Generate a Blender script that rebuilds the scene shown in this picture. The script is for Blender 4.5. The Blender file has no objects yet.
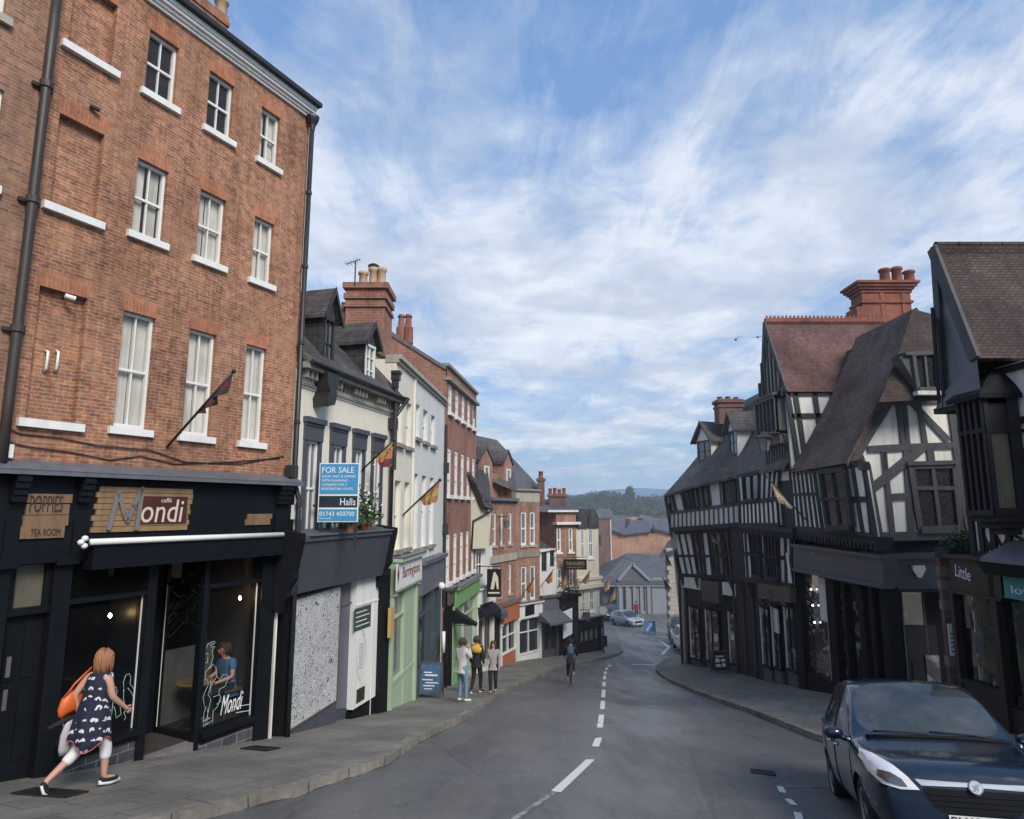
import bpy, bmesh, math, random
from mathutils import Vector, Matrix
RNG = random.Random(11)
V = Vector
COL = bpy.context.scene.collection
# ------------------------------------------------------------------ camera model and ground profile
FPX = 650.0; TH = math.atan(100/650.0); CT, ST = math.cos(TH), math.sin(TH)
EYE = V((0, 0, 1.85))
def ray(px, py):
    up = 409.5-py
    return V((px-512.0, FPX*CT-up*ST, FPX*ST+up*CT))
_G = [(-60, 3.6), (-20, 3.4), (-6, 1.13), (0, 0), (24, -4.51), (28, -5.2), (32, -5.76), (36, -6.18), (42, -6.72), (52, -7.62), (60, -8.34), (67, -8.84), (75, -9.15), (90, -9.3), (140, -9.3)]
def gz(y):
    if y <= _G[0][0]: return _G[0][1]
    for (a, za), (b, zb) in zip(_G, _G[1:]):
        if y <= b: return za+(zb-za)*(y-a)/(b-a)
    return _G[-1][1]
def g2(x, y):
    """ground height: the street profile, with the near road falling a little towards the right hand kerb"""
    return gz(y)-.062*min(max(x, 0), 5.5)*min(max((18-y)/7.0, 0), 1)
def ghit(px, py, lift=0.0):
    d = ray(px, py); k = d.z/d.y; y = 1.0
    while y < 140:
        if 1.85+k*y < g2(d.x/d.y*y, y)+lift: break
        y += 0.05
    return V((d.x/d.y*y, y, g2(d.x/d.y*y, y)+lift))
def atY(px, py, Y):
    d = ray(px, py); return EYE+d*(Y/d.y)
class Pl:
    """a plane with a point, two in-plane vectors and an outward vector"""
    def __init__(s, O, a, b, n=None):
        s.O = V(O); s.a = V(a); s.b = V(b); s.n = V(n) if n is not None else s.a.cross(s.b).normalized()
        s.M = Matrix((s.a, s.b, s.n)).transposed().inverted()
    @staticmethod
    def fac(A, B, lean=0.0):
        a = V((B[0]-A[0], B[1]-A[1], 0)).normalized(); n = V((a.y, -a.x, 0))
        p = Pl((A[0], A[1], 0), a, V((n.x*lean, n.y*lean, 1)), n)
        p.L = (V(B).xy-V(A).xy).length
        return p
    def P(s, u, t, d=0.0): return s.O+s.a*u+s.b*t+s.n*d
    def hit(s, px, py, d=0.0):
        r = ray(px, py); O = s.O+s.n*d
        e = s.M @ (EYE-O); f = s.M @ r
        k = -e.z/f.z
        return (e.x+k*f.x, e.y+k*f.y)
    def hits(s, pts, d=0.0): return [s.hit(x, y, d) for x, y in pts]
    def rect(s, x0, y0, x1, y1, d=0.0):
        a = s.hit(x0, y0, d); b = s.hit(x1, y1, d)
        return (min(a[0], b[0]), max(a[0], b[0]), min(a[1], b[1]), max(a[1], b[1]))
# ------------------------------------------------------------------ mesh builder
ORG = {}
def setorg(o, v): ORG[o.name] = V(v)
class MB:
    def __init__(s): s.v = []; s.f = []; s.u = []; s.m = []
    def face(s, pts, uvs=None, mi=0):
        i = len(s.v); s.v += [tuple(p) for p in pts]; s.f.append(tuple(range(i, i+len(pts))))
        s.u.append(uvs if uvs else [(p[0]+p[1], p[2]) for p in pts]); s.m.append(mi)
    def prism(s, pl, st, d0, d1, mi=0, back=True):
        A = sum(st[i][0]*st[(i+1) % len(st)][1]-st[(i+1) % len(st)][0]*st[i][1] for i in range(len(st)))
        if A < 0: st = st[::-1]
        s.face([pl.P(u, t, d1) for u, t in st], [(u, t) for u, t in st], mi)
        if back: s.face([pl.P(u, t, d0) for u, t in st[::-1]], [(u, t) for u, t in st[::-1]], mi)
        w = d1-d0
        for i in range(len(st)):
            p, q = st[i], st[(i+1) % len(st)]
            if abs(q[1]-p[1]) > abs(q[0]-p[0]): uv = [(p[0]+w, p[1]), (p[0]+w*2, p[1]), (q[0]+w*2, q[1]), (q[0]+w, q[1])]
            else: uv = [(p[0], p[1]), (p[0], p[1]+w), (q[0], q[1]+w), (q[0], q[1])]
            s.face([pl.P(p[0], p[1], d1), pl.P(p[0], p[1], d0), pl.P(q[0], q[1], d0), pl.P(q[0], q[1], d1)], uv, mi)
    def box(s, pl, s0, s1, t0, t1, d0, d1, mi=0): s.prism(pl, [(s0, t0), (s1, t0), (s1, t1), (s0, t1)], d0, d1, mi)
    def pbox(s, pl, x0, y0, x1, y1, d0, d1, mi=0):
        r = pl.rect(x0, y0, x1, y1, d1); s.box(pl, r[0], r[1], r[2], r[3], d0, d1, mi); return r
    def ppoly(s, pl, pts, d0, d1, mi=0): s.prism(pl, pl.hits(pts, d1), d0, d1, mi)
    def beam(s, pl, p, q, w, d0, d1, mi=0):
        p, q = V(p), V(q); e = (q-p)
        if e.length < 1e-6: return
        o = V((-e.y, e.x)).normalized()*w/2
        n = min(5, int(e.length/.55)) if w > .07 else 0
        if n < 2: s.prism(pl, [tuple(p-o), tuple(q-o), tuple(q+o), tuple(p+o)], d0, d1, mi); return
        J = lambda: 1+RNG.uniform(-.09, .09)   # hand-cut timber: the edges wander a little
        lo = [tuple(p+e*(k/n)-o*J()) for k in range(n+1)]; hi = [tuple(p+e*(k/n)+o*J()) for k in range(n, -1, -1)]
        s.prism(pl, lo+hi, d0, d1, mi)
    def pbeam(s, pl, x0, y0, x1, y1, w, d0, d1, mi=0): s.beam(pl, pl.hit(x0, y0, d1), pl.hit(x1, y1, d1), w, d0, d1, mi)
    def cube(s, c, sx, sy, sz, mi=0, rz=0.0):
        p = Pl(V(c), V((math.cos(rz), math.sin(rz), 0)), V((0, 0, 1)))
        s.box(p, -sx/2, sx/2, -sz/2, sz/2, -sy/2, sy/2, mi)
    def tube(s, pts, r, seg=8, mi=0, cap=True):
        pts = [V(p) for p in pts]; n = len(pts); rs = r if isinstance(r, (list, tuple)) else [r]*n
        rings = []; up = None
        for i in range(n):
            t = (pts[min(i+1, n-1)]-pts[max(i-1, 0)]).normalized()
            if up is None:
                up = V((0, 0, 1)) if abs(t.z) < .9 else V((1, 0, 0))
            x = t.cross(up).normalized(); y = x.cross(t).normalized(); up = y
            rings.append([pts[i]+(x*math.cos(a)+y*math.sin(a))*rs[i] for a in [2*math.pi*k/seg for k in range(seg)]])
        i0 = len(s.v)
        for rg in rings: s.v += [tuple(p) for p in rg]
        for i in range(n-1):
            for k in range(seg):
                a = i0+i*seg+k; b = i0+i*seg+(k+1) % seg
                s.f.append((a, b, b+seg, a+seg)); s.u.append([(k/seg, i), ((k+1)/seg, i), ((k+1)/seg, i+1), (k/seg, i+1)]); s.m.append(mi)
        if cap:
            for f in (tuple(range(i0+seg-1, i0-1, -1)), tuple(range(i0+(n-1)*seg, i0+n*seg))):
                s.f.append(f); s.u.append([(0, 0)]*seg); s.m.append(mi)
    def loft(s, rings, closed=True, cap=True, mi=0, uvs=None):
        i0 = len(s.v); seg = len(rings[0])
        for rg in rings: s.v += [tuple(p) for p in rg]
        for i in range(len(rings)-1):
            for k in range(seg if closed else seg-1):
                a = i0+i*seg+k; b = i0+i*seg+(k+1) % seg
                s.f.append((a, b, b+seg, a+seg)); s.m.append(mi)
                s.u.append([(k, i), (k+1, i), (k+1, i+1), (k, i+1)])
        if cap and closed:
            for f in (tuple(range(i0+seg-1, i0-1, -1)), tuple(range(i0+(len(rings)-1)*seg, i0+len(rings)*seg))):
                s.f.append(f); s.u.append([(0, 0)]*seg); s.m.append(mi)
    def lathe(s, c, prof, seg=16, mi=0, ax=None):
        c = V(c); X, Y, Z = (V((1, 0, 0)), V((0, 1, 0)), V((0, 0, 1))) if ax is None else ax
        s.loft([[c+Z*z+(X*math.cos(2*math.pi*k/seg)+Y*math.sin(2*math.pi*k/seg))*r for k in range(seg)] for r, z in prof], mi=mi)
    def ball(s, c, rx, ry, rz, seg=12, rings=8, mi=0):
        c = V(c); rr = []
        for i in range(rings+1):
            a = -math.pi/2+math.pi*i/rings; q = max(math.cos(a), .02)
            rr.append([c+V((rx*q*math.cos(2*math.pi*k/seg), ry*q*math.sin(2*math.pi*k/seg), rz*math.sin(a))) for k in range(seg)])
        s.loft(rr, mi=mi)
    def wall(s, pl, s0, s1, t0, t1, holes=(), rev=.12, mi=0, d=0.0):
        S = sorted({s0, s1, *[min(max(v, s0), s1) for h in holes for v in h[:2]]})
        T = sorted({t0, t1, *[min(max(v, t0), t1) for h in holes for v in h[2:4]]})
        for a, b in zip(S, S[1:]):
            if b-a < 1e-5: continue
            run = None
            for c, e in zip(T, T[1:]):
                if e-c < 1e-5: continue
                m = ((a+b)/2, (c+e)/2)
                inh = any(h[0] < m[0] < h[1] and h[2] < m[1] < h[3] for h in holes)
                if not inh:
                    s.face([pl.P(a, c, d), pl.P(b, c, d), pl.P(b, e, d), pl.P(a, e, d)], [(a, c), (b, c), (b, e), (a, e)], mi)
        for h in holes:
            a, b, c, e = max(h[0], s0), min(h[1], s1), max(h[2], t0), min(h[3], t1); r = h[4] if len(h) > 4 else rev
            s.face([pl.P(a, c, d), pl.P(a, c, d-r), pl.P(a, e, d-r), pl.P(a, e, d)], [(a, c), (a+r, c), (a+r, e), (a, e)], mi)
            s.face([pl.P(b, c, d-r), pl.P(b, c, d), pl.P(b, e, d), pl.P(b, e, d-r)], [(b, c), (b+r, c), (b+r, e), (b, e)], mi)
            s.face([pl.P(a, c, d-r), pl.P(a, c, d), pl.P(b, c, d), pl.P(b, c, d-r)], [(a, c), (a, c+r), (b, c+r), (b, c)], mi)
            s.face([pl.P(a, e, d), pl.P(a, e, d-r), pl.P(b, e, d-r), pl.P(b, e, d)], [(a, e), (a, e+r), (b, e+r), (b, e)], mi)
            if len(h) > 5: s.face([pl.P(a, c, d-r), pl.P(b, c, d-r), pl.P(b, e, d-r), pl.P(a, e, d-r)], [(a, c), (b, c), (b, e), (a, e)], mi)
    def shell(s, pl, s0, s1, t0, t1, dep, mi=0, d=0.0, top=True):
        q = lambda u, t, k: pl.P(u, t, d-k)
        s.face([q(s0, t0, dep), q(s0, t0, 0), q(s0, t1, 0), q(s0, t1, dep)], [(-dep, t0), (0, t0), (0, t1), (-dep, t1)], mi)
        s.face([q(s1, t0, 0), q(s1, t0, dep), q(s1, t1, dep), q(s1, t1, 0)], [(0, t0), (dep, t0), (dep, t1), (0, t1)], mi)
        s.face([q(s1, t0, dep), q(s0, t0, dep), q(s0, t1, dep), q(s1, t1, dep)], [(s1, t0), (s0, t0), (s0, t1), (s1, t1)], mi)
        if top: s.face([q(s0, t1, 0), q(s1, t1, 0), q(s1, t1, dep), q(s0, t1, dep)], None, mi)
    def builds(s, name, mats, parent=None, size=6, **kw):
        """one object per piece of `size` faces"""
        out = []
        for i in range(0, len(s.f), size):
            q = MB()
            for k in range(i, min(i+size, len(s.f))): q.face([s.v[j] for j in s.f[k]], s.u[k], s.m[k])
            out.append(q.build(name, mats, parent, **kw))
        return out
    def build(s, name, mats, parent=None, smooth=False, bevel=0.0, org=None, sub=0):
        if not isinstance(mats, (list, tuple)): mats = [mats]
        if parent is not None: o3 = ORG[parent.name]
        elif org is not None: o3 = V(org)
        else:
            xs = [p[0] for p in s.v]; ys = [p[1] for p in s.v]; zs = [p[2] for p in s.v]
            o3 = V(((min(xs)+max(xs))/2, (min(ys)+max(ys))/2, min(zs)))
        me = bpy.data.meshes.new(name)
        me.from_pydata([(p[0]-o3.x, p[1]-o3.y, p[2]-o3.z) for p in s.v], [], s.f)
        uv = me.uv_layers.new(name="UVMap"); k = 0
        flat = [c for f in s.u for u in f for c in u]
        uv.data.foreach_set('uv', flat)
        for m in mats: me.materials.append(m)
        me.polygons.foreach_set('material_index', s.m)
        if smooth: me.polygons.foreach_set('use_smooth', [True]*len(s.f))
        me.update()
        o = bpy.data.objects.new(name, me); COL.objects.link(o)
        if parent is not None: o.parent = parent; setorg(o, o3)
        else: o.location = o3; setorg(o, o3)
        if bevel:
            b = o.modifiers.new('b', 'BEVEL'); b.width = bevel; b.segments = 2; b.limit_method = 'ANGLE'; b.angle_limit = .6
        if sub:
            b = o.modifiers.new('s', 'SUBSURF'); b.levels = sub; b.render_levels = sub
        return o
def tag(o, label, cat=None, group=None, kind=None):
    if label: o['label'] = label
    if cat: o['category'] = cat
    if group: o['group'] = group
    if kind: o['kind'] = kind
    return o
def thing(name, label, cat, loc=(0, 0, 0), group=None):
    o = bpy.data.objects.new(name, None); COL.objects.link(o); o.location = loc; setorg(o, loc); o.empty_display_size = .2
    return tag(o, label, cat, group)
def place(o, loc, rz=0.0, rx=0.0):
    o.location = loc; o.rotation_euler = (rx, 0, rz)
def clone(o, parent=None):
    c = o.copy(); COL.objects.link(c)
    if parent is not None: c.parent = parent
    for ch in [x for x in bpy.data.objects if x.parent == o]: clone(ch, c)
    return c
# ------------------------------------------------------------------ materials
def newmat(name):
    m = bpy.data.materials.new(name); m.use_nodes = True; nt = m.node_tree
    return m, nt, nt.nodes['Principled BSDF']
def nd(nt, t, **kw):
    n = nt.nodes.new(t)
    for k, v in kw.items():
        if k in n.inputs: n.inputs[k].default_value = v
        else: setattr(n, k, v)
    return n
def lk(nt, a, b): nt.links.new(a, b)
def c4(c): return (c[0], c[1], c[2], 1.0)
def mul(c, k): return tuple(min(1, x*k) for x in c)
def mixc(nt, fac, a, b, mode='MIX'):
    m = nt.nodes.new('ShaderNodeMix'); m.data_type = 'RGBA'; m.blend_type = mode
    for sock, val in ((m.inputs[0], fac), (m.inputs[6], a), (m.inputs[7], b)):
        if hasattr(val, 'is_output'): nt.links.new(val, sock)
        elif isinstance(val, (tuple, list)): sock.default_value = c4(val)
        else: sock.default_value = val
    return m.outputs[2]
def ramp(nt, src, p):
    r = nt.nodes.new('ShaderNodeValToRGB'); e = r.color_ramp.elements
    while len(e) < len(p): e.new(.5)
    for i, (x, c) in enumerate(p):
        e[i].position = x; e[i].color = c4(c) if isinstance(c, tuple) else (c, c, c, 1)
    nt.links.new(src, r.inputs[0]); return r.outputs[0]
def noise(nt, vec, scale, detail=4, rough=.55):
    n = nd(nt, 'ShaderNodeTexNoise', Scale=scale, Detail=detail, Roughness=rough)
    if vec is not None: nt.links.new(vec, n.inputs['Vector'])
    return n.outputs[0]
def geo(nt): return nt.nodes.new('ShaderNodeNewGeometry').outputs['Position']
def bump(nt, b, h, strength=.3, dist=.01):
    n = nd(nt, 'ShaderNodeBump', Strength=strength, Distance=dist); nt.links.new(h, n.inputs['Height']); nt.links.new(n.outputs[0], b.inputs['Normal'])
_MC = {}
def paint(name, col, rough=.6, var=.18, scale=1.5, metal=0.0, bmp=.15, streak=.25, spec=.5, coat=0.0):
    if name in _MC: return _MC[name]
    m, nt, b = newmat(name); P = geo(nt)
    tc = nt.nodes.new('ShaderNodeTexCoord'); src = P
    n1 = noise(nt, src, scale, 6, .6)
    c = mixc(nt, n1, mul(col, 1-var), mul(col, 1+var))
    if streak:
        mp = nd(nt, 'ShaderNodeMapping'); mp.inputs['Scale'].default_value = (6, 6, .5); lk(nt, src, mp.inputs[0])
        n2 = noise(nt, mp.outputs[0], 1.0, 5, .65)
        k = ramp(nt, n2, [(.45, 1.0), (.75, 1-streak)])
        c = mixc(nt, 1.0, c, k, 'MULTIPLY')
    lk(nt, c, b.inputs['Base Color'])
    n3 = noise(nt, src, scale*14, 5, .6)
    rr = nd(nt, 'ShaderNodeMapRange'); rr.inputs[3].default_value = max(rough-.12, .02); rr.inputs[4].default_value = min(rough+.12, 1); lk(nt, n1, rr.inputs[0]); lk(nt, rr.outputs[0], b.inputs['Roughness'])
    b.inputs['Metallic'].default_value = metal; b.inputs['Specular IOR Level'].default_value = spec
    if coat: b.inputs['Coat Weight'].default_value = coat; b.inputs['Coat Roughness'].default_value = .04
    if bmp: bump(nt, b, n3, bmp, .01)
    _MC[name] = m; return m
def bricks(name, c1, c2, mort, w=.225, h=.075, ms=.009, rough=.85, var=.25, dirt=.35, bstr=.5, squash=1.0, patch=None):
    if name in _MC: return _MC[name]
    m, nt, b = newmat(name)
    uv = nt.nodes.new('ShaderNodeUVMap').outputs[0]; P = geo(nt)
    wob = nd(nt, 'ShaderNodeTexNoise', Scale=3.0, Detail=2.0); lk(nt, uv, wob.inputs['Vector'])
    va = nd(nt, 'ShaderNodeVectorMath', operation='SCALE'); lk(nt, wob.outputs[1], va.inputs[0]); va.inputs['Scale'].default_value = h*.16
    vb = nd(nt, 'ShaderNodeVectorMath', operation='ADD'); lk(nt, uv, vb.inputs[0]); lk(nt, va.outputs[0], vb.inputs[1])
    t = nt.nodes.new('ShaderNodeTexBrick'); lk(nt, vb.outputs[0], t.inputs['Vector'])
    for k, v in (('Color1', c4(c1)), ('Color2', c4(c2)), ('Mortar', c4(mort)), ('Scale', 1.0), ('Mortar Size', ms), ('Mortar Smooth', .3), ('Bias', 0.0), ('Brick Width', w), ('Row Height', h)): t.inputs[k].default_value = v
    n1 = noise(nt, P, .7, 6, .6); n2 = noise(nt, P, 9.0, 4, .6)
    c = t.outputs[0]
    c = mixc(nt, 1.0, c, ramp(nt, n2, [(.3, 1-var), (.7, 1+var*.6)]), 'MULTIPLY')
    c = mixc(nt, 1.0, c, ramp(nt, n1, [(.35, 1-dirt), (.6, 1.08)]), 'MULTIPLY')
    if patch:
        n4 = noise(nt, uv, .9, 3, .5); c = mixc(nt, ramp(nt, n4, [(.48, 0.0), (.66, .42)]), c, patch)
    mp = nd(nt, 'ShaderNodeMapping'); mp.inputs['Scale'].default_value = (5, 5, .35); lk(nt, P, mp.inputs[0])
    c = mixc(nt, 1.0, c, ramp(nt, noise(nt, mp.outputs[0], 1.0, 5, .6), [(.48, 1.0), (.78, .60)]), 'MULTIPLY')
    lk(nt, c, b.inputs['Base Color']); b.inputs['Roughness'].default_value = rough
    bump(nt, b, t.outputs['Fac'], -bstr, .02)
    b.inputs['Specular IOR Level'].default_value = .3
    _MC[name] = m; return m
def emis(name, col, k):
    m, nt, b = newmat(name); b.inputs['Base Color'].default_value = c4(col); b.inputs['Emission Color'].default_value = c4(col); b.inputs['Emission Strength'].default_value = k
    return m
def glassmat(name, tint=(.02, .025, .03), alpha=.35, rough=.03, spec=.8, wav=.25):
    """window glass: partly see-through, reflecting the sky"""
    m, nt, b = newmat(name)
    b.inputs['Base Color'].default_value = c4(tint); b.inputs['Roughness'].default_value = rough; b.inputs['Specular IOR Level'].default_value = spec
    P = geo(nt); bump(nt, b, noise(nt, P, 1.3, 2, .4), wav, .05)
    tr = nt.nodes.new('ShaderNodeBsdfTransparent'); mx = nt.nodes.new('ShaderNodeMixShader')
    g_ = nt.nodes.new('ShaderNodeNewGeometry'); dt = nd(nt, 'ShaderNodeVectorMath', operation='DOT_PRODUCT'); lk(nt, g_.outputs['Normal'], dt.inputs[0]); lk(nt, g_.outputs['Incoming'], dt.inputs[1])
    ab = nd(nt, 'ShaderNodeMath', operation='ABSOLUTE'); lk(nt, dt.outputs['Value'], ab.inputs[0]); om = nd(nt, 'ShaderNodeMath', operation='SUBTRACT'); om.inputs[0].default_value = 1.0; lk(nt, ab.outputs[0], om.inputs[1])
    pw = nd(nt, 'ShaderNodeMath', operation='POWER'); lk(nt, om.outputs[0], pw.inputs[0]); pw.inputs[1].default_value = 4.0
    ad = nd(nt, 'ShaderNodeMath', operation='ADD', use_clamp=True); lk(nt, pw.outputs[0], ad.inputs[0]); ad.inputs[1].default_value = alpha
    lk(nt, ad.outputs[0], mx.inputs[0]); lk(nt, tr.outputs[0], mx.inputs[1]); lk(nt, b.outputs[0], mx.inputs[2])
    lk(nt, mx.outputs[0], nt.nodes['Material Output'].inputs[0]); return m
M = {}
M['brickA'] = bricks('brick_orange', (.46, .185, .09), (.27, .105, .062), (.38, .30, .23), w=.16, h=.053, ms=.007, dirt=.28, var=.42, patch=(.40, .22, .13))
M['brickA2'] = bricks('brick_old', (.40, .19, .11), (.24, .11, .07), (.30, .24, .19), w=.16, h=.053, ms=.008, dirt=.4)
M['brickB'] = bricks('brick_red', (.38, .165, .11), (.27, .115, .08), (.34, .25, .2), dirt=.25)
M['brickC'] = bricks('brick_red_far', (.40, .19, .125), (.28, .13, .09), (.36, .28, .23), dirt=.25)
M['brickD'] = bricks('brick_brown', (.20, .10, .085), (.15, .075, .065), (.2, .15, .13), dirt=.3)
M['brickO'] = bricks('brick_salmon', (.50, .25, .15), (.42, .21, .13), (.4, .3, .24), dirt=.3)
M['brickchim'] = bricks('brick_chimney', (.34, .10, .065), (.27, .085, .055), (.3, .15, .11), dirt=.3)
M['lintel'] = bricks('brick_soldier', (.47, .18, .09), (.39, .15, .08), (.40, .24, .17), w=.055, h=.3, ms=.006, dirt=.2)
M['grnslab'] = bricks('riser_tiles', (.085, .09, .095), (.055, .06, .065), (.22, .23, .23), w=.3, h=.16, ms=.008, rough=.5)
M['tileR'] = bricks('roof_tiles_brown', (.115, .078, .066), (.075, .054, .048), (.03, .024, .022), w=.15, h=.075, ms=.010, dirt=.4, bstr=.8)
M['tileR2'] = bricks('roof_tiles_lightened', (.23, .155, .125), (.155, .11, .09), (.06, .045, .04), w=.15, h=.075, ms=.010, dirt=.4, bstr=.8)  # lighter copy of the brown tiles, colour raised to offset the slope's shade
M['tileRed'] = bricks('roof_tiles_red', (.21, .11, .095), (.155, .082, .072), (.07, .04, .036), w=.16, h=.085, ms=.009, dirt=.4, bstr=.7)
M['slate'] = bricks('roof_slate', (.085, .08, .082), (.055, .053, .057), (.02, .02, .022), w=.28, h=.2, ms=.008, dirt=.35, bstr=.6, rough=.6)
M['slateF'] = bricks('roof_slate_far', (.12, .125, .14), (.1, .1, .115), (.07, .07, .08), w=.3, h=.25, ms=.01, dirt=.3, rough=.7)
M['slateB'] = bricks('roof_slate_brown', (.135, .118, .11), (.09, .08, .075), (.035, .033, .033), w=.22, h=.16, ms=.008, dirt=.45, bstr=.6, rough=.7)
M['cream'] = paint('cream_render', (.74, .69, .57), .8, .07, 1.2, streak=.16)
M['creamD'] = paint('cream_render_old', (.66, .60, .46), .8, .1, 1.2, streak=.2)
M['paleblue'] = paint('pale_blue_render', (.66, .67, .64), .8, .06, 1.2, streak=.14)
M['white'] = paint('white_paint', (.78, .77, .73), .5, .06, 3, streak=.12)
M['white2'] = paint('white_render', (.70, .69, .66), .8, .08, 2, streak=.22)
M['offwhite'] = paint('panel_plaster', (.86, .83, .75), .85, .1, 2, streak=.25)
M['greypl'] = paint('panel_plaster_grey', (.68, .655, .61), .85, .12, 2, streak=.3)
M['black'] = paint('black_paint', (.007, .009, .012), .45, .3, 2, streak=.1, bmp=.05, spec=.22)
M['blackm'] = paint('black_matt', (.007, .008, .010), .7, .3, 2, streak=.1, spec=.2)
M['timber'] = paint('dark_timber', (.042, .040, .042), .75, .5, 5, bmp=.5, streak=.3)
M['timberG'] = paint('grey_timber', (.085, .085, .09), .8, .35, 5, bmp=.5, streak=.3)
M['timberB'] = paint('black_timber', (.016, .016, .019), .75, .4, 5, bmp=.4, streak=.2)
M['lead'] = paint('lead', (.16, .17, .19), .45, .2, 3, metal=.3)
M['stone'] = paint('stone', (.40, .37, .31), .85, .2, 3, streak=.3)
M['stoneC'] = paint('stone_cornice', (.26, .24, .20), .9, .25, 3, streak=.3)
M['stoneD'] = paint('stone_dark', (.16, .15, .14), .9, .3, 3, streak=.3)
M['greyshop'] = paint('slate_grey_paint', (.065, .07, .085), .5, .12, 1.2, streak=.12)
M['greyshopL'] = paint('grey_paint_light', (.115, .12, .14), .5, .1, 1.2, streak=.1)
M['teal'] = paint('dark_teal_paint', (.05, .075, .085), .5, .12, 1.2, streak=.1)
M['greenp'] = paint('pale_green_paint', (.36, .46, .31), .6, .08, 1.5, streak=.12)
M['green'] = paint('bright_green_paint', (.17, .35, .12), .6, .15, 1.5, streak=.15)
M['orange'] = paint('orange_paint', (.42, .13, .05), .55, .1, 1.5, streak=.12)
M['wood'] = paint('varnished_wood', (.29, .18, .09), .55, .3, 8, streak=.3, bmp=.3)
M['woodD'] = paint('weathered_board', (.22, .13, .07), .6, .35, 8, streak=.4, bmp=.3)
M['maroon'] = paint('maroon_panel', (.07, .018, .015), .5, .15, 2)
M['concrete'] = paint('kerb_stone', (.20, .185, .16), .85, .25, 4, streak=0)
M['terracotta'] = paint('terracotta', (.30, .10, .06), .7, .25, 5)
M['buffpot'] = paint('buff_pot', (.50, .36, .22), .7, .2, 5)
M['green_leaf'] = paint('leaf_dark', (.035, .07, .025), .7, .4, 12, streak=0)
M['pipe'] = paint('painted_pipe', (.025, .024, .026), .45, .3, 2, bmp=.05)
M['pipeB'] = paint('brown_pipe', (.045, .035, .032), .5, .3, 2, bmp=.05)
M['glassN'] = glassmat('sash_glass', (.16, .17, .18), .20, .03, 1.0)
M['shopglass'] = glassmat('shop_glass', (.014, .017, .02), .24, .02, .9, .1)
M['glassD'] = paint('dark_glass', (.022, .026, .03), .1, .5, 2.5, bmp=.04, spec=.9, streak=0)
M['glassM'] = paint('curtained_glass', (.16, .17, .17), .12, .4, 3, bmp=.04, spec=.9, streak=.4)
M['curtain'] = paint('net_curtain', (.78, .75, .68), .9, .25, 2, streak=.4)
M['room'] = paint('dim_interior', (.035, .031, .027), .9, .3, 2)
M['text_cream'] = paint('lettering_cream', (.60, .52, .42), .6, .1, 3, streak=0)
M['text_grey'] = paint('lettering_grey', (.17, .16, .15), .6, .15, 3, streak=0)
M['text_white'] = paint('lettering_white', (.72, .74, .76), .6, .05, 3, streak=0)
M['text_dark'] = paint('lettering_dark', (.03, .025, .02), .6, .1, 3, streak=0)
M['text_gold'] = paint('lettering_gold', (.38, .28, .12), .5, .1, 3, streak=0)
M['text_faint'] = paint('lettering_faint', (.15, .125, .10), .6, .2, 3, streak=0)
M['text_red'] = paint('lettering_red', (.16, .02, .02), .6, .1, 3, streak=0)
M['chrome'] = paint('chrome', (.75, .76, .78), .12, .1, 2, metal=1.0, bmp=0, streak=0)
M['rubber'] = paint('rubber', (.014, .014, .015), .85, .2, 5, streak=0)
M['steel'] = paint('steel', (.35, .36, .38), .35, .15, 3, metal=.8, streak=0)
# ------------------------------------------------------------------ reusable pieces
def window(pl, r, parent, d=-.1, fw=.05, cols=2, rows=2, frame='white', glass='glassD', curtain=None, sill=None, sillm='white', sillx=.08, sillh=.11, silld=.07, name='window'):
    s0, s1, t0, t1 = r; m = MB(); dd = d+.045
    m.box(pl, s0, s0+fw, t0, t1, d-.02, dd); m.box(pl, s1-fw, s1, t0, t1, d-.02, dd)
    m.box(pl, s0+fw, s1-fw, t0, t0+fw*1.4, d-.02, dd); m.box(pl, s0+fw, s1-fw, t1-fw, t1, d-.02, dd)
    bw = fw*.45
    for i in range(1, cols):
        x = s0+(s1-s0)*i/cols; m.box(pl, x-bw/2, x+bw/2, t0+fw*1.4, t1-fw, d-.01, dd-.014)
    for j in range(1, rows):
        z = t0+(t1-t0)*j/rows; w = fw*.9 if (rows % 2 == 0 and j == rows//2) else bw
        m.box(pl, s0+fw, s1-fw, z-w/2, z+w/2, d-.01, dd-.004)
    w = m.build(name, M[frame], parent)
    g = MB(); a_, b_, c_, e_ = s0+fw*.6, s1-fw*.6, t0+fw*.6, t1-fw*.6; g.face([pl.P(a_, c_, d), pl.P(b_, c_, d), pl.P(b_, e_, d), pl.P(a_, e_, d)], [(0, 0), (1, 0), (1, 1), (0, 1)]); g.build('pane', M[glass], w)
    if curtain:
        c = MB(); n = 7; W = s1-s0
        for a, b in curtain:
            pts = []
            for k in range(n*2+1):
                x = s0+W*(a+(b-a)*k/(n*2)); pts.append((x, d-.05+(.014 if k % 2 else -.014)))
            for (x0, y0), (x1, y1) in zip(pts, pts[1:]):
                c.face([pl.P(x0, t0, y0), pl.P(x1, t0, y1), pl.P(x1, t1, y1), pl.P(x0, t1, y0)])
        c.build('curtain', M['curtain'], w)
    if sill is not None:
        c = MB(); c.box(pl, s0-sillx, s1+sillx, t0-sillh, t0-.002, -.05 if sill is True else sill, silld); c.build('sill', M[sillm], w, bevel=.008)
    return w
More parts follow.
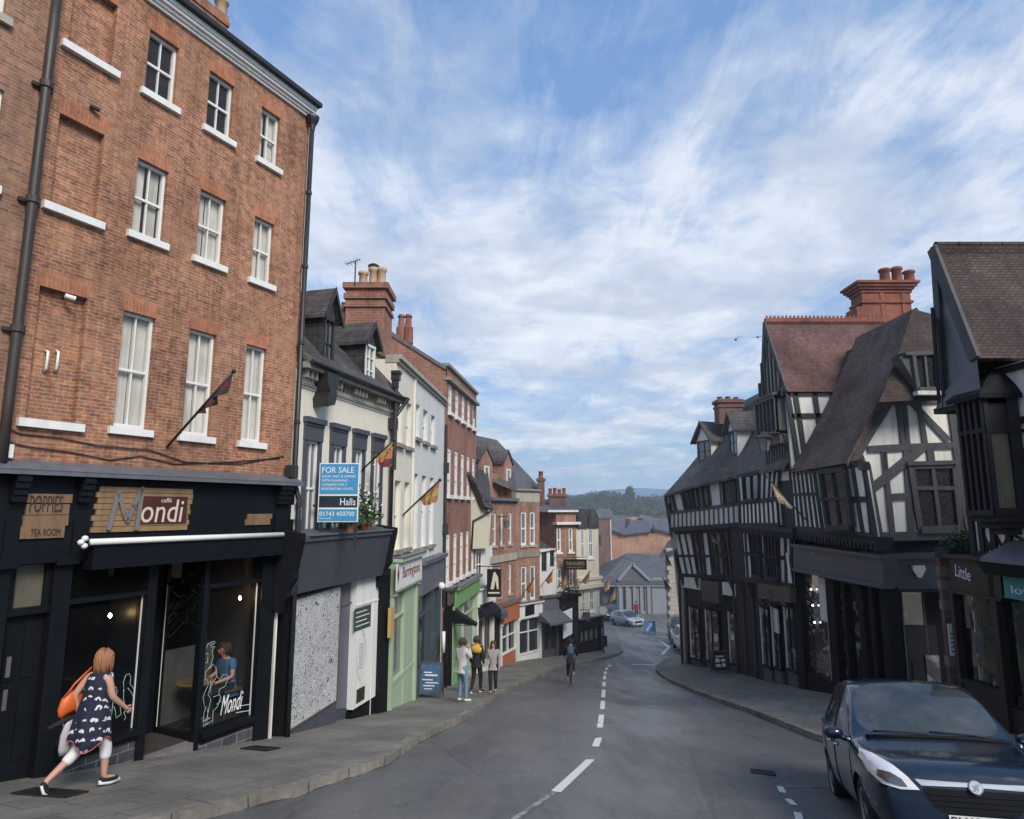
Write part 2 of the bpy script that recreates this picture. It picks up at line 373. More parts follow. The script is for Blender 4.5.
def text(body, pl, x0, t0, W, H, mat, parent, d=.01, name='lettering', ext=.006, shear=0.0, drop=0.0):
    cu = bpy.data.curves.new('txt', 'FONT'); cu.body = body; cu.resolution_u = 3; cu.extrude = 0
    o = bpy.data.objects.new('txt', cu); COL.objects.link(o); bpy.context.view_layer.update()
    me = bpy.data.meshes.new_from_object(o.evaluated_get(bpy.context.evaluated_depsgraph_get()))
    bpy.data.objects.remove(o); bpy.data.curves.remove(cu)
    xs = [v.co.x for v in me.vertices]; ys = [v.co.y for v in me.vertices]
    mnx, mxx, mny, mxy = min(xs), max(xs), min(ys), max(ys)
    m = MB()
    def q(v, dd):
        u = (v.x-mnx)/(mxx-mnx); w = (v.y-mny)/(mxy-mny)
        return pl.P(x0+u*W+shear*w*H, t0+w*H-drop*u, dd)
    for p in me.polygons: m.face([q(me.vertices[i].co, d+ext) for i in p.vertices])
    bd = {}
    for p in me.polygons:
        for e in p.edge_keys: bd[e] = bd.get(e, 0)+1
    for (a, b), n in bd.items():
        if n == 1:
            A, B = me.vertices[a].co, me.vertices[b].co; m.face([q(A, d), q(B, d), q(B, d+ext), q(A, d+ext)])
    bpy.data.meshes.remove(me)
    return m.build(name, M[mat] if isinstance(mat, str) else mat, parent)
def pots(c, n, dx, dy, h, r, mat, parent, pn='chimney_pot'):
    for i in range(n):
        k = i-(n-1)/2; m = MB(); hh = h*(1+.12*math.sin(i*2.3))
        m.lathe(c+V((dx*k, dy*k, 0)), [(r*1.05, 0), (r, .08*hh), (r*.86, .8*hh), (r*1.12, .84*hh), (r*1.12, .95*hh), (r*.9, hh), (r*.7, hh), (r*.65, hh*.7)], 12)
        m.build(pn, M[mat], parent, smooth=True)
def stack(pl, s0, s1, t0, t1, d0, d1, mat, parent, cap=.06, bands=2):
    m = MB(); m.box(pl, s0, s1, t0, t1, d0, d1)
    for k in range(bands):
        e = cap*(k+1)/bands; z = t1-.30+.1*k; m.box(pl, s0-e, s1+e, z, z+.1, d0-e, d1+e)
    m.box(pl, s0-cap*.6, s1+cap*.6, t1-.30+.1*bands, t1+.05, d0-cap*.6, d1+cap*.6)
    m.box(pl, s0-.04, s1+.04, t0+(t1-t0)*.62, t0+(t1-t0)*.62+.08, d0-.04, d1+.04)
    return m.build('chimney', M[mat], parent)
def flag(name, base, tip, cloth, cols, label, group=None, r=.018, cat='flag'):
    root = thing(name, label, cat, base, group)
    m = MB(); m.tube([base, tip], r, 8); m.ball(tip, r*1.8, r*1.8, r*1.8, 8, 6); m.build('pole', M['pipe'], root, smooth=True)
    # cloth hangs from a stretch of the pole
    a, b, drop, sway = cloth; base, tip = V(base), V(tip); A = base.lerp(tip, a); B = base.lerp(tip, b); n, k = 14, 9
    m = MB(); P = []
    for i in range(n+1):
        u = i/n; row = []
        for j in range(k+1):
            w = j/k; p = A.lerp(B, u*(1-.35*w)+.18*w); p = p+V((0, 0, -drop*w*(.55+.45*u)))
            fold = math.sin(u*13+w*2.0)*.05*w+math.sin(u*6)*.03*w
            p = p+V((sway[0]*w+fold, sway[1]*w+fold*.6, 0)); row.append(p)
        P.append(row)
    for i in range(n):
        for j in range(k):
            mi = min(len(cols)-1, int(j/k*len(cols))) if (i+j) % 7 else (j+i) % len(cols)
            m.face([P[i][j], P[i+1][j], P[i+1][j+1], P[i][j+1]], None, mi)
    m.build('cloth', cols, root, smooth=True)
    return root
# ================================================================== camera, light, sky
cam = bpy.data.cameras.new('camera'); cam.sensor_width = 36; cam.lens = 36*FPX/1024; cam.clip_end = 12000; cam.clip_start = .05
camo = bpy.data.objects.new('camera', cam); COL.objects.link(camo); camo.location = EYE; camo.rotation_euler = (math.pi/2+TH, 0, 0)
SC = bpy.context.scene; SC.camera = camo
SC.view_settings.view_transform = 'Standard'; SC.view_settings.look = 'None'; SC.view_settings.exposure = 0
SUN_AZ, SUN_EL = math.radians(148), math.radians(40)
sl = bpy.data.lights.new('sun', 'SUN'); sl.energy = 3.5; sl.angle = math.radians(24); sl.color = (1, .94, .85)
so = bpy.data.objects.new('sun', sl); COL.objects.link(so)
sd = V((math.sin(SUN_AZ)*math.cos(SUN_EL), math.cos(SUN_AZ)*math.cos(SUN_EL), math.sin(SUN_EL)))
so.rotation_euler = (-sd).to_track_quat('-Z', 'Y').to_euler()
W = bpy.data.worlds.new('World'); SC.world = W; W.use_nodes = True; wt = W.node_tree
bg = wt.nodes['Background']; bg.inputs[1].default_value = .14
sky = wt.nodes.new('ShaderNodeTexSky'); sky.sky_type = 'NISHITA'; sky.sun_disc = False; sky.sun_elevation = SUN_EL; sky.sun_rotation = SUN_AZ
sky.air_density = 1.0; sky.dust_density = .6; sky.ozone_density = 2.0
tc = wt.nodes.new('ShaderNodeTexCoord'); D = tc.outputs['Generated']
sx = wt.nodes.new('ShaderNodeSeparateXYZ'); lk(wt, D, sx.inputs[0])
def wm(op, a, b=None, clamp=False):
    n = nd(wt, 'ShaderNodeMath', operation=op, use_clamp=clamp)
    for i, v in enumerate((a, b)):
        if v is None: continue
        if hasattr(v, 'is_output'): lk(wt, v, n.inputs[i])
        else: n.inputs[i].default_value = v
    return n.outputs[0]
zz = wm('ADD', wm('MAXIMUM', sx.outputs[2], 0.0), .10)
cx = nd(wt, 'ShaderNodeCombineXYZ'); lk(wt, wm('DIVIDE', sx.outputs[0], zz), cx.inputs[0]); lk(wt, wm('DIVIDE', sx.outputs[1], zz), cx.inputs[1])
def wmap(sc, rot, loc=(0, 0, 0)):
    m = nd(wt, 'ShaderNodeMapping'); m.inputs['Scale'].default_value = sc; m.inputs['Rotation'].default_value = (0, 0, math.radians(rot)); m.inputs['Location'].default_value = loc
    lk(wt, cx.outputs[0], m.inputs[0]); return m.outputs[0]
def wn(v, s, det, ro, dist=0.0):
    n = nd(wt, 'ShaderNodeTexNoise', Scale=s, Detail=det, Roughness=ro, Distortion=dist); lk(wt, v, n.inputs['Vector']); return n.outputs[0]
big = wn(wmap((1, 1, 1), 0, (3.1, .4, 0)), .9, 9, .58, .35)
streak = wn(wmap((2.6, .95, 1), 68, (4.0, 2, 0)), 1.6, 10, .66, 1.2)
puff = wn(wmap((1.3, 1, 1), 10, (7, 3, 0)), 3.4, 10, .64, .3)
mass = wm('ADD', wm('MULTIPLY', big, .46), wm('ADD', wm('MULTIPLY', streak, .28), wm('MULTIPLY', puff, .26)))
# more cloud in the middle of the sky, clearer high up and to the left and just above the horizon
el = sx.outputs[2]
cov = ramp(wt, el, [(0.0, .0), (.06, .38), (.16, .60), (.26, .80), (.46, .70), (.58, .42), (.68, .28), (1.0, .5)])
side = wm('MULTIPLY', wm('ABSOLUTE', wm('ADD', sx.outputs[0], -.05)), -.10)
m1 = wm('ADD', wm('ADD', mass, wm('MULTIPLY', wm('SUBTRACT', cov, .5), .34)), side)
mask = ramp(wt, m1, [(.40, .06), (.48, .36), (.555, .76), (.67, .95)])
shade = wn(wmap((1, 1, 1), -20, (11, 5, 0)), 1.7, 8, .6, .3)
ccol = ramp(wt, shade, [(.34, (4.0, 4.6, 5.6)), (.45, (4.9, 5.4, 6.2)), (.55, (6.3, 6.7, 7.3)), (.66, (6.9, 7.1, 7.4))])
skyc = mixc(wt, .62, mixc(wt, 1.0, sky.outputs[0], (.62, .86, 1.08), 'MULTIPLY'), (1.55, 3.05, 5.9))
hz = ramp(wt, el, [(0.0, 1.0), (.04, .85), (.20, .25), (.34, .0)])
skyc = mixc(wt, hz, skyc, (2.6, 3.9, 5.5))
out = mixc(wt, mask, skyc, ccol)
lk(wt, out, bg.inputs[0])
# ================================================================== ground, road, pavements
def asphalt(name, col, wet):
    m, nt, b = newmat(name); P = geo(nt)
    n1 = noise(nt, P, .35, 5, .6); n2 = noise(nt, P, 60, 3, .7); n3 = noise(nt, P, 2.2, 6, .65)
    mp = nd(nt, 'ShaderNodeMapping'); mp.inputs['Scale'].default_value = (1.1, .14, 1); mp.inputs['Rotation'].default_value = (0, 0, .1); lk(nt, P, mp.inputs[0]); n4 = noise(nt, mp.outputs[0], 1.0, 5, .6)
    c = mixc(nt, n2, mul(col, .72), mul(col, 1.25)); c = mixc(nt, 1.0, c, ramp(nt, n3, [(.3, .89), (.7, 1.09)]), 'MULTIPLY')
    c = mixc(nt, 1.0, c, ramp(nt, n4, [(.35, .86), (.5, 1.0), (.66, 1.14)]), 'MULTIPLY')
    c = mixc(nt, 1.0, c, ramp(nt, n1, [(.35, .86), (.65, 1.1)]), 'MULTIPLY')
    c = mixc(nt, 1.0, c, ramp(nt, noise(nt, P, 16, 5, .75), [(.3, .80), (.7, 1.18)]), 'MULTIPLY')
    vo = nd(nt, 'ShaderNodeTexVoronoi', Scale=.55, feature='DISTANCE_TO_EDGE'); wq = nd(nt, 'ShaderNodeTexNoise', Scale=1.2, Detail=4.0); lk(nt, P, wq.inputs['Vector'])
    mvv = nd(nt, 'ShaderNodeVectorMath', operation='ADD'); lk(nt, P, mvv.inputs[0]); lk(nt, wq.outputs[1], mvv.inputs[1]); lk(nt, mvv.outputs[0], vo.inputs['Vector'])
    c = mixc(nt, 1.0, c, ramp(nt, vo.outputs[0], [(0.0, .62), (.012, 1.0)]), 'MULTIPLY')
    lk(nt, c, b.inputs['Base Color'])
    r = ramp(nt, n4, [(.35, .62), (.6, wet)]); lk(nt, r, b.inputs['Roughness']); b.inputs['Specular IOR Level'].default_value = .5
    bump(nt, b, n2, .5, .006); return m
M['asphalt'] = asphalt('asphalt', (.118, .118, .119), .34)
M['patch'] = asphalt('asphalt_patch', (.098, .099, .101), .42)
def pavemat(name, c1, c2):
    m, nt, b = newmat(name); P = geo(nt)
    mp = nd(nt, 'ShaderNodeMapping'); mp.inputs['Rotation'].default_value = (0, 0, math.radians(-62)); lk(nt, P, mp.inputs[0])
    t = nt.nodes.new('ShaderNodeTexBrick'); lk(nt, mp.outputs[0], t.inputs['Vector'])
    for k, v in (('Color1', c4(c1)), ('Color2', c4(c2)), ('Mortar', (.085, .08, .07, 1)), ('Scale', 1.0), ('Mortar Size', .010), ('Mortar Smooth', .2), ('Brick Width', .75), ('Row Height', .5)): t.inputs[k].default_value = v
    c = mixc(nt, 1.0, t.outputs[0], ramp(nt, noise(nt, P, 25, 4, .6), [(.3, .8), (.7, 1.15)]), 'MULTIPLY')
    c = mixc(nt, 1.0, c, ramp(nt, noise(nt, P, .9, 5, .6), [(.35, .68), (.65, 1.12)]), 'MULTIPLY')
    vo = nd(nt, 'ShaderNodeTexVoronoi', Scale=3.0); lk(nt, P, vo.inputs['Vector'])
    c = mixc(nt, ramp(nt, vo.outputs[0], [(.045, .75), (.06, .0)]), c, (.03, .03, .03))
    lk(nt, c, b.inputs['Base Color']); b.inputs['Roughness'].default_value = .75; bump(nt, b, t.outputs['Fac'], -.4, .01); return m
M['pave'] = pavemat('paving_slabs', (.20, .187, .162), (.165, .155, .135))
M['earth'] = paint('ground_far', (.10, .105, .085), .9, .3, .05, streak=0)
def worn(name, col, thr):
    m_, nt, b = newmat(name); P = geo(nt); n_ = noise(nt, P, 22, 5, .7); n2 = noise(nt, P, 3, 3, .6); a = mixc(nt, .45, n_, n2)
    lk(nt, mixc(nt, ramp(nt, a, [(thr-.05, 0.0), (thr+.03, 1.0)]), (.10, .104, .11), col), b.inputs['Base Color']); b.inputs['Roughness'].default_value = .6; return m_
M['marking'] = worn('road_marking', (.66, .66, .63), .37)
M['markw'] = worn('road_marking_worn', (.30, .305, .31), .50)
ys = [-60, -40, -20, -12, -6, 0, 6, 12, 18, 24, 26, 28, 30, 32, 34, 36, 39, 42, 47, 52, 56, 60, 63, 67, 71, 75, 82, 90, 110, 140]
def ground_poly(name, xy, lift, mats, skirt=0.0, parent=None, link=True, step=1.0):
    bm = bmesh.new(); vs = [bm.verts.new((x, y, 0)) for x, y in xy]; f = bm.faces.new(vs); bmesh.ops.triangulate(bm, faces=[f])
    y0 = min(p[1] for p in xy); y1 = max(p[1] for p in xy)
    for y, _z in [g for g in _G if y0 < g[0] < y1]:
        bmesh.ops.bisect_plane(bm, geom=bm.verts[:]+bm.edges[:]+bm.faces[:], plane_co=(0, y, 0), plane_no=(0, 1, 0))
    for y in (11, 13, 15, 16.5, 18): bmesh.ops.bisect_plane(bm, geom=bm.verts[:]+bm.edges[:]+bm.faces[:], plane_co=(0, y, 0), plane_no=(0, 1, 0))
    for x in (0, 2.7, 5.5): bmesh.ops.bisect_plane(bm, geom=bm.verts[:]+bm.edges[:]+bm.faces[:], plane_co=(x, 0, 0), plane_no=(1, 0, 0))
    m = MB()
    for f in bm.faces:
        p = [v.co for v in f.verts]
        if f.normal.z < 0: p = p[::-1]
        m.face([(q.x, q.y, g2(q.x, q.y)+lift) for q in p], [(q.x, q.y) for q in p])
    if skirt:
        for e in bm.edges:
            if len(e.link_faces) == 1:
                a, b = e.verts[0].co, e.verts[1].co
                m.face([(a.x, a.y, g2(a.x, a.y)+lift), (b.x, b.y, g2(b.x, b.y)+lift), (b.x, b.y, g2(b.x, b.y)+lift-skirt), (a.x, a.y, g2(a.x, a.y)+lift-skirt)])
    bm.free(); return m.build(name, mats, parent)
m = MB(); gy = ys+[180, 260, 400, 800, 2000, 6000]; gx = [-6000, -800, -200, -80, -40, -20, 0, 20, 40, 80, 200, 800, 6000]
gf = lambda y: gz(y)-.6 if y < 141 else (-9.35 if y < 3000 else -9.35)
for a, b in zip(gy, gy[1:]):
    for c, d in zip(gx, gx[1:]): m.face([(c, a, gf(a)), (d, a, gf(a)), (d, b, gf(b)), (c, b, gf(b))])
m.build('ground', M['earth'], org=(0, 0, 0))['kind'] = 'structure'
ground_poly('road', [(-16, -14), (16, -14), (40, 40), (40, 78), (-8, 78), (-8, 46), (-10, 20), (-16, 0)], 0.0, M['asphalt'])['kind'] = 'structure'
def gpts(px, lift=.12): return [(p.x, p.y) for p in (ghit(x, y, lift) for x, y in px)]
LK = [(-13.5, -9), (-9.5, -2.0), (-6.3, 3.4)]+gpts([(180, 813), (297, 786), (340, 772), (388, 757), (415, 738), (463, 716), (490, 699), (504, 690), (519, 683), (530, 678), (557, 666), (586, 660.5), (604, 657), (617, 653.5), (622.5, 650.5), (621, 646.5), (614, 642.5), (606, 640)])
LB = [(3.0, 60), (-3, 60), (-3.0, 38), (-6, 22), (-8, 12), (-10, 8), (-16, -3), (-18, -9)]
ground_poly('pavement', LK+LB, .12, M['pave'], skirt=.2)['kind'] = 'structure'
RK = gpts([(700, 655), (683, 656), (672, 657.5), (664, 660), (657.5, 664.5), (656, 669), (661, 674), (680, 683.5), (717, 698), (740, 705.6), (780, 720), (817, 735)])+[(7.0, 11.4), (6.3, 8.6), (5.4, 5.8), (4.2, 2), (3.0, -2), (0.6, -9), (0, -10)]
ground_poly('pavement', RK+[(30, -10), (30, 20), (22, 40)], .12, M['pave'], skirt=.2)['kind'] = 'structure'
def kerb(pts, side):
    m = MB(); w = .16; L = 0
    P = [V((x, y)) for x, y in pts]; Q = []
    for i in range(len(P)):
        t = (P[min(i+1, len(P)-1)]-P[max(i-1, 0)]).normalized(); Q.append(P[i]+V((-t.y, t.x))*w*side)
    out = [P[i]+(P[i]-Q[i])*.12 for i in range(len(P))]
    R = []
    for i in range(len(P)-1):
        n = max(1, int((P[i+1]-P[i]).length/.9))
        for k in range(n): R.append((out[i].lerp(out[i+1], k/n), Q[i].lerp(Q[i+1], k/n)))
    R.append((out[-1], Q[-1]))
    for (a, b), (c, d) in zip(R, R[1:]):
        l = (c-a).length
        e = lambda p, z: (p.x, p.y, g2(p.x, p.y)+z)
        m.face([e(a, .128), e(c, .128), e(d, .128), e(b, .128)], [(L, 0), (L+l, 0), (L+l, w), (L, w)])
        m.face([e(a, -.05), e(c, -.05), e(c, .128), e(a, .128)], [(L, 0), (L+l, 0), (L+l, -w), (L, -w)])
        m.face([e(b, .128), e(d, .128), e(d, .1), e(b, .1)], [(L, 0), (L+l, 0), (L+l, w), (L, w)]); L += l
    return m.build('kerb', M['kerbm'])
M['kerbm'] = bricks('kerb_stones', (.26, .235, .20), (.21, .19, .165), (.08, .07, .06), w=.91, h=.5, ms=.012, dirt=.3, bstr=.2)
kerb(LK, 1)['kind'] = 'structure'; kerb(RK, 1)['kind'] = 'structure'
def stripe(pts, w, mat, name='road_marking', lift=.006, px=True):
    P = [V((p.x, p.y)) for p in (ghit(x, y) for x, y in pts)] if px else [V(p) for p in pts]
    L = []; R = []
    for i in range(len(P)):
        t = (P[min(i+1, len(P)-1)]-P[max(i-1, 0)]).normalized(); n = V((-t.y, t.x))*w/2; L.append(P[i]+n); R.append(P[i]-n)
    o = ground_poly(name, [tuple(p) for p in L+R[::-1]], lift, M[mat]); o['kind'] = 'structure'; return o
for a, b in [((556, 792.8), (591, 759.4)), ((595.4, 747), (600.6, 733)), ((599.8, 728), (601.6, 715)), ((602.3, 709.5), (602.9, 701)), ((603.3, 697.5), (603.7, 690)), ((604, 686.6), (604.2, 682)), ((604.4, 679.6), (604.7, 676)), ((605, 674.4), (605.4, 671.6)), ((606, 670), (607, 668)), ((608.5, 666.6), (610.5, 665.2))]:
    stripe([a, b], .13, 'marking')
stripe([(505, 826), (540, 803), (556, 792.8)], .07, 'markw')
stripe([(610.5, 664.8), (580, 666)], .22, 'markw'); stripe([(632, 664.6), (655, 664.8)], .22, 'marking')
stripe([(609.6, 625.4), (615.7, 627.8), (628, 632)], .18, 'markw'); stripe([(636, 634.5), (650, 638)], .2, 'markw')
stripe([(660, 641), (669, 647.2), (662, 654.5)], .2, 'marking'); stripe([(650, 638.5), (660, 641)], .4, 'markw')
stripe([(779.8, 786.6), (824, 788)], .07, 'markw')
for a, b in [((779.8, 786.6), (783, 793)), ((788, 799.5), (794, 806)), ((797.5, 813), (800, 822))]: stripe([a, b], .09, 'marking')
for pts in ([(495, 743), (470, 770), (445, 752), (478, 735)], [(622, 699), (690, 699), (700, 705), (618, 705)], [(520, 697), (560, 690), (568, 694), (522, 703)]):
    ground_poly('road_patch', gpts(pts, 0), .003, M['patch'])['kind'] = 'structure'
for k, (xy, mt) in enumerate((([(2.0, 6.5), (2.5, 6.5), (4.4, 16.0), (3.9, 16.0)], 'patch'), ([(-3.2, 12.5), (-1.7, 13.2), (-2.0, 14.0), (-3.3, 13.4)], 'patch'), ([(5.6, 19), (6.3, 19), (7.4, 27), (6.8, 27)], 'patch'))):
    ground_poly('road_patch', xy, .003, M[mt])['kind'] = 'structure'
# iron covers set in the road and the pavement
M['iron'] = bricks('iron_cover', (.035, .034, .033), (.028, .027, .027), (.012, .012, .012), w=.05, h=.05, ms=.012, rough=.6, dirt=.2)
for i, (a, b, lift, lab) in enumerate([((752, 774), (776, 777), .004, 'dark iron drain cover in the road near the blue car'), ((10, 806), (64, 810), .125, 'long dark iron cover in the pavement under the walking woman'), ((240, 757), (266, 760), .125, 'iron service cover in the pavement outside the cafe window')]):
    p, q = ghit(*a), ghit(*b); d = (q-p); d.z = 0; n = V((-d.y, d.x, 0)).normalized()*.3
    m = MB(); hh = lambda v: (v.x, v.y, g2(v.x, v.y)+lift+.004)
    m.face([hh(p), hh(q), hh(q+n), hh(p+n)], [(0, 0), (d.length, 0), (d.length, .3), (0, .3)]); 
    for e, f in ((p, q), (q, q+n), (q+n, p+n), (p+n, p)): m.tube([hh(e), hh(f)], .012, 6)
    tag(m.build('drain_cover', M['iron']), lab, 'drain cover')
# ================================================================== far hills and the wooded hillside
def hills(name, Y, pts, base, mat, dep=600, jag=0.0):
    m = MB(); top = [atY(x, y, Y) for x, y in pts]; R2 = random.Random(3); q = []
    for a, b in zip(top, top[1:]):
        for k in range(8): p = a.lerp(b, k/8); q.append(p+V((0, 0, R2.uniform(-jag, jag))))
    q.append(top[-1])
    rows = [[V((p.x, Y-dep*.5, base)) for p in q], [V((p.x, Y-dep*.2, base+(p.z-base)*.62+R2.uniform(-jag, jag))) for p in q], q, [V((p.x, Y+dep, base)) for p in q]]
    for r, s in zip(rows, rows[1:]):
        for i in range(len(r)-1): m.face([r[i], r[i+1], s[i+1], s[i]])
    o = m.build(name, mat, smooth=True); o['kind'] = 'structure'; return o
M['bluehill'] = paint('hill_blue', (.13, .20, .30), .95, .08, .002, streak=0, bmp=0)  # blue of the distance haze is put into the hill colour
M['woodhill'] = paint('hill_green', (.05, .085, .05), .95, .35, .06, streak=0)
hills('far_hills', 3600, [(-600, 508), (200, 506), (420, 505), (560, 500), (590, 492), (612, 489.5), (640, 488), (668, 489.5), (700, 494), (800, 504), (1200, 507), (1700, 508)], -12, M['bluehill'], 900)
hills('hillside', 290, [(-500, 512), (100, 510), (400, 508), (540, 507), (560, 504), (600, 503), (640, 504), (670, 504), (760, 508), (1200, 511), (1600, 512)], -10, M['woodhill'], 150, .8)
def leafmat(name, c1, c2):
    m, nt, b = newmat(name); oi = nt.nodes.new('ShaderNodeObjectInfo'); P = geo(nt)
    c = mixc(nt, ramp(nt, noise(nt, P, .35, 4, .6), [(.35, 0.0), (.65, 1.0)]), c1, c2)
    k = ramp(nt, oi.outputs['Random'], [(0, .75), (1, 1.25)]); c = mixc(nt, 1.0, c, k, 'MULTIPLY'); lk(nt, c, b.inputs['Base Color']); b.inputs['Roughness'].default_value = .8; return m
M['leafA'] = leafmat('foliage_far', (.035, .062, .03), (.065, .11, .05))
M['leafB'] = leafmat('foliage_far_dark', (.03, .052, .036), (.05, .085, .055))
M['bark'] = paint('bark', (.08, .065, .05), .9, .3, 4)
def tree(seed, H, W, conic, leaf):
    r = random.Random(seed); root = thing('tree', None, 'tree', (0, 0, 0))
    m = MB(); m.tube([(0, 0, -1), (.1, 0, H*.25), (-.1, .1, H*.5), (0, 0, H*.8)], [.5, .38, .25, .08], 8)
    for k in range(9):
        a = r.uniform(0, 6.28); z = H*r.uniform(.25, .6); m.tube([(0, 0, z), (math.cos(a)*W*.22, math.sin(a)*W*.22, z+H*.1), (math.cos(a)*W*.4, math.sin(a)*W*.4, z+H*.22)], [.16, .1, .04], 5)
    m.build('trunk', M['bark'], root)
    m = MB()
    for c in range(46):
        z = r.uniform(.18, .97); rad = W*.5*(1-z)**.8*1.3 if conic else W*.5*math.sqrt(max(.05, 1-((z-.52)/.5)**2))
        a = r.uniform(0, 6.28); q = rad*r.uniform(.3, .95); cc = V((math.cos(a)*q, math.sin(a)*q, z*H)); cr = W*r.uniform(.09, .17)
        for l in range(46):
            d = V((r.gauss(0, 1), r.gauss(0, 1), r.gauss(0, .8))).normalized()*cr*r.uniform(.5, 1.1); p = cc+d; s = r.uniform(.22, .45)
            x = V((r.gauss(0, 1), r.gauss(0, 1), r.gauss(0, .6))).normalized()*s; y = x.cross(V((r.gauss(0, 1), r.gauss(0, 1), r.gauss(0, 1)))).normalized()*s*.8
            m.face([p-x, p-y, p+x, p+y])
    m.build('crown', M[leaf], root); return root
TP = [tree(1, 12, 11, False, 'leafA'), tree(2, 10, 12, False, 'leafB'), tree(3, 15, 8, True, 'leafB')]
spots = [(548, 500, 0, 250), (562, 497, 1, 240), (574, 496, 0, 262), (586, 495, 1, 250), (598, 492.5, 0, 240), (610, 491.5, 1, 258), (619, 495, 0, 235), (629.3, 487.5, 2, 228), (637, 499, 1, 262), (645, 496.5, 0, 250), (653, 498, 1, 240), (662, 495.5, 0, 256), (672, 496, 1, 246),
         (604, 508, 1, 205), (618, 506, 0, 198), (632, 505, 1, 208), (646, 508, 0, 196), (659, 509, 1, 206), (590, 510, 0, 200), (575, 508, 1, 212), (640, 516, 0, 170), (624, 518, 1, 165), (656, 518, 0, 172), (608, 519, 1, 168)]
kinds = ['broad bushy green tree', 'dark rounded tree', 'pointed conifer standing above the other trees']
used = set()
for i, (x, y, k, Y) in enumerate(spots):
    t = TP[k] if k not in used else clone(TP[k]); used.add(k)
    top = atY(x, y, Y); H = (12, 10, 15)[k]; s = 1.0 if Y > 180 else .85; t.scale = (s, s, s); t.location = (top.x, top.y, top.z-H*s*.99); t.rotation_euler.z = i*1.7
    t['label'] = kinds[k] if k == 2 else kinds[k]+' on the wooded hillside beyond the rooftops'; t['group'] = 'trees on the far hillside' 

# thin damp air over the lower street
hm = bpy.data.materials.new('haze'); hm.use_nodes = True; hn = hm.node_tree; hn.nodes.remove(hn.nodes['Principled BSDF']); vs_ = nd(hn, 'ShaderNodeVolumeScatter', Density=.0015, Anisotropy=.2); vs_.inputs['Color'].default_value = (.86, .93, 1, 1); hn.links.new(vs_.outputs[0], hn.nodes['Material Output'].inputs['Volume'])
m = MB(); m.cube((20, 130, 3), 260, 236, 32); hz_ = m.build('haze', hm); hz_['kind'] = 'structure'
# ================================================================== LEFT SIDE OF THE STREET
L1 = Pl.fac((-5.96, 9.46), (-5.96+.4524, 9.46+.8918))
sP = L1.hit(28, 200)[0]; sE = L1.hit(303, 250)[0]; tF = L1.hit(150, 478)[1]; tC = L1.hit(225, 58)[1]; TB = -5.5
def hole(r, e=.0): return (r[0]-e, r[1]+e, r[2]-e, r[3]+e)
# ---- tall red brick house with the cafe
r1 = thing('brick_house', 'tall four storey orange brick house with blind windows and a black cafe front', 'house', L1.P(1.5, gz(11), 0))
def wtop(x0, y0, x1, y1, yb):   # top left and top right corner of a sash, and the y of its lower left corner
    a, b = L1.hit(x0, y0), L1.hit(x1, y1); return (a[0], b[0], L1.hit(x0-(yb-y0)*.08, yb)[1], (a[1]+b[1])/2)
W3 = [wtop(*p) for p in ((149, 28.4, 178, 46.7, 89), (209.5, 71, 233.8, 84.4, 126.5), (262.7, 106.4, 280, 119, 157))]
W2 = [wtop(*p) for p in ((138.6, 158.6, 169.4, 172.4, 233), (200.8, 190.8, 227.5, 203, 256), (254.6, 214.3, 275, 222.5, 276))]
W1 = [wtop(*p) for p in ((125, 309.3, 157, 320.5, 427), (190.8, 327, 216.6, 335, 433.5), (246.6, 343.8, 267, 350, 441))]
# same columns on each floor
colsx = []
for k in range(3):
    a = (W3[k][0]+W2[k][0]+W1[k][0])/3; b = (W3[k][1]+W2[k][1]+W1[k][1])/3; colsx.append((a, b))
zr = []
for Wk in (W3, W2, W1):
    zr.append((sum(w[2] for w in Wk)/3, sum(w[3] for w in Wk)/3))
B2 = L1.rect(60.6, 113, 98, 222); B1 = L1.rect(39.3, 285, 72.5, 423.7)
bs = ((B2[0]+B1[0])/2, (B2[1]+B1[1])/2)
blind = [(bs[0], bs[1], B1[2], B1[3], .11, 1), (bs[0], bs[1], B2[2], B2[3], .11, 1), (bs[0], bs[1], zr[0][0], zr[0][1], .11, 1)]
wins = [(c[0], c[1], z[0], z[1]) for z in zr for c in colsx]
m = MB(); m.wall(L1, sP, sE, tF-.25, tC+.05, [hole(w)+(.13,) for w in wins]+blind); m.shell(L1, sP, sE, tF-.25, tC+.05, 7)
m.build('wall', M['brickA'], r1)
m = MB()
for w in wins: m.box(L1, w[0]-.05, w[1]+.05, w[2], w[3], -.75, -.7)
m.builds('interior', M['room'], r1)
m = MB()
for w in wins+[b[:4] for b in blind]: m.prism(L1, [(w[0]+.0, w[3]+.001), (w[1]-.0, w[3]+.001), (w[1]+.06, w[3]+.25), (w[0]-.06, w[3]+.25)], -.05, .004)
m.builds('lintel', M['lintel'], r1)
cur = [[(.02, .48), (.55, .98)], [(.0, .46), (.6, 1)], [(0, .4), (.55, 1)], [(.0, .45), (.6, .9)], [(.0, .4), (.45, 1)], [(.0, .5), (.54, 1)], [(0, .49), (.51, 1)], [(0, .5), (.52, 1)], [(0, .48), (.5, 1)]]
for i, w in enumerate(wins):
    window(L1, w, r1, d=-.12, fw=.045, cols=2, rows=2, glass='glassN', curtain=None if i in (0, 1) else cur[i], sill=True)
for b in blind:
    c = MB(); c.box(L1, b[0]-.10, b[1]+.10, b[2]-.11, b[2]+.0, -.1, .08); c.build('sill', M['white'], r1, bevel=.008)
